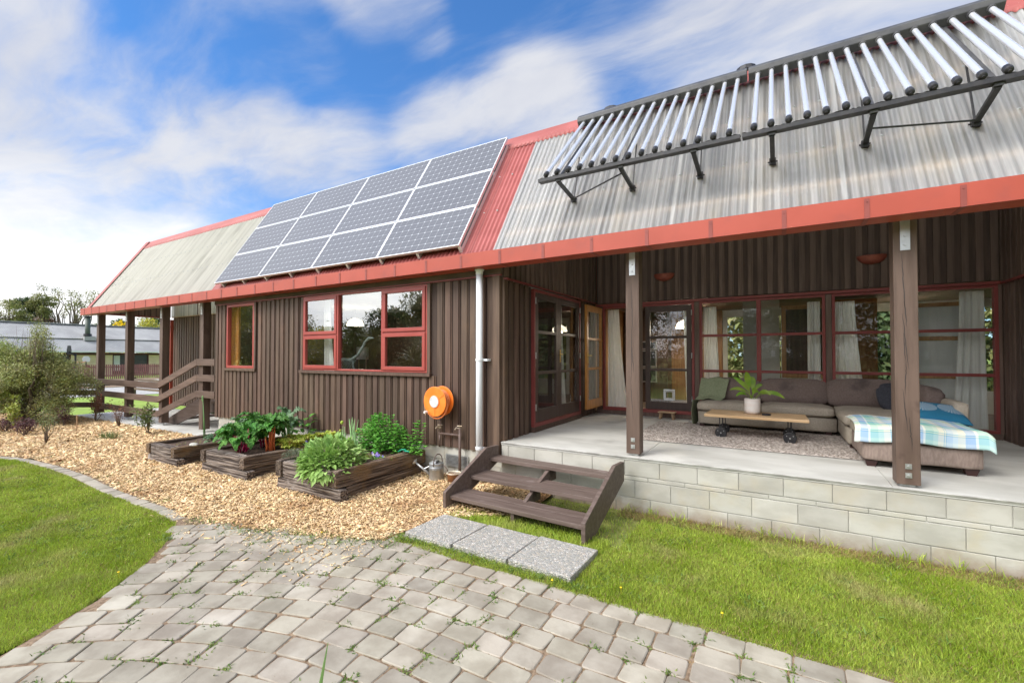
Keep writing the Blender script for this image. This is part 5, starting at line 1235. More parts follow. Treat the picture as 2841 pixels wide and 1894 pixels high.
# plaid blanket over the chaise
def drape(name, fn, nu, nv, mat, lab, cat, su=1.0, sv=1.0):
    V = []; UV = []
    for i in range(nu+1):
        for j in range(nv+1): V.append(fn(i/nu, j/nv)); UV.append((i/nu*su, j/nv*sv))
    F = [(i*(nv+1)+j, (i+1)*(nv+1)+j, (i+1)*(nv+1)+j+1, i*(nv+1)+j+1) for i in range(nu) for j in range(nv)]
    mb = MB(); mb.add(V, F); o = obj(name, mb, mat, smooth=True); uvl = o.data.uv_layers.new(name='UVMap')
    for l in o.data.loops: uvl.data[l.index].uv = UV[l.vertex_index]
    md = o.modifiers.new('thick', 'SOLIDIFY'); md.thickness = .006; md.offset = 1
    return tag(o, lab, cat)
def bl(u_, v__):
    # v: from back over the top edge and down the front; u: left to right
    x = .70+u_*1.06+.015*math.sin(9*u_+4*v__); Lt = .86; s_ = v__*(Lt+.17)
    top = Z+.445+.010*math.sin(11*u_+3*v__)+.014*math.sin(math.pi*min(1, max(0, (x-.7)/1.0)))
    if x < .735: top -= .01
    if s_ < Lt: y = 6.90-s_*.98+.03*math.sin(3*u_); zz = top
    else:
        k_ = s_-Lt; y = 6.90-Lt*.98-.028-.006*math.sin(14*u_)-.02*u_; zz = top-k_*.95-.012
    if u_ > .96: zz -= (u_-.96)*1.0
    return (x, y, zz)
drape('plaid_blanket', bl, 60, 46, m_plaid, 'blue green and cream plaid blanket spread over the chaise end of the sofa', 'blanket', 2.6, 2.0)
def th(u_, v__):
    x = -1.14+.46*u_+.06*v__; s_ = v__*1.25
    if s_ < .12: return (x+.10, 8.70, Z+.74+.04*u_)
    if s_ < .62: k_ = (s_-.12)/.5; return (x+.13*(1-k_)-.02, 8.50-.17*k_-.035*math.sin(math.pi*k_), Z+.80-.38*k_+.01*math.sin(8*u_))
    if s_ < .78: k_ = (s_-.62)/.16; return (x-.03, 8.33-.30*k_*.9, Z+.445)
    return (x-.05, 8.0, Z+.44)
def th2(u_, v__):
    px_ = [(-.95, 8.62, .80), (-.98, 8.46, .80), (-1.0, 8.38, .66), (-1.02, 8.30, .50), (-1.06, 8.20, .455)]
    k_ = v__*4; i = min(int(k_), 3); f = k_-i; a, e = px_[i], px_[i+1]
    c_ = [a[q]+(e[q]-a[q])*f for q in range(3)]; wdt = .46-.06*v__
    return (c_[0]+(u_-.42)*wdt, c_[1]-.02-.012*math.sin(7*u_), Z+c_[2]+.012*math.sin(9*u_+3)-.02*abs(u_-.5))
drape('green_throw', th2, 24, 24, m_throw, 'sage green throw hung over the left back cushion of the sofa', 'blanket')
def th3(u_, v__):
    return (-1.20-.02*math.sin(3*v__)-.03*u_, 8.35-.42*u_, Z+.44-.40*v__+.01*math.sin(9*u_))
drape('hanging_throw', th3, 14, 14, m_throw, 'tail of green fabric hanging to the floor at the left sofa end', 'blanket')
# ------------------------------------------------------------------ coffee table
ct = thing('coffee_table', 'low raw timber coffee table on four black iron wheels', 'table', (-.3, 7.3, SL))
mb = MB(); mb.add([(-.93, 7.0, .925), (.335, 6.98, .925), (.315, 7.62, .925), (-.90, 7.64, .925), (-.935, 6.995, .965), (.335, 6.975, .965), (.318, 7.62, .965), (-.905, 7.645, .965)],
                  [(0, 3, 2, 1), (4, 5, 6, 7), (0, 1, 5, 4), (1, 2, 6, 5), (2, 3, 7, 6), (3, 0, 4, 7)]); obj('tabletop', mb, m_tabletop, ct, bevel=.006)
for (x, y) in ((-.72, 7.10), (.12, 7.08), (-.72, 7.52), (.12, 7.52)):
    mb = MB(); 
    for dx in (-.018, .018): mb.box(x+dx-.004, y-.02, SL+.06, x+dx+.004, y+.02, .922)
    mb.box(x-.035, y-.03, .914, x+.035, y+.03, .9245); lg = obj('leg', mb, m_black, ct)
    mb = MB(); mb.lathe([(.0, -.012), (.072, -.012), (.078, -.008), (.078, .008), (.072, .012), (0, .012)], (x, y-.03 if y < 7.3 else y, SL+.08), 28, axis='Y'); wh = obj('wheel', mb, m_black, ct)
    mb = MB(); mb.tube([(x, y-.05, SL+.08), (x, y+.02, SL+.08)], .010, 8)
    for a in (.7, 2.5, 4.3): mb.tube([(x+.048*math.cos(a), y-.047, SL+.08+.048*math.sin(a)), (x+.048*math.cos(a), y-.04, SL+.08+.048*math.sin(a))], .006, 6)
    obj('wheel_bolt', mb, m_chrome, wh)
mb = MB(); mb.box(-.44, 7.20, .9655, -.235, 7.36, .976); tag(obj('wooden_coaster', mb, m_rawwood, bevel=.002), 'thin square wooden board under the white plant pot', 'board')
hp = thing('potted_plant', 'strap leaved house plant in a white ceramic pot on the coffee table', 'potted plant', (-.33, 7.28, .977))
mb = MB(); mb.lathe([(.075, 0), (.094, .012), (.102, .04), (.104, .205), (.101, .213), (.094, .205), (.092, .18)], (-.33, 7.28, .977), 32, cap=False); mb.lathe([(.0, .001), (.075, .0)], (-.33, 7.28, .977), 32, cap=False); obj('pot', mb, m_ceramic, hp, smooth=True)
mb = MB(); mb.lathe([(.093, .185), (0, .195)], (-.33, 7.28, .977), 20); obj('potting_soil', mb, m_bedsoil, hp)
lv = [((-.57, 1.48), .30, .055), ((-.40, 1.575), .2, .08), ((-.335, 1.50), .1, .085), ((-.62, 1.30), .45, .045), ((-.53, 1.22), .35, .045), ((-.20, 1.38), .3, .05), ((.07, 1.20), .65, .055), ((-.10, 1.25), .5, .055), ((-.25, 1.27), .3, .045), ((-.28, 1.33), .22, .05), ((-.45, 1.42), .3, .05)]
for i, ((tx, tz), bend, wl) in enumerate(lv):
    b0 = Vector((-.33+rnd.uniform(-.04, .04), 7.28+rnd.uniform(-.03, .03), 1.16)); tip = Vector((tx, 7.27+rnd.uniform(-.12, .10), tz)); mid = (b0+tip)/2+Vector((0, 0, .08+bend*.18)); k = 12
    pts = [b0*(1-t)**2+mid*2*t*(1-t)+tip*t*t for t in np.linspace(0, 1, k+1)]
    vs = []
    for q, p in enumerate(pts):
        t = q/k; w_ = .0025 if t < .33 else wl*.5*math.sin(math.pi*min(1, (t-.30)/.70))**.75+.001
        d = (pts[min(q+1, k)]-pts[max(q-1, 0)]).normalized(); s_ = d.cross(Vector((0, -1, .35))).normalized(); nn_ = s_.cross(d)
        vs += [p+s_*w_+nn_*w_*.35, p, p-s_*w_+nn_*w_*.35]
    mb = MB(); mb.add(vs, [(q*3+j, q*3+j+1, q*3+j+4, q*3+j+3) for q in range(k) for j in range(2)]); obj('leaf', mb, m_plantleaf, hp, smooth=True)
mb = MB(); mb.lathe([(.0, .0), (.055, .0), (.055, .022), (.035, .024), (.0, .020)], (-.155, 7.24, .966), 22); tag(obj('black_ashtray', mb, m_black), 'small round black ribbed dish on the coffee table beside the plant', 'dish')
# stool
stl = thing('small_stool', 'tiny rustic wooden stool below the cat flap', 'stool', (-1.79, 8.68, SL))
mb = MB(); mb.box(-1.95, 8.60, SL+.115, -1.64, 8.76, SL+.14); obj('seat', mb, m_rawwood, stl, bevel=.01)
for (x, y) in ((-1.90, 8.63), (-1.69, 8.63), (-1.90, 8.73), (-1.69, 8.73)): mb = MB(); mb.tube([(x+(x+1.79)*.15, y, SL+.002), (x, y, SL+.114)], .022, 8); obj('leg', mb, m_rawwood, stl)
# indoor bits glimpsed through the front windows
dn = thing('dinosaur_skeleton', 'grey model dinosaur skeleton behind the big front window', 'model', (-6.6, 5.75, 1.2))
yy = 5.72
mb = MB(); pts = [(-7.45, yy, 1.62), (-7.3, yy, 1.70), (-7.1, yy, 1.73), (-6.9, yy, 1.72), (-6.72, yy, 1.80), (-6.60, yy, 1.93), (-6.52, yy, 2.05), (-6.42, yy, 2.12), (-6.30, yy, 2.115)]
mb.tube(pts, [.012, .02, .028, .03, .028, .024, .02, .022, .012], 8); obj('spine', mb, m_bone, dn)
for i in range(12):
    x = -7.25+i*.045; zz = 1.72; mb = MB(); mb.tube([(x, yy, zz), (x-.02, yy-.06, zz-.08), (x-.01, yy-.02, zz-.17)], .005, 5); obj('rib', mb, m_bone, dn)
for x in (-7.2, -6.85): mb = MB(); mb.tube([(x, yy, 1.70), (x+.03, yy, 1.5), (x, yy, 1.22)], [.016, .012, .014], 6); obj('leg', mb, m_bone, dn)
obj('shelf', MB().box(-7.6, 5.55, 1.17, -5.0, 5.95, 1.2), m_inwood, dn)
lm = thing('table_lamp', 'white drum shade lamp on wooden legs behind the left casement', 'lamp', (-7.35, 6.4, 1.2))
mb = MB(); mb.lathe([(.12, 0), (.12, .26)], (-7.6, 6.6, 1.72), 20, cap=False); obj('lamp_shade', mb, m_ceramic, lm, smooth=True)
for dx in (-.11, .11): mb = MB(); mb.tube([(-7.6+dx, 6.6, 1.2), (-7.6+dx, 6.6, 1.8)], .012, 6); obj('leg', mb, m_rawwood, lm)
obj('side_table', MB().box(-7.9, 6.4, .64, -7.3, 6.8, 1.2), m_inwood, lm)
bi = thing('carved_bird', 'tall slim carved wooden bird standing behind the narrow front window', 'ornament', (-9.9, 5.6, 1.52))
mb = MB(); mb.lathe([(0, 0), (.07, 0), (.06, .03), (0, .04)], (-9.84, 5.6, 1.55), 12); mb.tube([(-9.84, 5.6, 1.58), (-9.84, 5.6, 1.85), (-9.84, 5.6, 2.0)], [.010, .012, .03], 8); mb.tube([(-9.84, 5.6, 1.95), (-9.85, 5.6, 2.07), (-9.84, 5.6, 2.17)], [.032, .036, .018], 10); mb.tube([(-9.84, 5.6, 2.16), (-9.85, 5.6, 2.27), (-9.825, 5.6, 2.33), (-9.79, 5.6, 2.30), (-9.785, 5.6, 2.24)], [.014, .012, .016, .01, .004], 8)
obj('bird', mb, m_tabletop, bi); obj('window_shelf', MB().box(-10.3, 5.45, 1.52, -9.3, 5.75, 1.548), m_inwood, bi)

# ------------------------------------------------------------------ lawns, chips, weeds
def cam_depth(X, Y): return X*-.5098+Y*.8603
def grass(name, poly, n, hgt, wid, mat, keep=None, kind='stuff', lean=.5, thin=None, lab=None, zb=-.02):
    P_ = np.array(poly); lo, hi = P_.min(0), P_.max(0)
    pts = []; tot_ = 0
    while tot_ < n:
        q = lo+rng.random((n*2, 2))*(hi-lo); q = q[inpoly(q, poly)]
        dep = cam_depth(q[:, 0], q[:, 1]); lat = q[:, 0]*.8603+q[:, 1]*.5098
        ok = (dep > 1.8) & (np.abs(lat) < dep*1.2+.4)
        pr = np.clip((4.0/np.maximum(dep, .5))**1.7, 0, 1); ok &= rng.random(len(q)) < pr
        if thin is not None: ok &= rng.random(len(q)) < thin(q)
        q = q[ok]; pts.append(q); tot_ += len(q)
        if len(q) == 0: break
    q = np.concatenate(pts)[:n]; dep = cam_depth(q[:, 0], q[:, 1]); k = len(q)
    fac = np.clip(dep/4.0, .8, 3.0)
    cl_ = np.array([noise.noise(Vector((a*1.7, b_*1.7, 3))) for a, b_ in q])*.5+np.array([noise.noise(Vector((a*6, b_*6, 8))) for a, b_ in q])*.5
    H = hgt*rng.uniform(.55, 1.35, k)*(1+.55*cl_); Wd = wid*rng.uniform(.7, 1.3, k)*fac
    a = rng.uniform(0, 2*np.pi, k); S = np.stack([np.cos(a), np.sin(a), np.zeros(k)], 1); b_ = rng.uniform(0, 2*np.pi, k)
    ln_ = np.stack([np.cos(b_), np.sin(b_), np.zeros(k)], 1)*(H*rng.uniform(.15, lean*1.7, k))[:, None]
    B = np.stack([q[:, 0], q[:, 1], np.full(k, zb)], 1); U = np.array([0, 0, 1.])
    m1 = B+U*(H*.6)[:, None]+ln_*.35; t = B+U*H[:, None]+ln_
    V = np.stack([B-S*Wd[:, None]/2, B+S*Wd[:, None]/2, m1-S*Wd[:, None]*.38, m1+S*Wd[:, None]*.38, t], 1).reshape(-1, 3)
    o = (np.arange(k)*5)[:, None]; F = np.concatenate([o+np.array([0, 1, 3]), o+np.array([0, 3, 2]), o+np.array([2, 3, 4])], 0)
    ob_ = npmesh(name, V, F, mat, kind=kind)
    if lab: ob_['label'] = lab; ob_['category'] = 'grass'
    return ob_
def rl_thin(q):
    r = np.ones(len(q))
    r[(q[:, 1] > 4.98)] = .30; r[(q[:, 1] > 5.12)] = .12
    r[(q[:, 0] < -1.4) & (q[:, 1] > 4.0)] = .10; r[(q[:, 0] < -3.0)] = .6
    fl = (q[:, 0] > -3.26) & (q[:, 0] < -1.42) & (q[:, 1] > 3.33) & (q[:, 1] < 3.96); r[fl] = 0
    st_ = (q[:, 0] > -3.2) & (q[:, 0] < -1.3) & (q[:, 1] > 4.15); r[st_] = .06
    return r
rlg = [(-3.28, 3.22), (-2.7, 3.20), (-1.75, 3.19), (-.8, 3.19), (.14, 3.22), (.66, 3.26), (5.5, 3.7), (5.5, 5.24), (-2.5, 5.24), (-2.6, 4.35), (-3.25, 4.1)]
grass('right_lawn_grass', rlg, 150000, .036, .0046, m_grass, thin=rl_thin, lab='bright green lawn grass between the paved path and the block wall')
grass('left_lawn_grass', lawnL, 150000, .032, .0046, m_grass, lab='bright green lawn grass inside the curved edging at the left')
grass('right_lawn_dry_blades', rlg, 16000, .036, .0045, m_grassdry, thin=rl_thin, lean=.9, lab='scattered straw coloured blades in the right lawn')
grass('left_lawn_dry_blades', lawnL, 14000, .032, .0045, m_grassdry, lean=.9, lab='scattered straw coloured blades in the left lawn')
grass('dry_grass', [(-1.6, 5.0), (5, 4.9), (5, 5.25), (-1.6, 5.25)], 7000, .04, .004, m_grassdry, lean=1.4, lab='dry straw coloured grass along the foot of the block wall')
grass('step_grass', [(-3.2, 3.95), (-1.4, 3.95), (-1.4, 4.25), (-3.2, 4.25)], 4500, .055, .006, m_grass, lab='patchy grass between the flags and the bottom step')
# tall wisps against the wall
def tufts(name, cents, nper, h, w_, mat, spread=.03, lab=None, cat='grass', kind='stuff', zb=-.01, out=.6, droop=.3):
    P_ = []; Dn = []; L_ = []; W_ = []
    for c in cents:
        z0 = c[2] if len(c) > 2 else zb; k = nper
        p = np.stack([c[0]+rng.normal(0, spread, k), c[1]+rng.normal(0, spread, k), np.full(k, z0)], 1)
        d = np.stack([rng.normal(0, out, k), rng.normal(0, out, k), np.ones(k)], 1); P_.append(p); Dn.append(d); L_.append(h*rng.uniform(.5, 1.2, k)); W_.append(w_*rng.uniform(.7, 1.3, k))
    V, F = leaf_arrays(np.concatenate(P_), np.concatenate(Dn), np.concatenate(L_), np.concatenate(W_), droop)
    o = npmesh(name, V, F, mat, kind=kind)
    if lab: tag(o, lab, cat)
    return o
tufts('wall_grass', [(x, 5.17) for x in (-1.25, -.95, -.62, -.35, -.1, .12, .38, .72, 1.05, 1.3, -1.5, .9, 1.5)], 26, .13, .006, m_grass, .05, 'tall grass wisps at the foot of the block wall', out=.4)
tufts('flag_edge_grass', [(-3.28+i*.075, 3.305+rnd.uniform(-.03, .02)) for i in range(27)], 46, .055, .006, m_weed, .03, 'grass growing along the front edge of the flags', out=1.0)
tufts('mulch_edge_grass', [(x, y) for x, y in [(-3.2, 3.15), (-3.35, 3.1), (-3.5, 3.05), (-3.75, 2.97), (-4.0, 2.88), (-4.25, 2.8), (-4.6, 2.68), (-5.0, 2.6), (-5.3, 2.56), (-5.5, 2.5), (-6.6, 2.62), (-7.4, 2.66), (-9.2, 2.7), (-10.4, 2.72), (-11.2, 2.62), (-3.3, 3.3), (-3.6, 2.98), (-4.1, 2.82), (-4.45, 2.72), (-4.8, 2.62), (-3.9, 2.92), (-8.0, 2.66), (-8.6, 2.68)]], 46, .06, .0065, m_weed, .06, 'grass tufts along the edge of the wood chips', out=.9)
ws = []
for (a, c, d) in weeds:
    for _ in range(1 if rnd.random() < .9 else 0):
        t = rnd.random(); q = a+(c-a)*t if rnd.random() < .5 else a+(d-a)*t
        if noise.noise(Vector((q[0]*1.3, q[1]*1.3, 2)))+rnd.uniform(-.15, .3) > -.12: ws.append((q[0], q[1], -.012))
tufts('joint_weeds', ws, 44, .036, .0078, m_weed, .026, 'small weeds growing in the joints of the paved path', 'weeds', out=1.3, droop=.4)
ws2 = [(a[0]+(c[0]-a[0])*rnd.random(), a[1]+(c[1]-a[1])*rnd.random(), -.012) for (a, c, d) in weeds for _ in (0, 1) if rnd.random() < .7]
tufts('joint_moss', ws2, 16, .018, .006, m_grassdry, .028, 'dry moss and fine grass in the joints of the paved path', 'moss', out=1.6, droop=.3)
# wood chips
mp = mulch_poly
P_ = np.array(mp); lo, hi = P_.min(0), P_.max(0); acc = []; n_ = 0
def density_keep(q):
    dep = cam_depth(q[:, 0], q[:, 1]); lat = q[:, 0]*.8603+q[:, 1]*.5098
    ok = (np.abs(lat) < dep*1.2+.4)
    for (x0, x1, y0, y1) in ((-5.80, -4.70, 3.70, 5.2), (-7.74, -6.66, 3.66, 5.2), (-9.3, -8.46, 3.55, 4.95)): ok &= ~((q[:, 0] > x0) & (q[:, 0] < x1) & (q[:, 1] > y0) & (q[:, 1] < y1))
    return ok & (rng.random(len(q)) < np.clip((4.6/dep)**1.6, 0, 1))
while n_ < 62000:
    q = lo+rng.random((90000, 2))*(hi-lo); q = q[inpoly(q, mp)]; q = q[density_keep(q)]; acc.append(q); n_ += len(q)
q = np.concatenate(acc)[:62000]
ex = np.stack([rng.uniform(-6.2, -3.2, 1100), rng.normal(2.72, .22, 1100)], 1); q = np.concatenate([q, ex])   # chips scattered over the joints
k = len(q); dep = cam_depth(q[:, 0], q[:, 1]); fac = np.clip(dep/4.8, .9, 2.2)
L_ = rng.lognormal(-3.82, .45, k)*fac; Wd = L_*rng.uniform(.16, .5, k); T_ = rng.uniform(.0015, .004, k)
yaw_ = rng.uniform(0, 2*np.pi, k); pit = rng.normal(0, .30, k); rol = rng.normal(0, .45, k)
cy_, sy_ = np.cos(yaw_), np.sin(yaw_); cp, sp_ = np.cos(pit), np.sin(pit)
A = np.stack([cy_*cp, sy_*cp, sp_], 1); B = np.stack([-sy_, cy_, np.zeros(k)], 1); Cn = np.cross(A, B); B = B*np.cos(rol)[:, None]+Cn*np.sin(rol)[:, None]; Cn = np.cross(A, B)
z0 = zmul(q[:, 0], q[:, 1])+rng.uniform(-.004, .016, k)+.010*np.array([noise.noise(Vector((a*2.3, c*2.3, 5))) for a, c in q])
ctr = np.stack([q[:, 0], q[:, 1], z0], 1)
tap = rng.uniform(.35, 1, k)
def crn(a, b_, c): return ctr+A*(L_*a*.5)[:, None]+B*(Wd*b_*.5*(np.where(a > 0, tap, 1)))[:, None]+Cn*(T_*c*.5)[:, None]
V = np.stack([crn(-1, -1, -1), crn(1, -1, -1), crn(1, 1, -1), crn(-1, 1, -1), crn(-1, -1, 1), crn(1, -1, 1), crn(1, 1, 1), crn(-1, 1, 1)], 1).reshape(-1, 3)
o8 = (np.arange(k)*8)[:, None]; F = np.concatenate([o8+np.array(f) for f in ((4, 5, 6, 7), (0, 1, 5, 4), (1, 2, 6, 5), (2, 3, 7, 6), (3, 0, 4, 7))], 0)
o_ = npmesh('wood_chips', V, F, m_chip, kind='stuff'); tag(o_, 'pale wood chip mulch spread between the path and the house', 'wood chips')
for (x, y, lab) in ((-1.55, 3.235, 'dandelion flower at the right corner of the flags'), (-1.05, 3.40, 'dandelion flower in the right lawn near the path'), (-.35, 3.42, 'dandelion flower farther right in the lawn'), (-4.65, 1.55, 'dandelion flower in the left lawn'), (-3.95, 2.93, 'yellow flower on the wood chips by the path')):
    mb = MB(); mb.lathe([(.0, .035), (.010, .036), (.008, .040), (0, .041)], (x, y, .0), 9); mb.tube([(x, y, -.01), (x, y, .036)], .0012, 4); tag(obj('dandelion', mb, m_ypetal), lab, 'flower', 'yellow dandelions')

# ------------------------------------------------------------------ plants with separate leaves
LM = {}
def leafobj_plant(name, label, cat, loc, mat, gen, L, Wd, kind_limit=300, group=None, droop=.2, curl=.12, stem=None):
    """gen yields (pos, dir, scale); the first ones (nearest) are leaf parts, the rest one stuff part"""
    t = thing(name, label, cat, loc, group); me = leaf_mesh('leaf', mat, L, Wd, droop, curl)
    items = list(gen); items.sort(key=lambda it: cam_depth(it[0][0], it[0][1])-it[0][2]*.5)
    for (p, d, s_) in items[:kind_limit]:
        m_ = rot_to(d, rnd.uniform(-.5, .5)); put('leaf', me, p, t, scale=(s_, s_, s_), mat_rot=m_)
    if len(items) > kind_limit:
        r_ = items[kind_limit:]; P_ = np.array([list(p) for p, d, s_ in r_]); Dn = np.array([list(d) for p, d, s_ in r_]); sc2 = np.array([s_ for _, _, s_ in r_])
        V, F = leaf_arrays(P_-np.array(t.location), Dn, L*sc2, Wd*sc2, .15); o = npmesh('inner_leaves', V, F, mat, parent=t, kind='stuff')
    return t
def dome(cx, cy, cz, rx, ry, rz_, n, up=.4, shell=.75):
    for _ in range(n):
        a = rnd.uniform(0, 2*math.pi); u_ = rnd.uniform(-.15, 1); r_ = rnd.uniform(shell, 1.0)**.6; s_ = math.sqrt(max(0, 1-u_*u_))
        bump_ = 1+.16*noise.noise(Vector((math.cos(a)*1.6, math.sin(a)*1.6, u_*2+cx)))
        d = Vector((math.cos(a)*s_, math.sin(a)*s_, u_)); p = Vector((cx+d.x*rx*r_*bump_, cy+d.y*ry*r_*bump_, cz+max(-.05, d.z)*rz_*r_*bump_))
        yield p, (d+Vector((0, 0, up))+Vector([rnd.gauss(0, .35) for _ in range(3)])).normalized(), rnd.uniform(.7, 1.25)
leafobj_plant('sage', 'large mound of broad green sage leaves spilling over the nearest bed', 'herb', (-5.15, 3.98, .32), m_sage, itertools.chain(dome(-5.17, 3.97, .33, .42, .36, .32, 900, .1), dome(-5.05, 3.76, .30, .32, .20, .19, 260, -.35)), .108, .050)
def mintgen():
    for i in range(104):
        if i < 90:
            a = rnd.uniform(0, 2*math.pi); rr = rnd.random()**.5; x = -5.22+.46*rr*math.cos(a); y = 4.92+.22*rr*math.sin(a); h_ = (.62-.30*rr*rr)*rnd.uniform(.72, 1.0)
        elif i < 95: x = -4.62+rnd.uniform(-.06, .06); y = 5.03; h_ = rnd.uniform(.38, .50)
        else: x = rnd.uniform(-4.8, -4.45); y = 4.93; h_ = rnd.uniform(.12, .26)
        z0 = .32; lx, ly = rnd.uniform(-.08, .08), rnd.uniform(-.05, .05); nn_ = int(h_/.040); ph = rnd.uniform(0, 3)
        for j in range(nn_):
            f = (j+1)/nn_; sz = 1.15-.55*f if f > .55 else .95
            if f < .3 and rnd.random() < .4: continue
            for q in range(2 if f < .9 else 4):
                aa = ph+j*math.pi/2+q*math.pi*(1 if f < .9 else .5); p = Vector((x+lx*f, y+ly*f, z0+h_*f)); yield p, Vector((math.cos(aa), math.sin(aa), .25+.7*(f > .9))), sz
leafobj_plant('mint_bush', 'tall dense bush of bright green mint against the wall in the nearest bed', 'herb', (-5.2, 4.95, .32), m_mint, mintgen(), .084, .046)
leafobj_plant('thyme', 'small grey green thyme cushion at the left corner of the nearest bed', 'herb', (-5.85, 3.9, .35), m_thyme, dome(-5.83, 3.88, .36, .20, .16, .14, 1300, .5, .3), .020, .009, kind_limit=0)
def stalks(t, pts_h, mat, r_, nm='stalk'):
    for (x, y, z0, x1, y1, z1) in pts_h:
        mb = MB(); m_ = ((x+x1)/2+rnd.uniform(-.02, .02), (y+y1)/2, (z0+z1)/2); mb.tube([(x, y, z0), m_, (x1, y1, z1)], [r_, r_*.85, r_*.25], 7); obj(nm, mb, mat, t, smooth=True)
on = thing('spring_onions', 'clump of upright onion leaves with pale flower buds between sage and mint', 'onions', (-5.6, 4.65, .33))
stalks(on, [(-5.78+rnd.uniform(-.03, .05), 4.66, .32, -5.84+rnd.uniform(-.06, .1), 4.68, rnd.uniform(.60, .74)) for _ in range(5)]+[(-5.52+rnd.uniform(-.06, .08), 4.66, .32, -5.58+rnd.uniform(-.14, .12), 4.70, rnd.uniform(.55, .86)) for _ in range(11)], m_onion, .011, 'onion_leaf')
for (x, zz, rr) in ((-5.83, .765, .024), (-5.87, .64, .014), (-5.50, .66, .013)): mb = MB(); mb.sphere((x, 4.67, zz), rr, 8, 6, (1, 1, 1.25)); obj('flower_bud', mb, m_lett, on, smooth=True)
def viola(x, y, z0, lab):
    t = thing('violas', lab, 'flowers', (x, y, z0), 'violet and white violas'); 
    for i in range(11):
        a = Vector((x+rnd.gauss(0, .07), y+rnd.gauss(0, .03), z0+rnd.uniform(.05, .10))); mb = MB()
        for q in range(5):
            an = q*1.257+rnd.uniform(-.2, .2); c = a+Vector((math.cos(an)*.012, -.004, math.sin(an)*.012)); mb.sphere(c, .011, 6, 3, (1, .3, 1))
        obj('flower', mb, m_violet if rnd.random() < .62 else m_wpetal, t)
    p = np.stack([x+rng.normal(0, .07, 140), y+rng.normal(0, .035, 140), z0+rng.uniform(0, .06, 140)], 1); V, F = leaf_arrays(p-np.array([x, y, z0]), np.stack([rng.normal(0, 1, 140), rng.normal(0, 1, 140), rng.uniform(.2, 1, 140)], 1), np.full(140, .03), np.full(140, .014)); npmesh('foliage', V, F, m_mint, parent=t, kind='stuff')
viola(-4.80, 4.46, .335, 'violet and white violas in front of the mint in the nearest bed'); viola(-6.72, 4.70, .30, 'violet and white violas beside the lettuces in the middle bed')
tufts('lawn_clumps', [(x_, y_, -.015) for x_, y_ in zip(rng.uniform(-2.5, 2.2, 90), rng.uniform(3.35, 5.1, 90)) if not (x_ < -1.35)]+[(x_, y_, -.015) for x_, y_ in zip(rng.uniform(-10, -4.9, 110), rng.uniform(.3, 2.2, 110)) if inpoly(np.array([[x_, y_]]), lawnL)[0]], 34, .055, .008, m_weed, .05, 'darker clover and coarse grass clumps in the lawns', 'grass', out=1.0)
tufts('chives', [(-5.10, 4.42, .32), (-5.02, 4.46, .32)], 70, .11, .005, m_grass, .025, 'small tuft of fine chives behind the sage', 'herb', out=.35)
tufts('marjoram', [(-4.98, 4.60, .32), (-5.05, 4.62, .32), (-4.9, 4.55, .32)], 60, .055, .018, m_limeleaf, .05, 'low yellow green herb mat beside the chives', 'herb', out=1.0)
# crinkled chard leaves
def crinkle(name, mat, L, Wd, seed, bendz=.55, k=16, amp=.028):
    mb = MB(); vs = []; wN = 10
    for i in range(k+1):
        t = i/k; wv = Wd*.5*(math.sin(math.pi*(t**.8*.93+.05))**.7); x = L*t*(1-.12*t); zc = L*(.25*math.sin(math.pi*t*.8)-bendz*t*t)
        for j in range(wN+1):
            u_ = j/wN*2-1; rf = noise.noise(Vector((t*10+seed, u_*5.0, seed)))*amp*.7+math.sin(t*34+seed+u_*3)*.017*abs(u_)**1.3
            vs.append((x+noise.noise(Vector((t*5, u_*6, seed+4)))*.012, u_*wv, zc+rf+.30*wv*abs(u_)**1.5))
    mb.add(vs, [(i*(wN+1)+j, (i+1)*(wN+1)+j, (i+1)*(wN+1)+j+1, i*(wN+1)+j+1) for i in range(k) for j in range(wN)]); return mesh(name, mb, mat, True)
def rosette(name, label, cat, x, y, z0, nleaf, h0, h1, leafs, smat, srad, spread, scale=(1, 1.2), group=None, elev=(.2, .9), kfn=None):
    t = thing(name, label, cat, (x, y, z0), group)
    for i in range(nleaf):
        a = i*2.399+rnd.uniform(-.3, .3); h_ = rnd.uniform(h0, h1); rr = spread*rnd.uniform(.4, 1.0); d = Vector((math.cos(a), math.sin(a), 0)); h_ = h_*(1 if i % 3 else .9)
        b0 = Vector((x, y, z0))+d*rnd.uniform(.02, .07); top = Vector((x, y, z0+h_))+d*rr
        if smat is not None and (i % 3 == 0 or nleaf < 20):
            mb = MB(); mb.tube([b0, b0*.65+top*.35+d*(-.01), b0*.3+top*.7, top], [srad, srad*.9, srad*.75, srad*.5], 7); obj('stalk', mb, smat, t, smooth=True)
        e = rnd.uniform(*elev); put('leaf', rnd.choice(leafs), top, t, mat_rot=rot_to(d+Vector((0, 0, e)), rnd.uniform(-.3, .3)), scale=[rnd.uniform(*scale)]*3)
    return t
CH = [crinkle('leaf', m_chard, .22, .135, s_, amp=.05) for s_ in (1, 5, 9, 13)]
KL = [crinkle('leaf', m_kale, .19, .14, s_, .4, amp=.05) for s_ in (2, 6, 10)]
LT = [crinkle('leaf', m_lett, .12, .13, s_, .25, 8, .04) for s_ in (3, 7, 11)]
rosette('chard_plant', 'magenta stalked chard with big dark crinkled leaves at the front of the middle bed', 'vegetable', -7.28, 3.95, .27, 28, .14, .40, CH, m_magenta, .013, .20, (.9, 1.3), 'chard plants', elev=(-.1, .9))
rosette('chard_plant', 'orange stalked chard standing tallest at the right side of the middle bed', 'vegetable', -6.98, 4.22, .27, 26, .22, .50, CH, m_stalko, .014, .10, (.9, 1.3), 'chard plants', elev=(.1, 1.3))
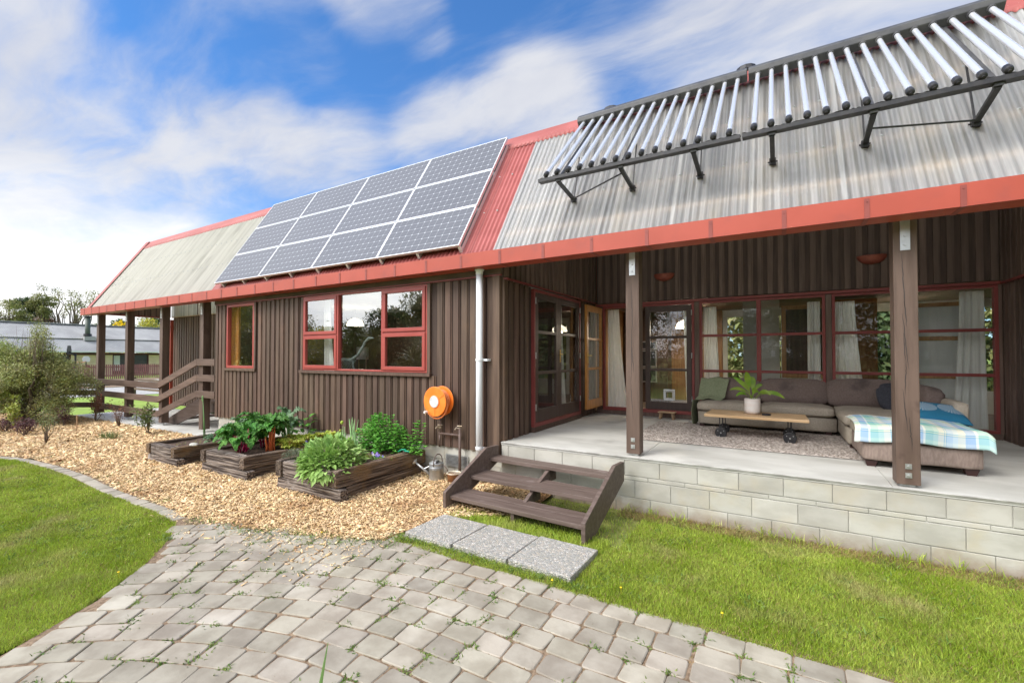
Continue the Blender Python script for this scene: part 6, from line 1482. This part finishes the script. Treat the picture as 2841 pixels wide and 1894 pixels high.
rosette('chard_plant', 'deep red stalked chard between the magenta and the orange ones', 'vegetable', -7.35, 4.35, .27, 28, .20, .50, CH, m_magenta, .011, .20, (1.0, 1.35), 'chard plants', elev=(0, 1.1))
rosette('chard_plant', 'chard plant at the back left of the middle bed', 'vegetable', -7.62, 4.05, .27, 20, .12, .35, CH, m_magenta, .010, .16, (.8, 1.1), 'chard plants', elev=(0, .8))
rosette('kale_plant', 'frilly grey green kale behind the chard near the wall', 'vegetable', -8.10, 4.45, .22, 20, .20, .50, KL, m_onion, .009, .20, (.9, 1.3), 'kale plants', elev=(0, 1.2))
rosette('kale_plant', 'second frilly kale plant between the farthest and the middle bed', 'vegetable', -7.5, 4.85, .27, 18, .25, .52, KL, m_onion, .009, .20, (.9, 1.3), 'kale plants', elev=(0, 1.2))
rosette('kale_plant', 'low kale seedling clump at the right edge of the farthest bed', 'vegetable', -8.62, 4.25, .22, 16, .04, .14, KL, None, .009, .14, (.6, .9), 'kale plants', elev=(.1, .8))
rosette('leafy_plant', 'leafy green plant at the far end of the middle bed by the wall', 'vegetable', -7.3, 5.05, .27, 20, .12, .42, [leaf_mesh('leaf', m_mint, .14, .08, .3)], m_onion, .005, .16, (.8, 1.1), elev=(.1, .8))
for i, (x, y, lab) in enumerate(((-6.98, 4.52, 'yellow green lettuce nearest the chard'), (-6.90, 4.74, 'red tinged lettuce, second along the middle bed rim'), (-7.1, 4.78, 'lettuce behind the rim row near the wall'), (-6.86, 4.97, 'frilly red tinged lettuce in the far part of the middle bed'), (-6.78, 5.12, 'pale lettuce at the far end against the block foundation'), (-6.72, 4.40, 'small low lettuce at the rim of the middle bed'))):
    rosette('lettuce', lab, 'vegetable', x, y, .265, 28, .01, .12, LT, None, .01, .11, (.85, 1.4), 'lettuces in the middle bed', elev=(.2, 1.6))
tufts('bed_seedlings', [(-9.2+rnd.uniform(0, .7), 3.75+rnd.uniform(0, .9), .22) for _ in range(26)], 5, .10, .006, m_limeleaf, .02, 'thin pale seedlings in the soil of the farthest bed', 'seedlings', out=.4)
bo = thing('bolting_stem', 'tall thin green flower stalks rising from the farthest bed', 'plant', (-9.2, 4.3, .2)); stalks(bo, [(-9.21, 4.3, .2, -9.26, 4.3, 1.02), (-9.19, 4.32, .2, -9.28, 4.32, .86)], m_onion, .010)
mb = MB(); mb.sphere((-9.27, 4.3, 1.0), .02, 7, 5, (.8, .8, 3)); obj('bud_spike', mb, m_onion, bo)

# ------------------------------------------------------------------ shrubs and trees
def branchy(t, base, tips, r0, mat, nm='trunk', wig=.12, n=6):
    """tapered limbs from the base towards the tips, one connected-looking mesh per limb"""
    mb = MB()
    for tip in tips:
        b0 = Vector(base); e = Vector(tip); L = (e-b0).length; pts = []
        for i in range(n+1):
            f = i/n; p = b0+(e-b0)*f; p.z += .12*L*math.sin(math.pi*f)*.5; p += Vector([noise.noise(Vector((f*3+tip[0]*3, q*5, tip[1]*3)))*wig*L*math.sin(math.pi*f) for q in range(3)]); pts.append(p)
        mb.tube(pts, [r0*(1-.85*i/n) for i in range(n+1)], 6)
    return obj(nm, mb, mat, t, smooth=True)
def crown(t, clumps, nl, L, Wd, mat, nm='crown', jit=.5, up=.2, fill=.6):
    P_ = []; Dn = []
    w_ = np.array([c[3]**2 for c in clumps]); w_ = w_/w_.sum()
    for c, f in zip(clumps, w_):
        k = max(8, int(nl*f)); d = unit(rng.normal(0, 1, (k, 3))); r_ = c[3]*rng.random((k, 1))**(1/3*fill)*(1+rng.normal(0, .12, (k, 1)))
        P_.append(np.array(c[:3])+d*r_*np.array([1, 1, c[4] if len(c) > 4 else .8])); Dn.append(d+rng.normal(0, jit, (k, 3))+np.array([0, 0, up]))
    P_ = np.concatenate(P_)-np.array(t.location); Dn = np.concatenate(Dn); k = len(P_)
    V, F = leaf_arrays(P_, Dn, L*rng.uniform(.6, 1.3, k), Wd*rng.uniform(.7, 1.3, k), .15)
    return npmesh(nm, V, F, mat, parent=t)
def tree(name, label, x, y, h_, r_, mat, nl=5000, L=.25, n=16, trunk=.35, group=None, cz=.55, flat=.8, tr=.12, z0=-.08, bark=None, cat='tree', sparse=.34, fill=.6):
    t = thing(name, label, cat, (x, y, z0), group); cl_ = []
    for i in range(n):
        a = rnd.uniform(0, 2*math.pi); rr = r_*rnd.random()**.5*.8; f = rnd.random(); zz = z0+h_*(trunk+(1-trunk)*f*.92)
        wd = math.sin(math.pi*min(1, .15+.80*f))**.6; cl_.append((x+rr*wd*math.cos(a), y+rr*wd*math.sin(a), zz, r_*sparse*rnd.uniform(.6, 1.25), flat))
    branchy(t, (x, y, z0), [c[:3] for c in cl_[:9]]+[(x, y, z0+h_*.9)], tr, bark or m_bark, n=5); crown(t, cl_, nl, L, L*.5, mat, fill=fill)
    return t
# big shrub at the left
sh = thing('large_shrub', 'big olive green fine leaved shrub in front of the verandah railing', 'shrub', (-16.6, 3.75, -.02))
cl_ = []
for i in range(70):
    a = rnd.uniform(0, 2*math.pi); rr = 1.45*rnd.random()**.5; zz = rnd.uniform(.45, 1.75); wd = (1.0 if zz < 1.2 else 1.0-.55*(zz-1.2)/.55)
    cl_.append((-17.25+rr*wd*math.cos(a)*1.0, 3.75+rr*wd*math.sin(a)*.8, zz, rnd.uniform(.22, .42), .8))
for (dx, zz, r_) in ((1.05, .75, .32), (1.25, .95, .26), (1.0, 1.25, .28), (.55, 1.95, .25), (.62, 2.25, .17), (.1, 1.7, .3), (-.6, 1.75, .3), (-.5, 2.0, .18), (.4, 1.5, .35), (1.0, .5, .25), (-1.3, 1.2, .35), (-1.8, 1.4, .4), (-1.6, .8, .4)):
    cl_.append((-17.1+dx*.9, 3.6+dx*.45, zz, r_, 1.0))
crown(sh, cl_, 60000, .055, .026, m_shrub, jit=.8)
crown(sh, [(c[0]+rnd.gauss(0, .1), c[1]+rnd.gauss(0, .1), c[2]+.12, c[3]*.8, 1) for c in cl_ if c[2] > 1.5 or rnd.random() < .25], 4500, .05, .024, m_shrubtip, 'young_shoots')
branchy(sh, (-16.95, 3.66, -.02), [c[:3] for c in cl_[::4]], .055, m_bark, 'trunk')
mb = MB()
for i in range(70):
    a = rnd.uniform(0, 6.28); rr = rnd.uniform(0, .8); x = -17.0+rnd.choice([.45, .55, -.5, .1])+rr*math.cos(a)*.5; y = 3.75+rr*math.sin(a)*.4; z0 = rnd.uniform(1.2, 1.7)
    mb.tube([(x, y, z0), (x+rnd.gauss(0, .08), y, z0+.4), (x+rnd.gauss(0, .15), y, z0+rnd.uniform(.6, 1.0))], [.006, .004, .0015], 4)
o_ = obj('twigs', mb, m_twig, sh); o_['kind'] = 'stuff'
crown(sh, [(-16.45+rnd.gauss(0, .16), 3.75, zz, .16, 1.4) for zz in np.linspace(1.9, 2.55, 12)]+[(-17.6+rnd.gauss(0, .16), 3.4, zz, .15, 1.4) for zz in np.linspace(1.7, 2.15, 6)], 2200, .045, .020, m_shrub, 'upper_sprays', jit=.9)
def sapling(name, label, x, y, h_, r_, mat, nl, L=.045, group=None, stems=4, cat='shrub', base=.25):
    t = thing(name, label, cat, (x, y, 0), group); tips = [(x+rnd.gauss(0, r_*.5), y+rnd.gauss(0, r_*.5), h_*rnd.uniform(.6, 1)) for _ in range(stems)]
    branchy(t, (x, y, -.01), tips, .010, m_twig, 'stem', wig=.1)
    cl_ = [(a*f+x*(1-f), b_*f+y*(1-f), c*f, r_*.33, 1.1) for (a, b_, c) in tips for f in (base+.25, .7, .85, 1.0)]
    crown(t, cl_, nl, L, L*.38, mat, 'leaves', jit=.6, up=.5); return t
sapling('young_shrub', 'young lime green leaved shrub in front of the big shrub at far left', -15.2, 3.16, .85, .20, m_limeleaf, 420, .075, stems=4)
sapling('purple_shrub', 'low purple leaved shrub at the left edge of the wood chips', -15.6, 3.05, .38, .24, m_purple, 600, .055, 'small purple shrubs', 6)
sapling('purple_shrub', 'purple leaved shrub just right of the lime green one', -14.6, 3.15, .34, .22, m_purple, 560, .055, 'small purple shrubs', 6)
sapling('purple_shrub', 'thin purple twigged shrub left of the white stake', -15.6, 4.05, .46, .20, m_purple, 420, .05, 'small purple shrubs', 6)
sapling('olive_shrub', 'thin stemmed young shrub with fine olive leaves before the big shrub', -12.9, 3.08, .74, .22, m_olive, 550, .04, stems=7, base=.4)
sapling('bronze_shrub', 'bronze red feathery shrub in front of the first verandah posts', -15.9, 4.75, .72, .24, m_bronze, 620, .06, stems=8)
sapling('bare_shrub', 'nearly leafless brown twiggy shrub beside the second verandah post', -14.2, 4.70, .62, .16, m_bronze, 130, .04, stems=10)
sapling('green_sapling', 'small green narrow leaved sapling by the concrete verandah edge', -12.3, 4.60, .70, .19, m_olive, 460, .085, stems=6)
tufts('small_tuft', [(-12.45, 3.9, 0), (-12.3, 3.95, 0)], 70, .22, .010, m_olive, .06, 'small green feathery seedling in the middle of the wood chips', 'plant', out=.5)
mb = MB(); mb.tube([(-14.1, 3.88, -.02), (-14.1, 3.88, .42)], .012, 6); tag(obj('white_stake', mb, m_rawwood), 'short pale stake in the wood chips near the big shrub', 'stake')
# leaf of a flax-like plant poking into the picture at the bottom
mb = MB(); vs = []; k = 14
b0 = Vector((-1.10, .74, .20)); tip = Vector((-1.098, .838, .995))
for i in range(k+1):
    t = i/k; p = b0+(tip-b0)*t+Vector((-.03*math.sin(math.pi*t), 0, 0)); w_ = .020*(1-t**1.6)+.0008; s_ = Vector((.86, .51, 0)); nn_ = Vector((-.5, .86, 0))
    vs += [p-s_*w_+nn_*w_*.25, p, p+s_*w_+nn_*w_*.25]
mb.add(vs, [(i*3+j, i*3+j+1, i*3+j+4, i*3+j+3) for i in range(k) for j in range(2)]); 
fx = thing('flax_plant', 'single long pointed green leaf sticking up at the bottom edge of the picture', 'plant', (-1.1, .74, -.02)); obj('leaf', mb, m_flaxleaf, fx, smooth=True)
mb = MB()
for i in range(5): a = i*1.3; mb.tube([(-1.1, .72, -.02), (-1.1+.03*math.cos(a), .72+.03*math.sin(a), .18)], [.02, .014], 6)
obj('leaf_base', mb, m_flaxleaf, fx)
# ------------------------------------------------------------------ neighbour's place in the background
nh = thing('neighbour_house', 'low cream block house with grey corrugated roof beyond the picket fence', 'house', (-57, 14, -.08))
HY0, HY1 = -8, 34
obj('wall', MB().box(-57.2, HY0, -.08, -56.2, 12.6, 1.95).box(-57.2, 14.98, -.08, -56.2, 18.0, 1.95).box(-57.2, 20.95, -.08, -56.2, HY1, 1.95), m_cream2, nh)
for (a, e) in ((12.6, 14.98), (18.0, 20.95)):
    wn = obj('window', frame_mb('Y', -56.3, a, e, .15, 1.95, .09, -.05, .08), m_maroon, nh); obj('pane', MB().box(-56.32, a+.09, .24, -56.31, e-.09, 1.86), m_farpane, wn)
    obj('mullion', MB().box(-56.33, (a+e)/2-.05, .24, -56.22, (a+e)/2+.05, 1.86), m_maroon, wn); obj('curtain', MB().box(-56.305, a+.12, .3, -56.29, a+.6, 1.80), m_curtain, wn)
    obj('room_back', MB().box(-58.4, a, -.08, -58.3, e, 2.0), m_indark, wn)
for j in range(1, 10): obj('block_course', MB().box(-56.195, 14.98, .02+j*.2, -56.185, 18.0, .03+j*.2), m_mortar, nh)
obj('fascia', MB().box(-56.15, HY0, 1.86, -56.05, HY1, 2.06), m_maroon, nh); obj('gutter', MB().box(-55.55, HY0, 2.10, -55.40, HY1, 2.22), m_white, nh)
def nroof(nm, x0, z0, x1, z1, y0, y1):
    ys = np.linspace(y0, y1, int((y1-y0)/.028)); h_ = .022*np.sin(2*np.pi*ys/.115); mb = MB(); n = len(ys)
    mb.add([(x0, y, z0+q) for y, q in zip(ys, h_)]+[(x1, y, z1+q) for y, q in zip(ys, h_)], [(i, i+1, n+i+1, n+i) for i in range(n-1)]); return obj(nm, mb, m_farroof, nh, smooth=True)
nroof('upper_roof', -60.3, 4.86, -57.2, 3.42, -8, 34); nroof('lower_roof', -57.3, 3.36, -55.5, 2.20, -8, 34)
obj('ridge', MB().beam((-60.3, HY0, 4.9), (-60.3, HY1, 4.9), .5, .08), m_farroof, nh); obj('back_roof', MB().add([(-60.3, HY0, 4.86), (-60.3, HY1, 4.86), (-66, HY1, 2.2), (-66, HY0, 2.2)], [(0, 1, 2, 3)]), m_farroof, nh)
ch = thing('flue', 'dark green flue pipe with cap on the neighbour roof', 'chimney', (-57.6, 16.5, 3.4))
mb = MB(); mb.tube([(-57.6, 16.52, 3.3), (-57.6, 16.52, 5.45)], .20, 14); obj('pipe', mb, m_rootgreen, ch, smooth=True)
mb = MB(); mb.lathe([(.2, 5.45), (.3, 5.52), (.3, 5.62), (.0, 5.66)], (-57.6, 16.52, 0), 14); obj('cap', mb, m_black, ch); mb = MB(); mb.lathe([(.32, 3.7), (.3, 3.9), (.2, 3.92)], (-57.6, 16.52, 0), 14); obj('collar', mb, m_black, ch)
obj('flashing', MB().box(-57.7, 16.1, 3.25, -56.9, 16.95, 3.62), m_farroof, ch)
lt = thing('wall_light', 'small black lantern on the cream wall of the neighbour house', 'lamp', (-56.1, 17.1, 1.5)); mb = MB(); mb.lathe([(.0, 1.35), (.09, 1.45), (.11, 1.75), (.0, 1.85)], (-56.05, 17.15, 0), 8); obj('lantern', mb, m_black, lt)
pf_ = thing('picket_fence', 'reddish brown picket fence in front of the neighbour house', 'fence', (-46, 13, 0))
me = mesh('picket', MB().box(-.012, -.045, 0, .012, .045, 1.14), m_picket); y = 4.5; i = 0
while y < 20.5:
    put('picket', me, (-46, y, -.06+rnd.uniform(-.02, .02)), pf_); y += .128; i += 1
for zz in (.15, .85): obj('fence_rail', MB().box(-46.06, 4.4, zz, -46.015, 20.5, zz+.08), m_picket, pf_)
for yy in (6, 8.4, 10.8, 13.2, 15.6, 18, 20.4): obj('fence_post', MB().box(-46.14, yy, -.08, -46.06, yy+.1, 1.1), m_picket, pf_)
for k, (x, y, s_) in enumerate([(-36.1, 10.6, .42), (-36.3, 11.3, .22), (-36, 11.9, .3), (-36.4, 12.6, .25), (-35.9, 13.2, .34), (-36.2, 10.0, .2), (-36.3, 9.3, .28), (-36.1, 14.0, .3), (-36.2, 14.8, .25)]):
    mb = MB(); mb.sphere((x, y, s_*.15), s_, 8, 6, (1, 1.3, .6)); mb.v = [(a+noise.noise(Vector((a*3, b_*3, c*3)))*.1, b_, c) for a, b_, c in mb.v]; tag(obj('rock', mb, m_rock), 'garden boulder beside the gravel drive, %s' % ['tallest one right of the first verandah post', 'small one next to the tallest', 'third from the left', 'low middle one', 'large flat one', 'leftmost little one', 'second from the left', 'second from the right', 'rightmost'][k], 'rock', 'boulders along the drive')
sheet('garden_strip', [(-34.0, 6), (-34.2, 20), (-46, 24), (-46, 2), (-34.5, 2)], -.07, m_soil)
hoopA = thing('basketball_hoop', 'tall black basketball hoop in front of the picket fence', 'basketball hoop', (-43, 11.7, -.08))
mb = MB(); mb.tube([(-43, 11.7, -.08), (-43, 11.7, 1.95)], .06, 8); obj('pole', mb, m_black, hoopA)
mb = MB(); mb.beam((-43, 11.68, 1.85), (-42.9, 11.30, 2.15), .3, .05); mb.prism([(-.42, 0), (.42, 0), (.46, .35), (.3, .62), (-.3, .62), (-.46, .35)], 'X', -.02, .02)
obj('arm', MB().beam((-43, 11.68, 1.8), (-42.9, 11.3, 2.1), .08, .08), m_black, hoopA)
bd = MB(); bd.prism([(-.42, 0), (.42, 0), (.46, .35), (.3, .62), (-.3, .62), (-.46, .35)], 'X', -.02, .02); bdo = obj('backboard', bd, m_black, hoopA); bdo.location = Vector((-42.95, 11.35, 1.88))-Vector((-43, 11.7, -.08)); bdo.rotation_euler = (0, 0, R(62))
hoopB = thing('basketball_hoop', 'smaller basketball hoop with white backboard behind the picket fence', 'basketball hoop', (-48, 13.7, -.08))
mb = MB(); mb.tube([(-48, 13.7, -.08), (-48, 13.7, 1.4)], .04, 8); obj('pole', mb, m_black, hoopB)
bd = MB(); bd.prism([(-.20, 0), (.20, 0), (.25, .25), (.12, .46), (-.12, .46), (-.25, .25)], 'X', 0, .03); bdo = obj('backboard', bd, m_white, hoopB); bdo.location = Vector((-47.9, 13.68, 1.30))-Vector((-48, 13.7, -.08))
mb = MB(); mb.lathe([(.23, 0), (.245, .01), (.23, .02)], (-47.65, 13.2, 1.25), 16, cap=False); mb.tube([(-47.65, 13.4, 1.26), (-47.9, 13.68, 1.35)], .015, 5); obj('hoop_ring', mb, m_orange, hoopB)
mb = MB()
for i in range(10): a = i*.628; mb.tube([(-47.65+.23*math.cos(a), 13.2+.23*math.sin(a), 1.25), (-47.65+.12*math.cos(a+.3), 13.2+.12*math.sin(a+.3), .9)], .006, 3)
o_ = obj('net', mb, m_wpetal, hoopB); o_['kind'] = 'stuff'
# ------------------------------------------------------------------ distant trees
TG = 'trees beyond the neighbour house'
tl = [(-80, 13.0, 8.2, 2.6, m_treeB, 'brown leaved spreading tree at the far left'), (-78, 15.2, 8.6, 2.2, m_treeA, 'olive tree with see through crown at the far left'), (-80, 17.0, 9.4, 2.0, m_treeC, 'dark green pointed tree left of the tall open one'),
      (-79, 18.4, 10.0, 1.9, m_treeA, 'tall olive tree in the middle of the far group'), (-82, 16.2, 7.6, 2.6, m_treeB, 'brown bushy tree low in the far group'), (-83, 19.2, 8.2, 2.2, m_treeB, 'second brown bushy tree in the far group')]
for (x, y, h_, r_, mt, lab) in tl: tree('distant_tree', lab, x, y, h_, r_, mt, 6500, .24, 26, .18, TG, tr=.14, sparse=.30, fill=1.0)
t = thing('open_tree', 'tall open crowned tree with visible branches behind the neighbour roof', 'tree', (-80, 21.2, 0), TG)
tips = [(-80+rnd.gauss(0, 1.2), 21.2+rnd.uniform(-2.6, 2.9), rnd.uniform(6.5, 10.6)) for _ in range(26)]; branchy(t, (-80, 21.2, 0), tips, .15, m_bark, wig=.2)
crown(t, [(a, b_, c, .55, .8) for a, b_, c in tips], 1500, .26, .13, m_treeA, jit=.8, fill=1.4)
for (x, y, h_, r_, mt, lab) in ((-95, 27.5, 7.2, 2.0, m_treeC, 'small dark tree right of the open crowned tree'), (-95, 31, 7.6, 1.8, m_treeC, 'dark round tree just left of the first verandah post'), (-90, 34, 9.0, 3.2, m_treeC, 'dark tree behind the yellow flowering bush'), (-86, 44, 8.2, 3.0, m_treeC, 'dark evergreen at the right end of the treeline'), (-100, 24, 6.6, 3, m_treeC, 'low dark tree behind the flue')):
    tree('distant_tree', lab, x, y, h_, r_, mt, 2200, .42, 14, .25, TG, sparse=.4)
tree('yellow_bush', 'bright yellow flowering bush behind the neighbour roof', -68, 22.0, 6.0, 1.6, m_treeY, 2600, .3, 14, .3, TG, sparse=.42)
tree('yellow_green_tree', 'yellow green budding tree between the verandah posts', -70, 26.0, 6.6, 2.6, m_treeYG, 2600, .26, 18, .3, TG, sparse=.3, fill=1.1)
tree('yellow_green_tree', 'second yellow green tree close to the third verandah post', -72, 29.5, 6.2, 2.2, m_treeYG, 2000, .26, 14, .3, TG, sparse=.3, fill=1.1)
up_ = thing('power_pole', 'thin dark utility pole above the neighbour roof', 'pole', (-85, 22.9, 0)); mb = MB(); mb.tube([(-85, 22.95, 0), (-85, 22.95, 9.2)], .09, 6); obj('pole', mb, m_bark, up_)
rng2 = rnd.random
# ------------------------------------------------------------------ garden behind the photographer (mirrored in the windows)
RG = 'trees behind the photographer'
k = 0
for (x, y, h_, r_, mt, lab) in [(-46, -13, 9.5, 3.6, m_treeYG, 'tall yellow green tree mirrored in the narrow front window'), (-40, -14, 7.5, 3.4, m_treeA, 'olive tree mirrored at the edge of the narrow front window'), (-34, -14, 3.9, 2.8, m_treeYG, 'low yellow green tree mirrored in the left casement'), (-29, -13.5, 3.7, 2.8, m_treeA, 'low olive tree mirrored in the middle pane'),
        (-24.5, -13.5, 5.2, 2.4, m_treeC, 'dark leafy tree mirrored at the right of the middle pane'), (-21, -13, 6.6, 1.9, m_treeA, 'slim open tree mirrored in the right casement'), (-15, -13, 7.0, 3.4, m_treeC, 'dark tree mirrored in the double door'), (-8.5, -12.5, 6.0, 3.0, m_treeC, 'dark tree mirrored in the open doorway glass'),
        (-3.5, -12.5, 6.0, 3.2, m_treeC, 'dark evergreen mirrored in the cat flap door'), (1.2, -12.5, 6.2, 3.4, m_treeC, 'dark evergreen mirrored in the middle porch window'), (5.8, -12.5, 6.4, 3.4, m_treeC, 'dark evergreen mirrored in the right porch window'), (10.5, -12, 6.0, 3.4, m_treeC, 'dark evergreen mirrored at the right end of the porch')]:
    tree('garden_tree', lab, x, y, h_, r_, mt, 16000 if mt is m_treeC else (26000 if h_ > 7 else 9000), .24, 46, .04 if h_ < 8 else .02, RG, sparse=.40); k += 1
for (x, y, h_, r_, mt, lab) in [(-3.5, 18, 4.6, 2.2, m_treeYG, 'yellow green shrub seen through the rear windows at the left'), (-.3, 17.5, 5, 2.2, m_treeA, 'olive bush seen through the rear windows behind the plant pot'), (3.2, 18, 5.2, 2.4, m_treeC, 'dark bush seen through the rear windows near the post'), (7, 18.5, 5, 2.4, m_treeA, 'olive bush seen through the rear windows at the right'), (11, 20, 5.5, 2.8, m_treeC, 'dark bush behind the house at the far right')]:
    tree('garden_shrub', lab, x, y, h_, r_, mt, 15000, .24, 40, .02, 'shrubs behind the house', sparse=.55)
def cordyline(x, y, heads, lab):
    t = thing('cabbage_tree', lab, 'tree', (x, y, -.02), 'cabbage trees mirrored in the windows')
    branchy(t, (x, y, -.02), heads, .09, m_bark)
    P_ = []; Dn = []
    for hd in heads:
        d = unit(rng.normal(0, 1, (230, 3))+np.array([0, 0, .25])); P_.append(np.array(hd)+d*.05); Dn.append(d)
    P_ = np.concatenate(P_)-np.array(t.location); Dn = np.concatenate(Dn); n = len(P_); V, F = leaf_arrays(P_, Dn, .75*rng.uniform(.7, 1.15, n), np.full(n, .05), .22); npmesh('crown', V, F, m_flax, parent=t)
cordyline(-17.2, -4.0, [(-17.3, -4.0, 2.9), (-16.4, -4.3, 2.4)], 'spiky headed cabbage tree mirrored in the middle pane'); cordyline(-12.2, -2.6, [(-12.2, -2.6, 1.6), (-11.6, -3.1, 2.3), (-12.9, -2.8, 1.0)], 'low bushy cabbage tree mirrored in the right casement'); cordyline(-21.5, -4.2, [(-21.5, -4.2, 3.0), (-21.9, -4.5, 2.1)], 'cabbage tree mirrored in the left casement')
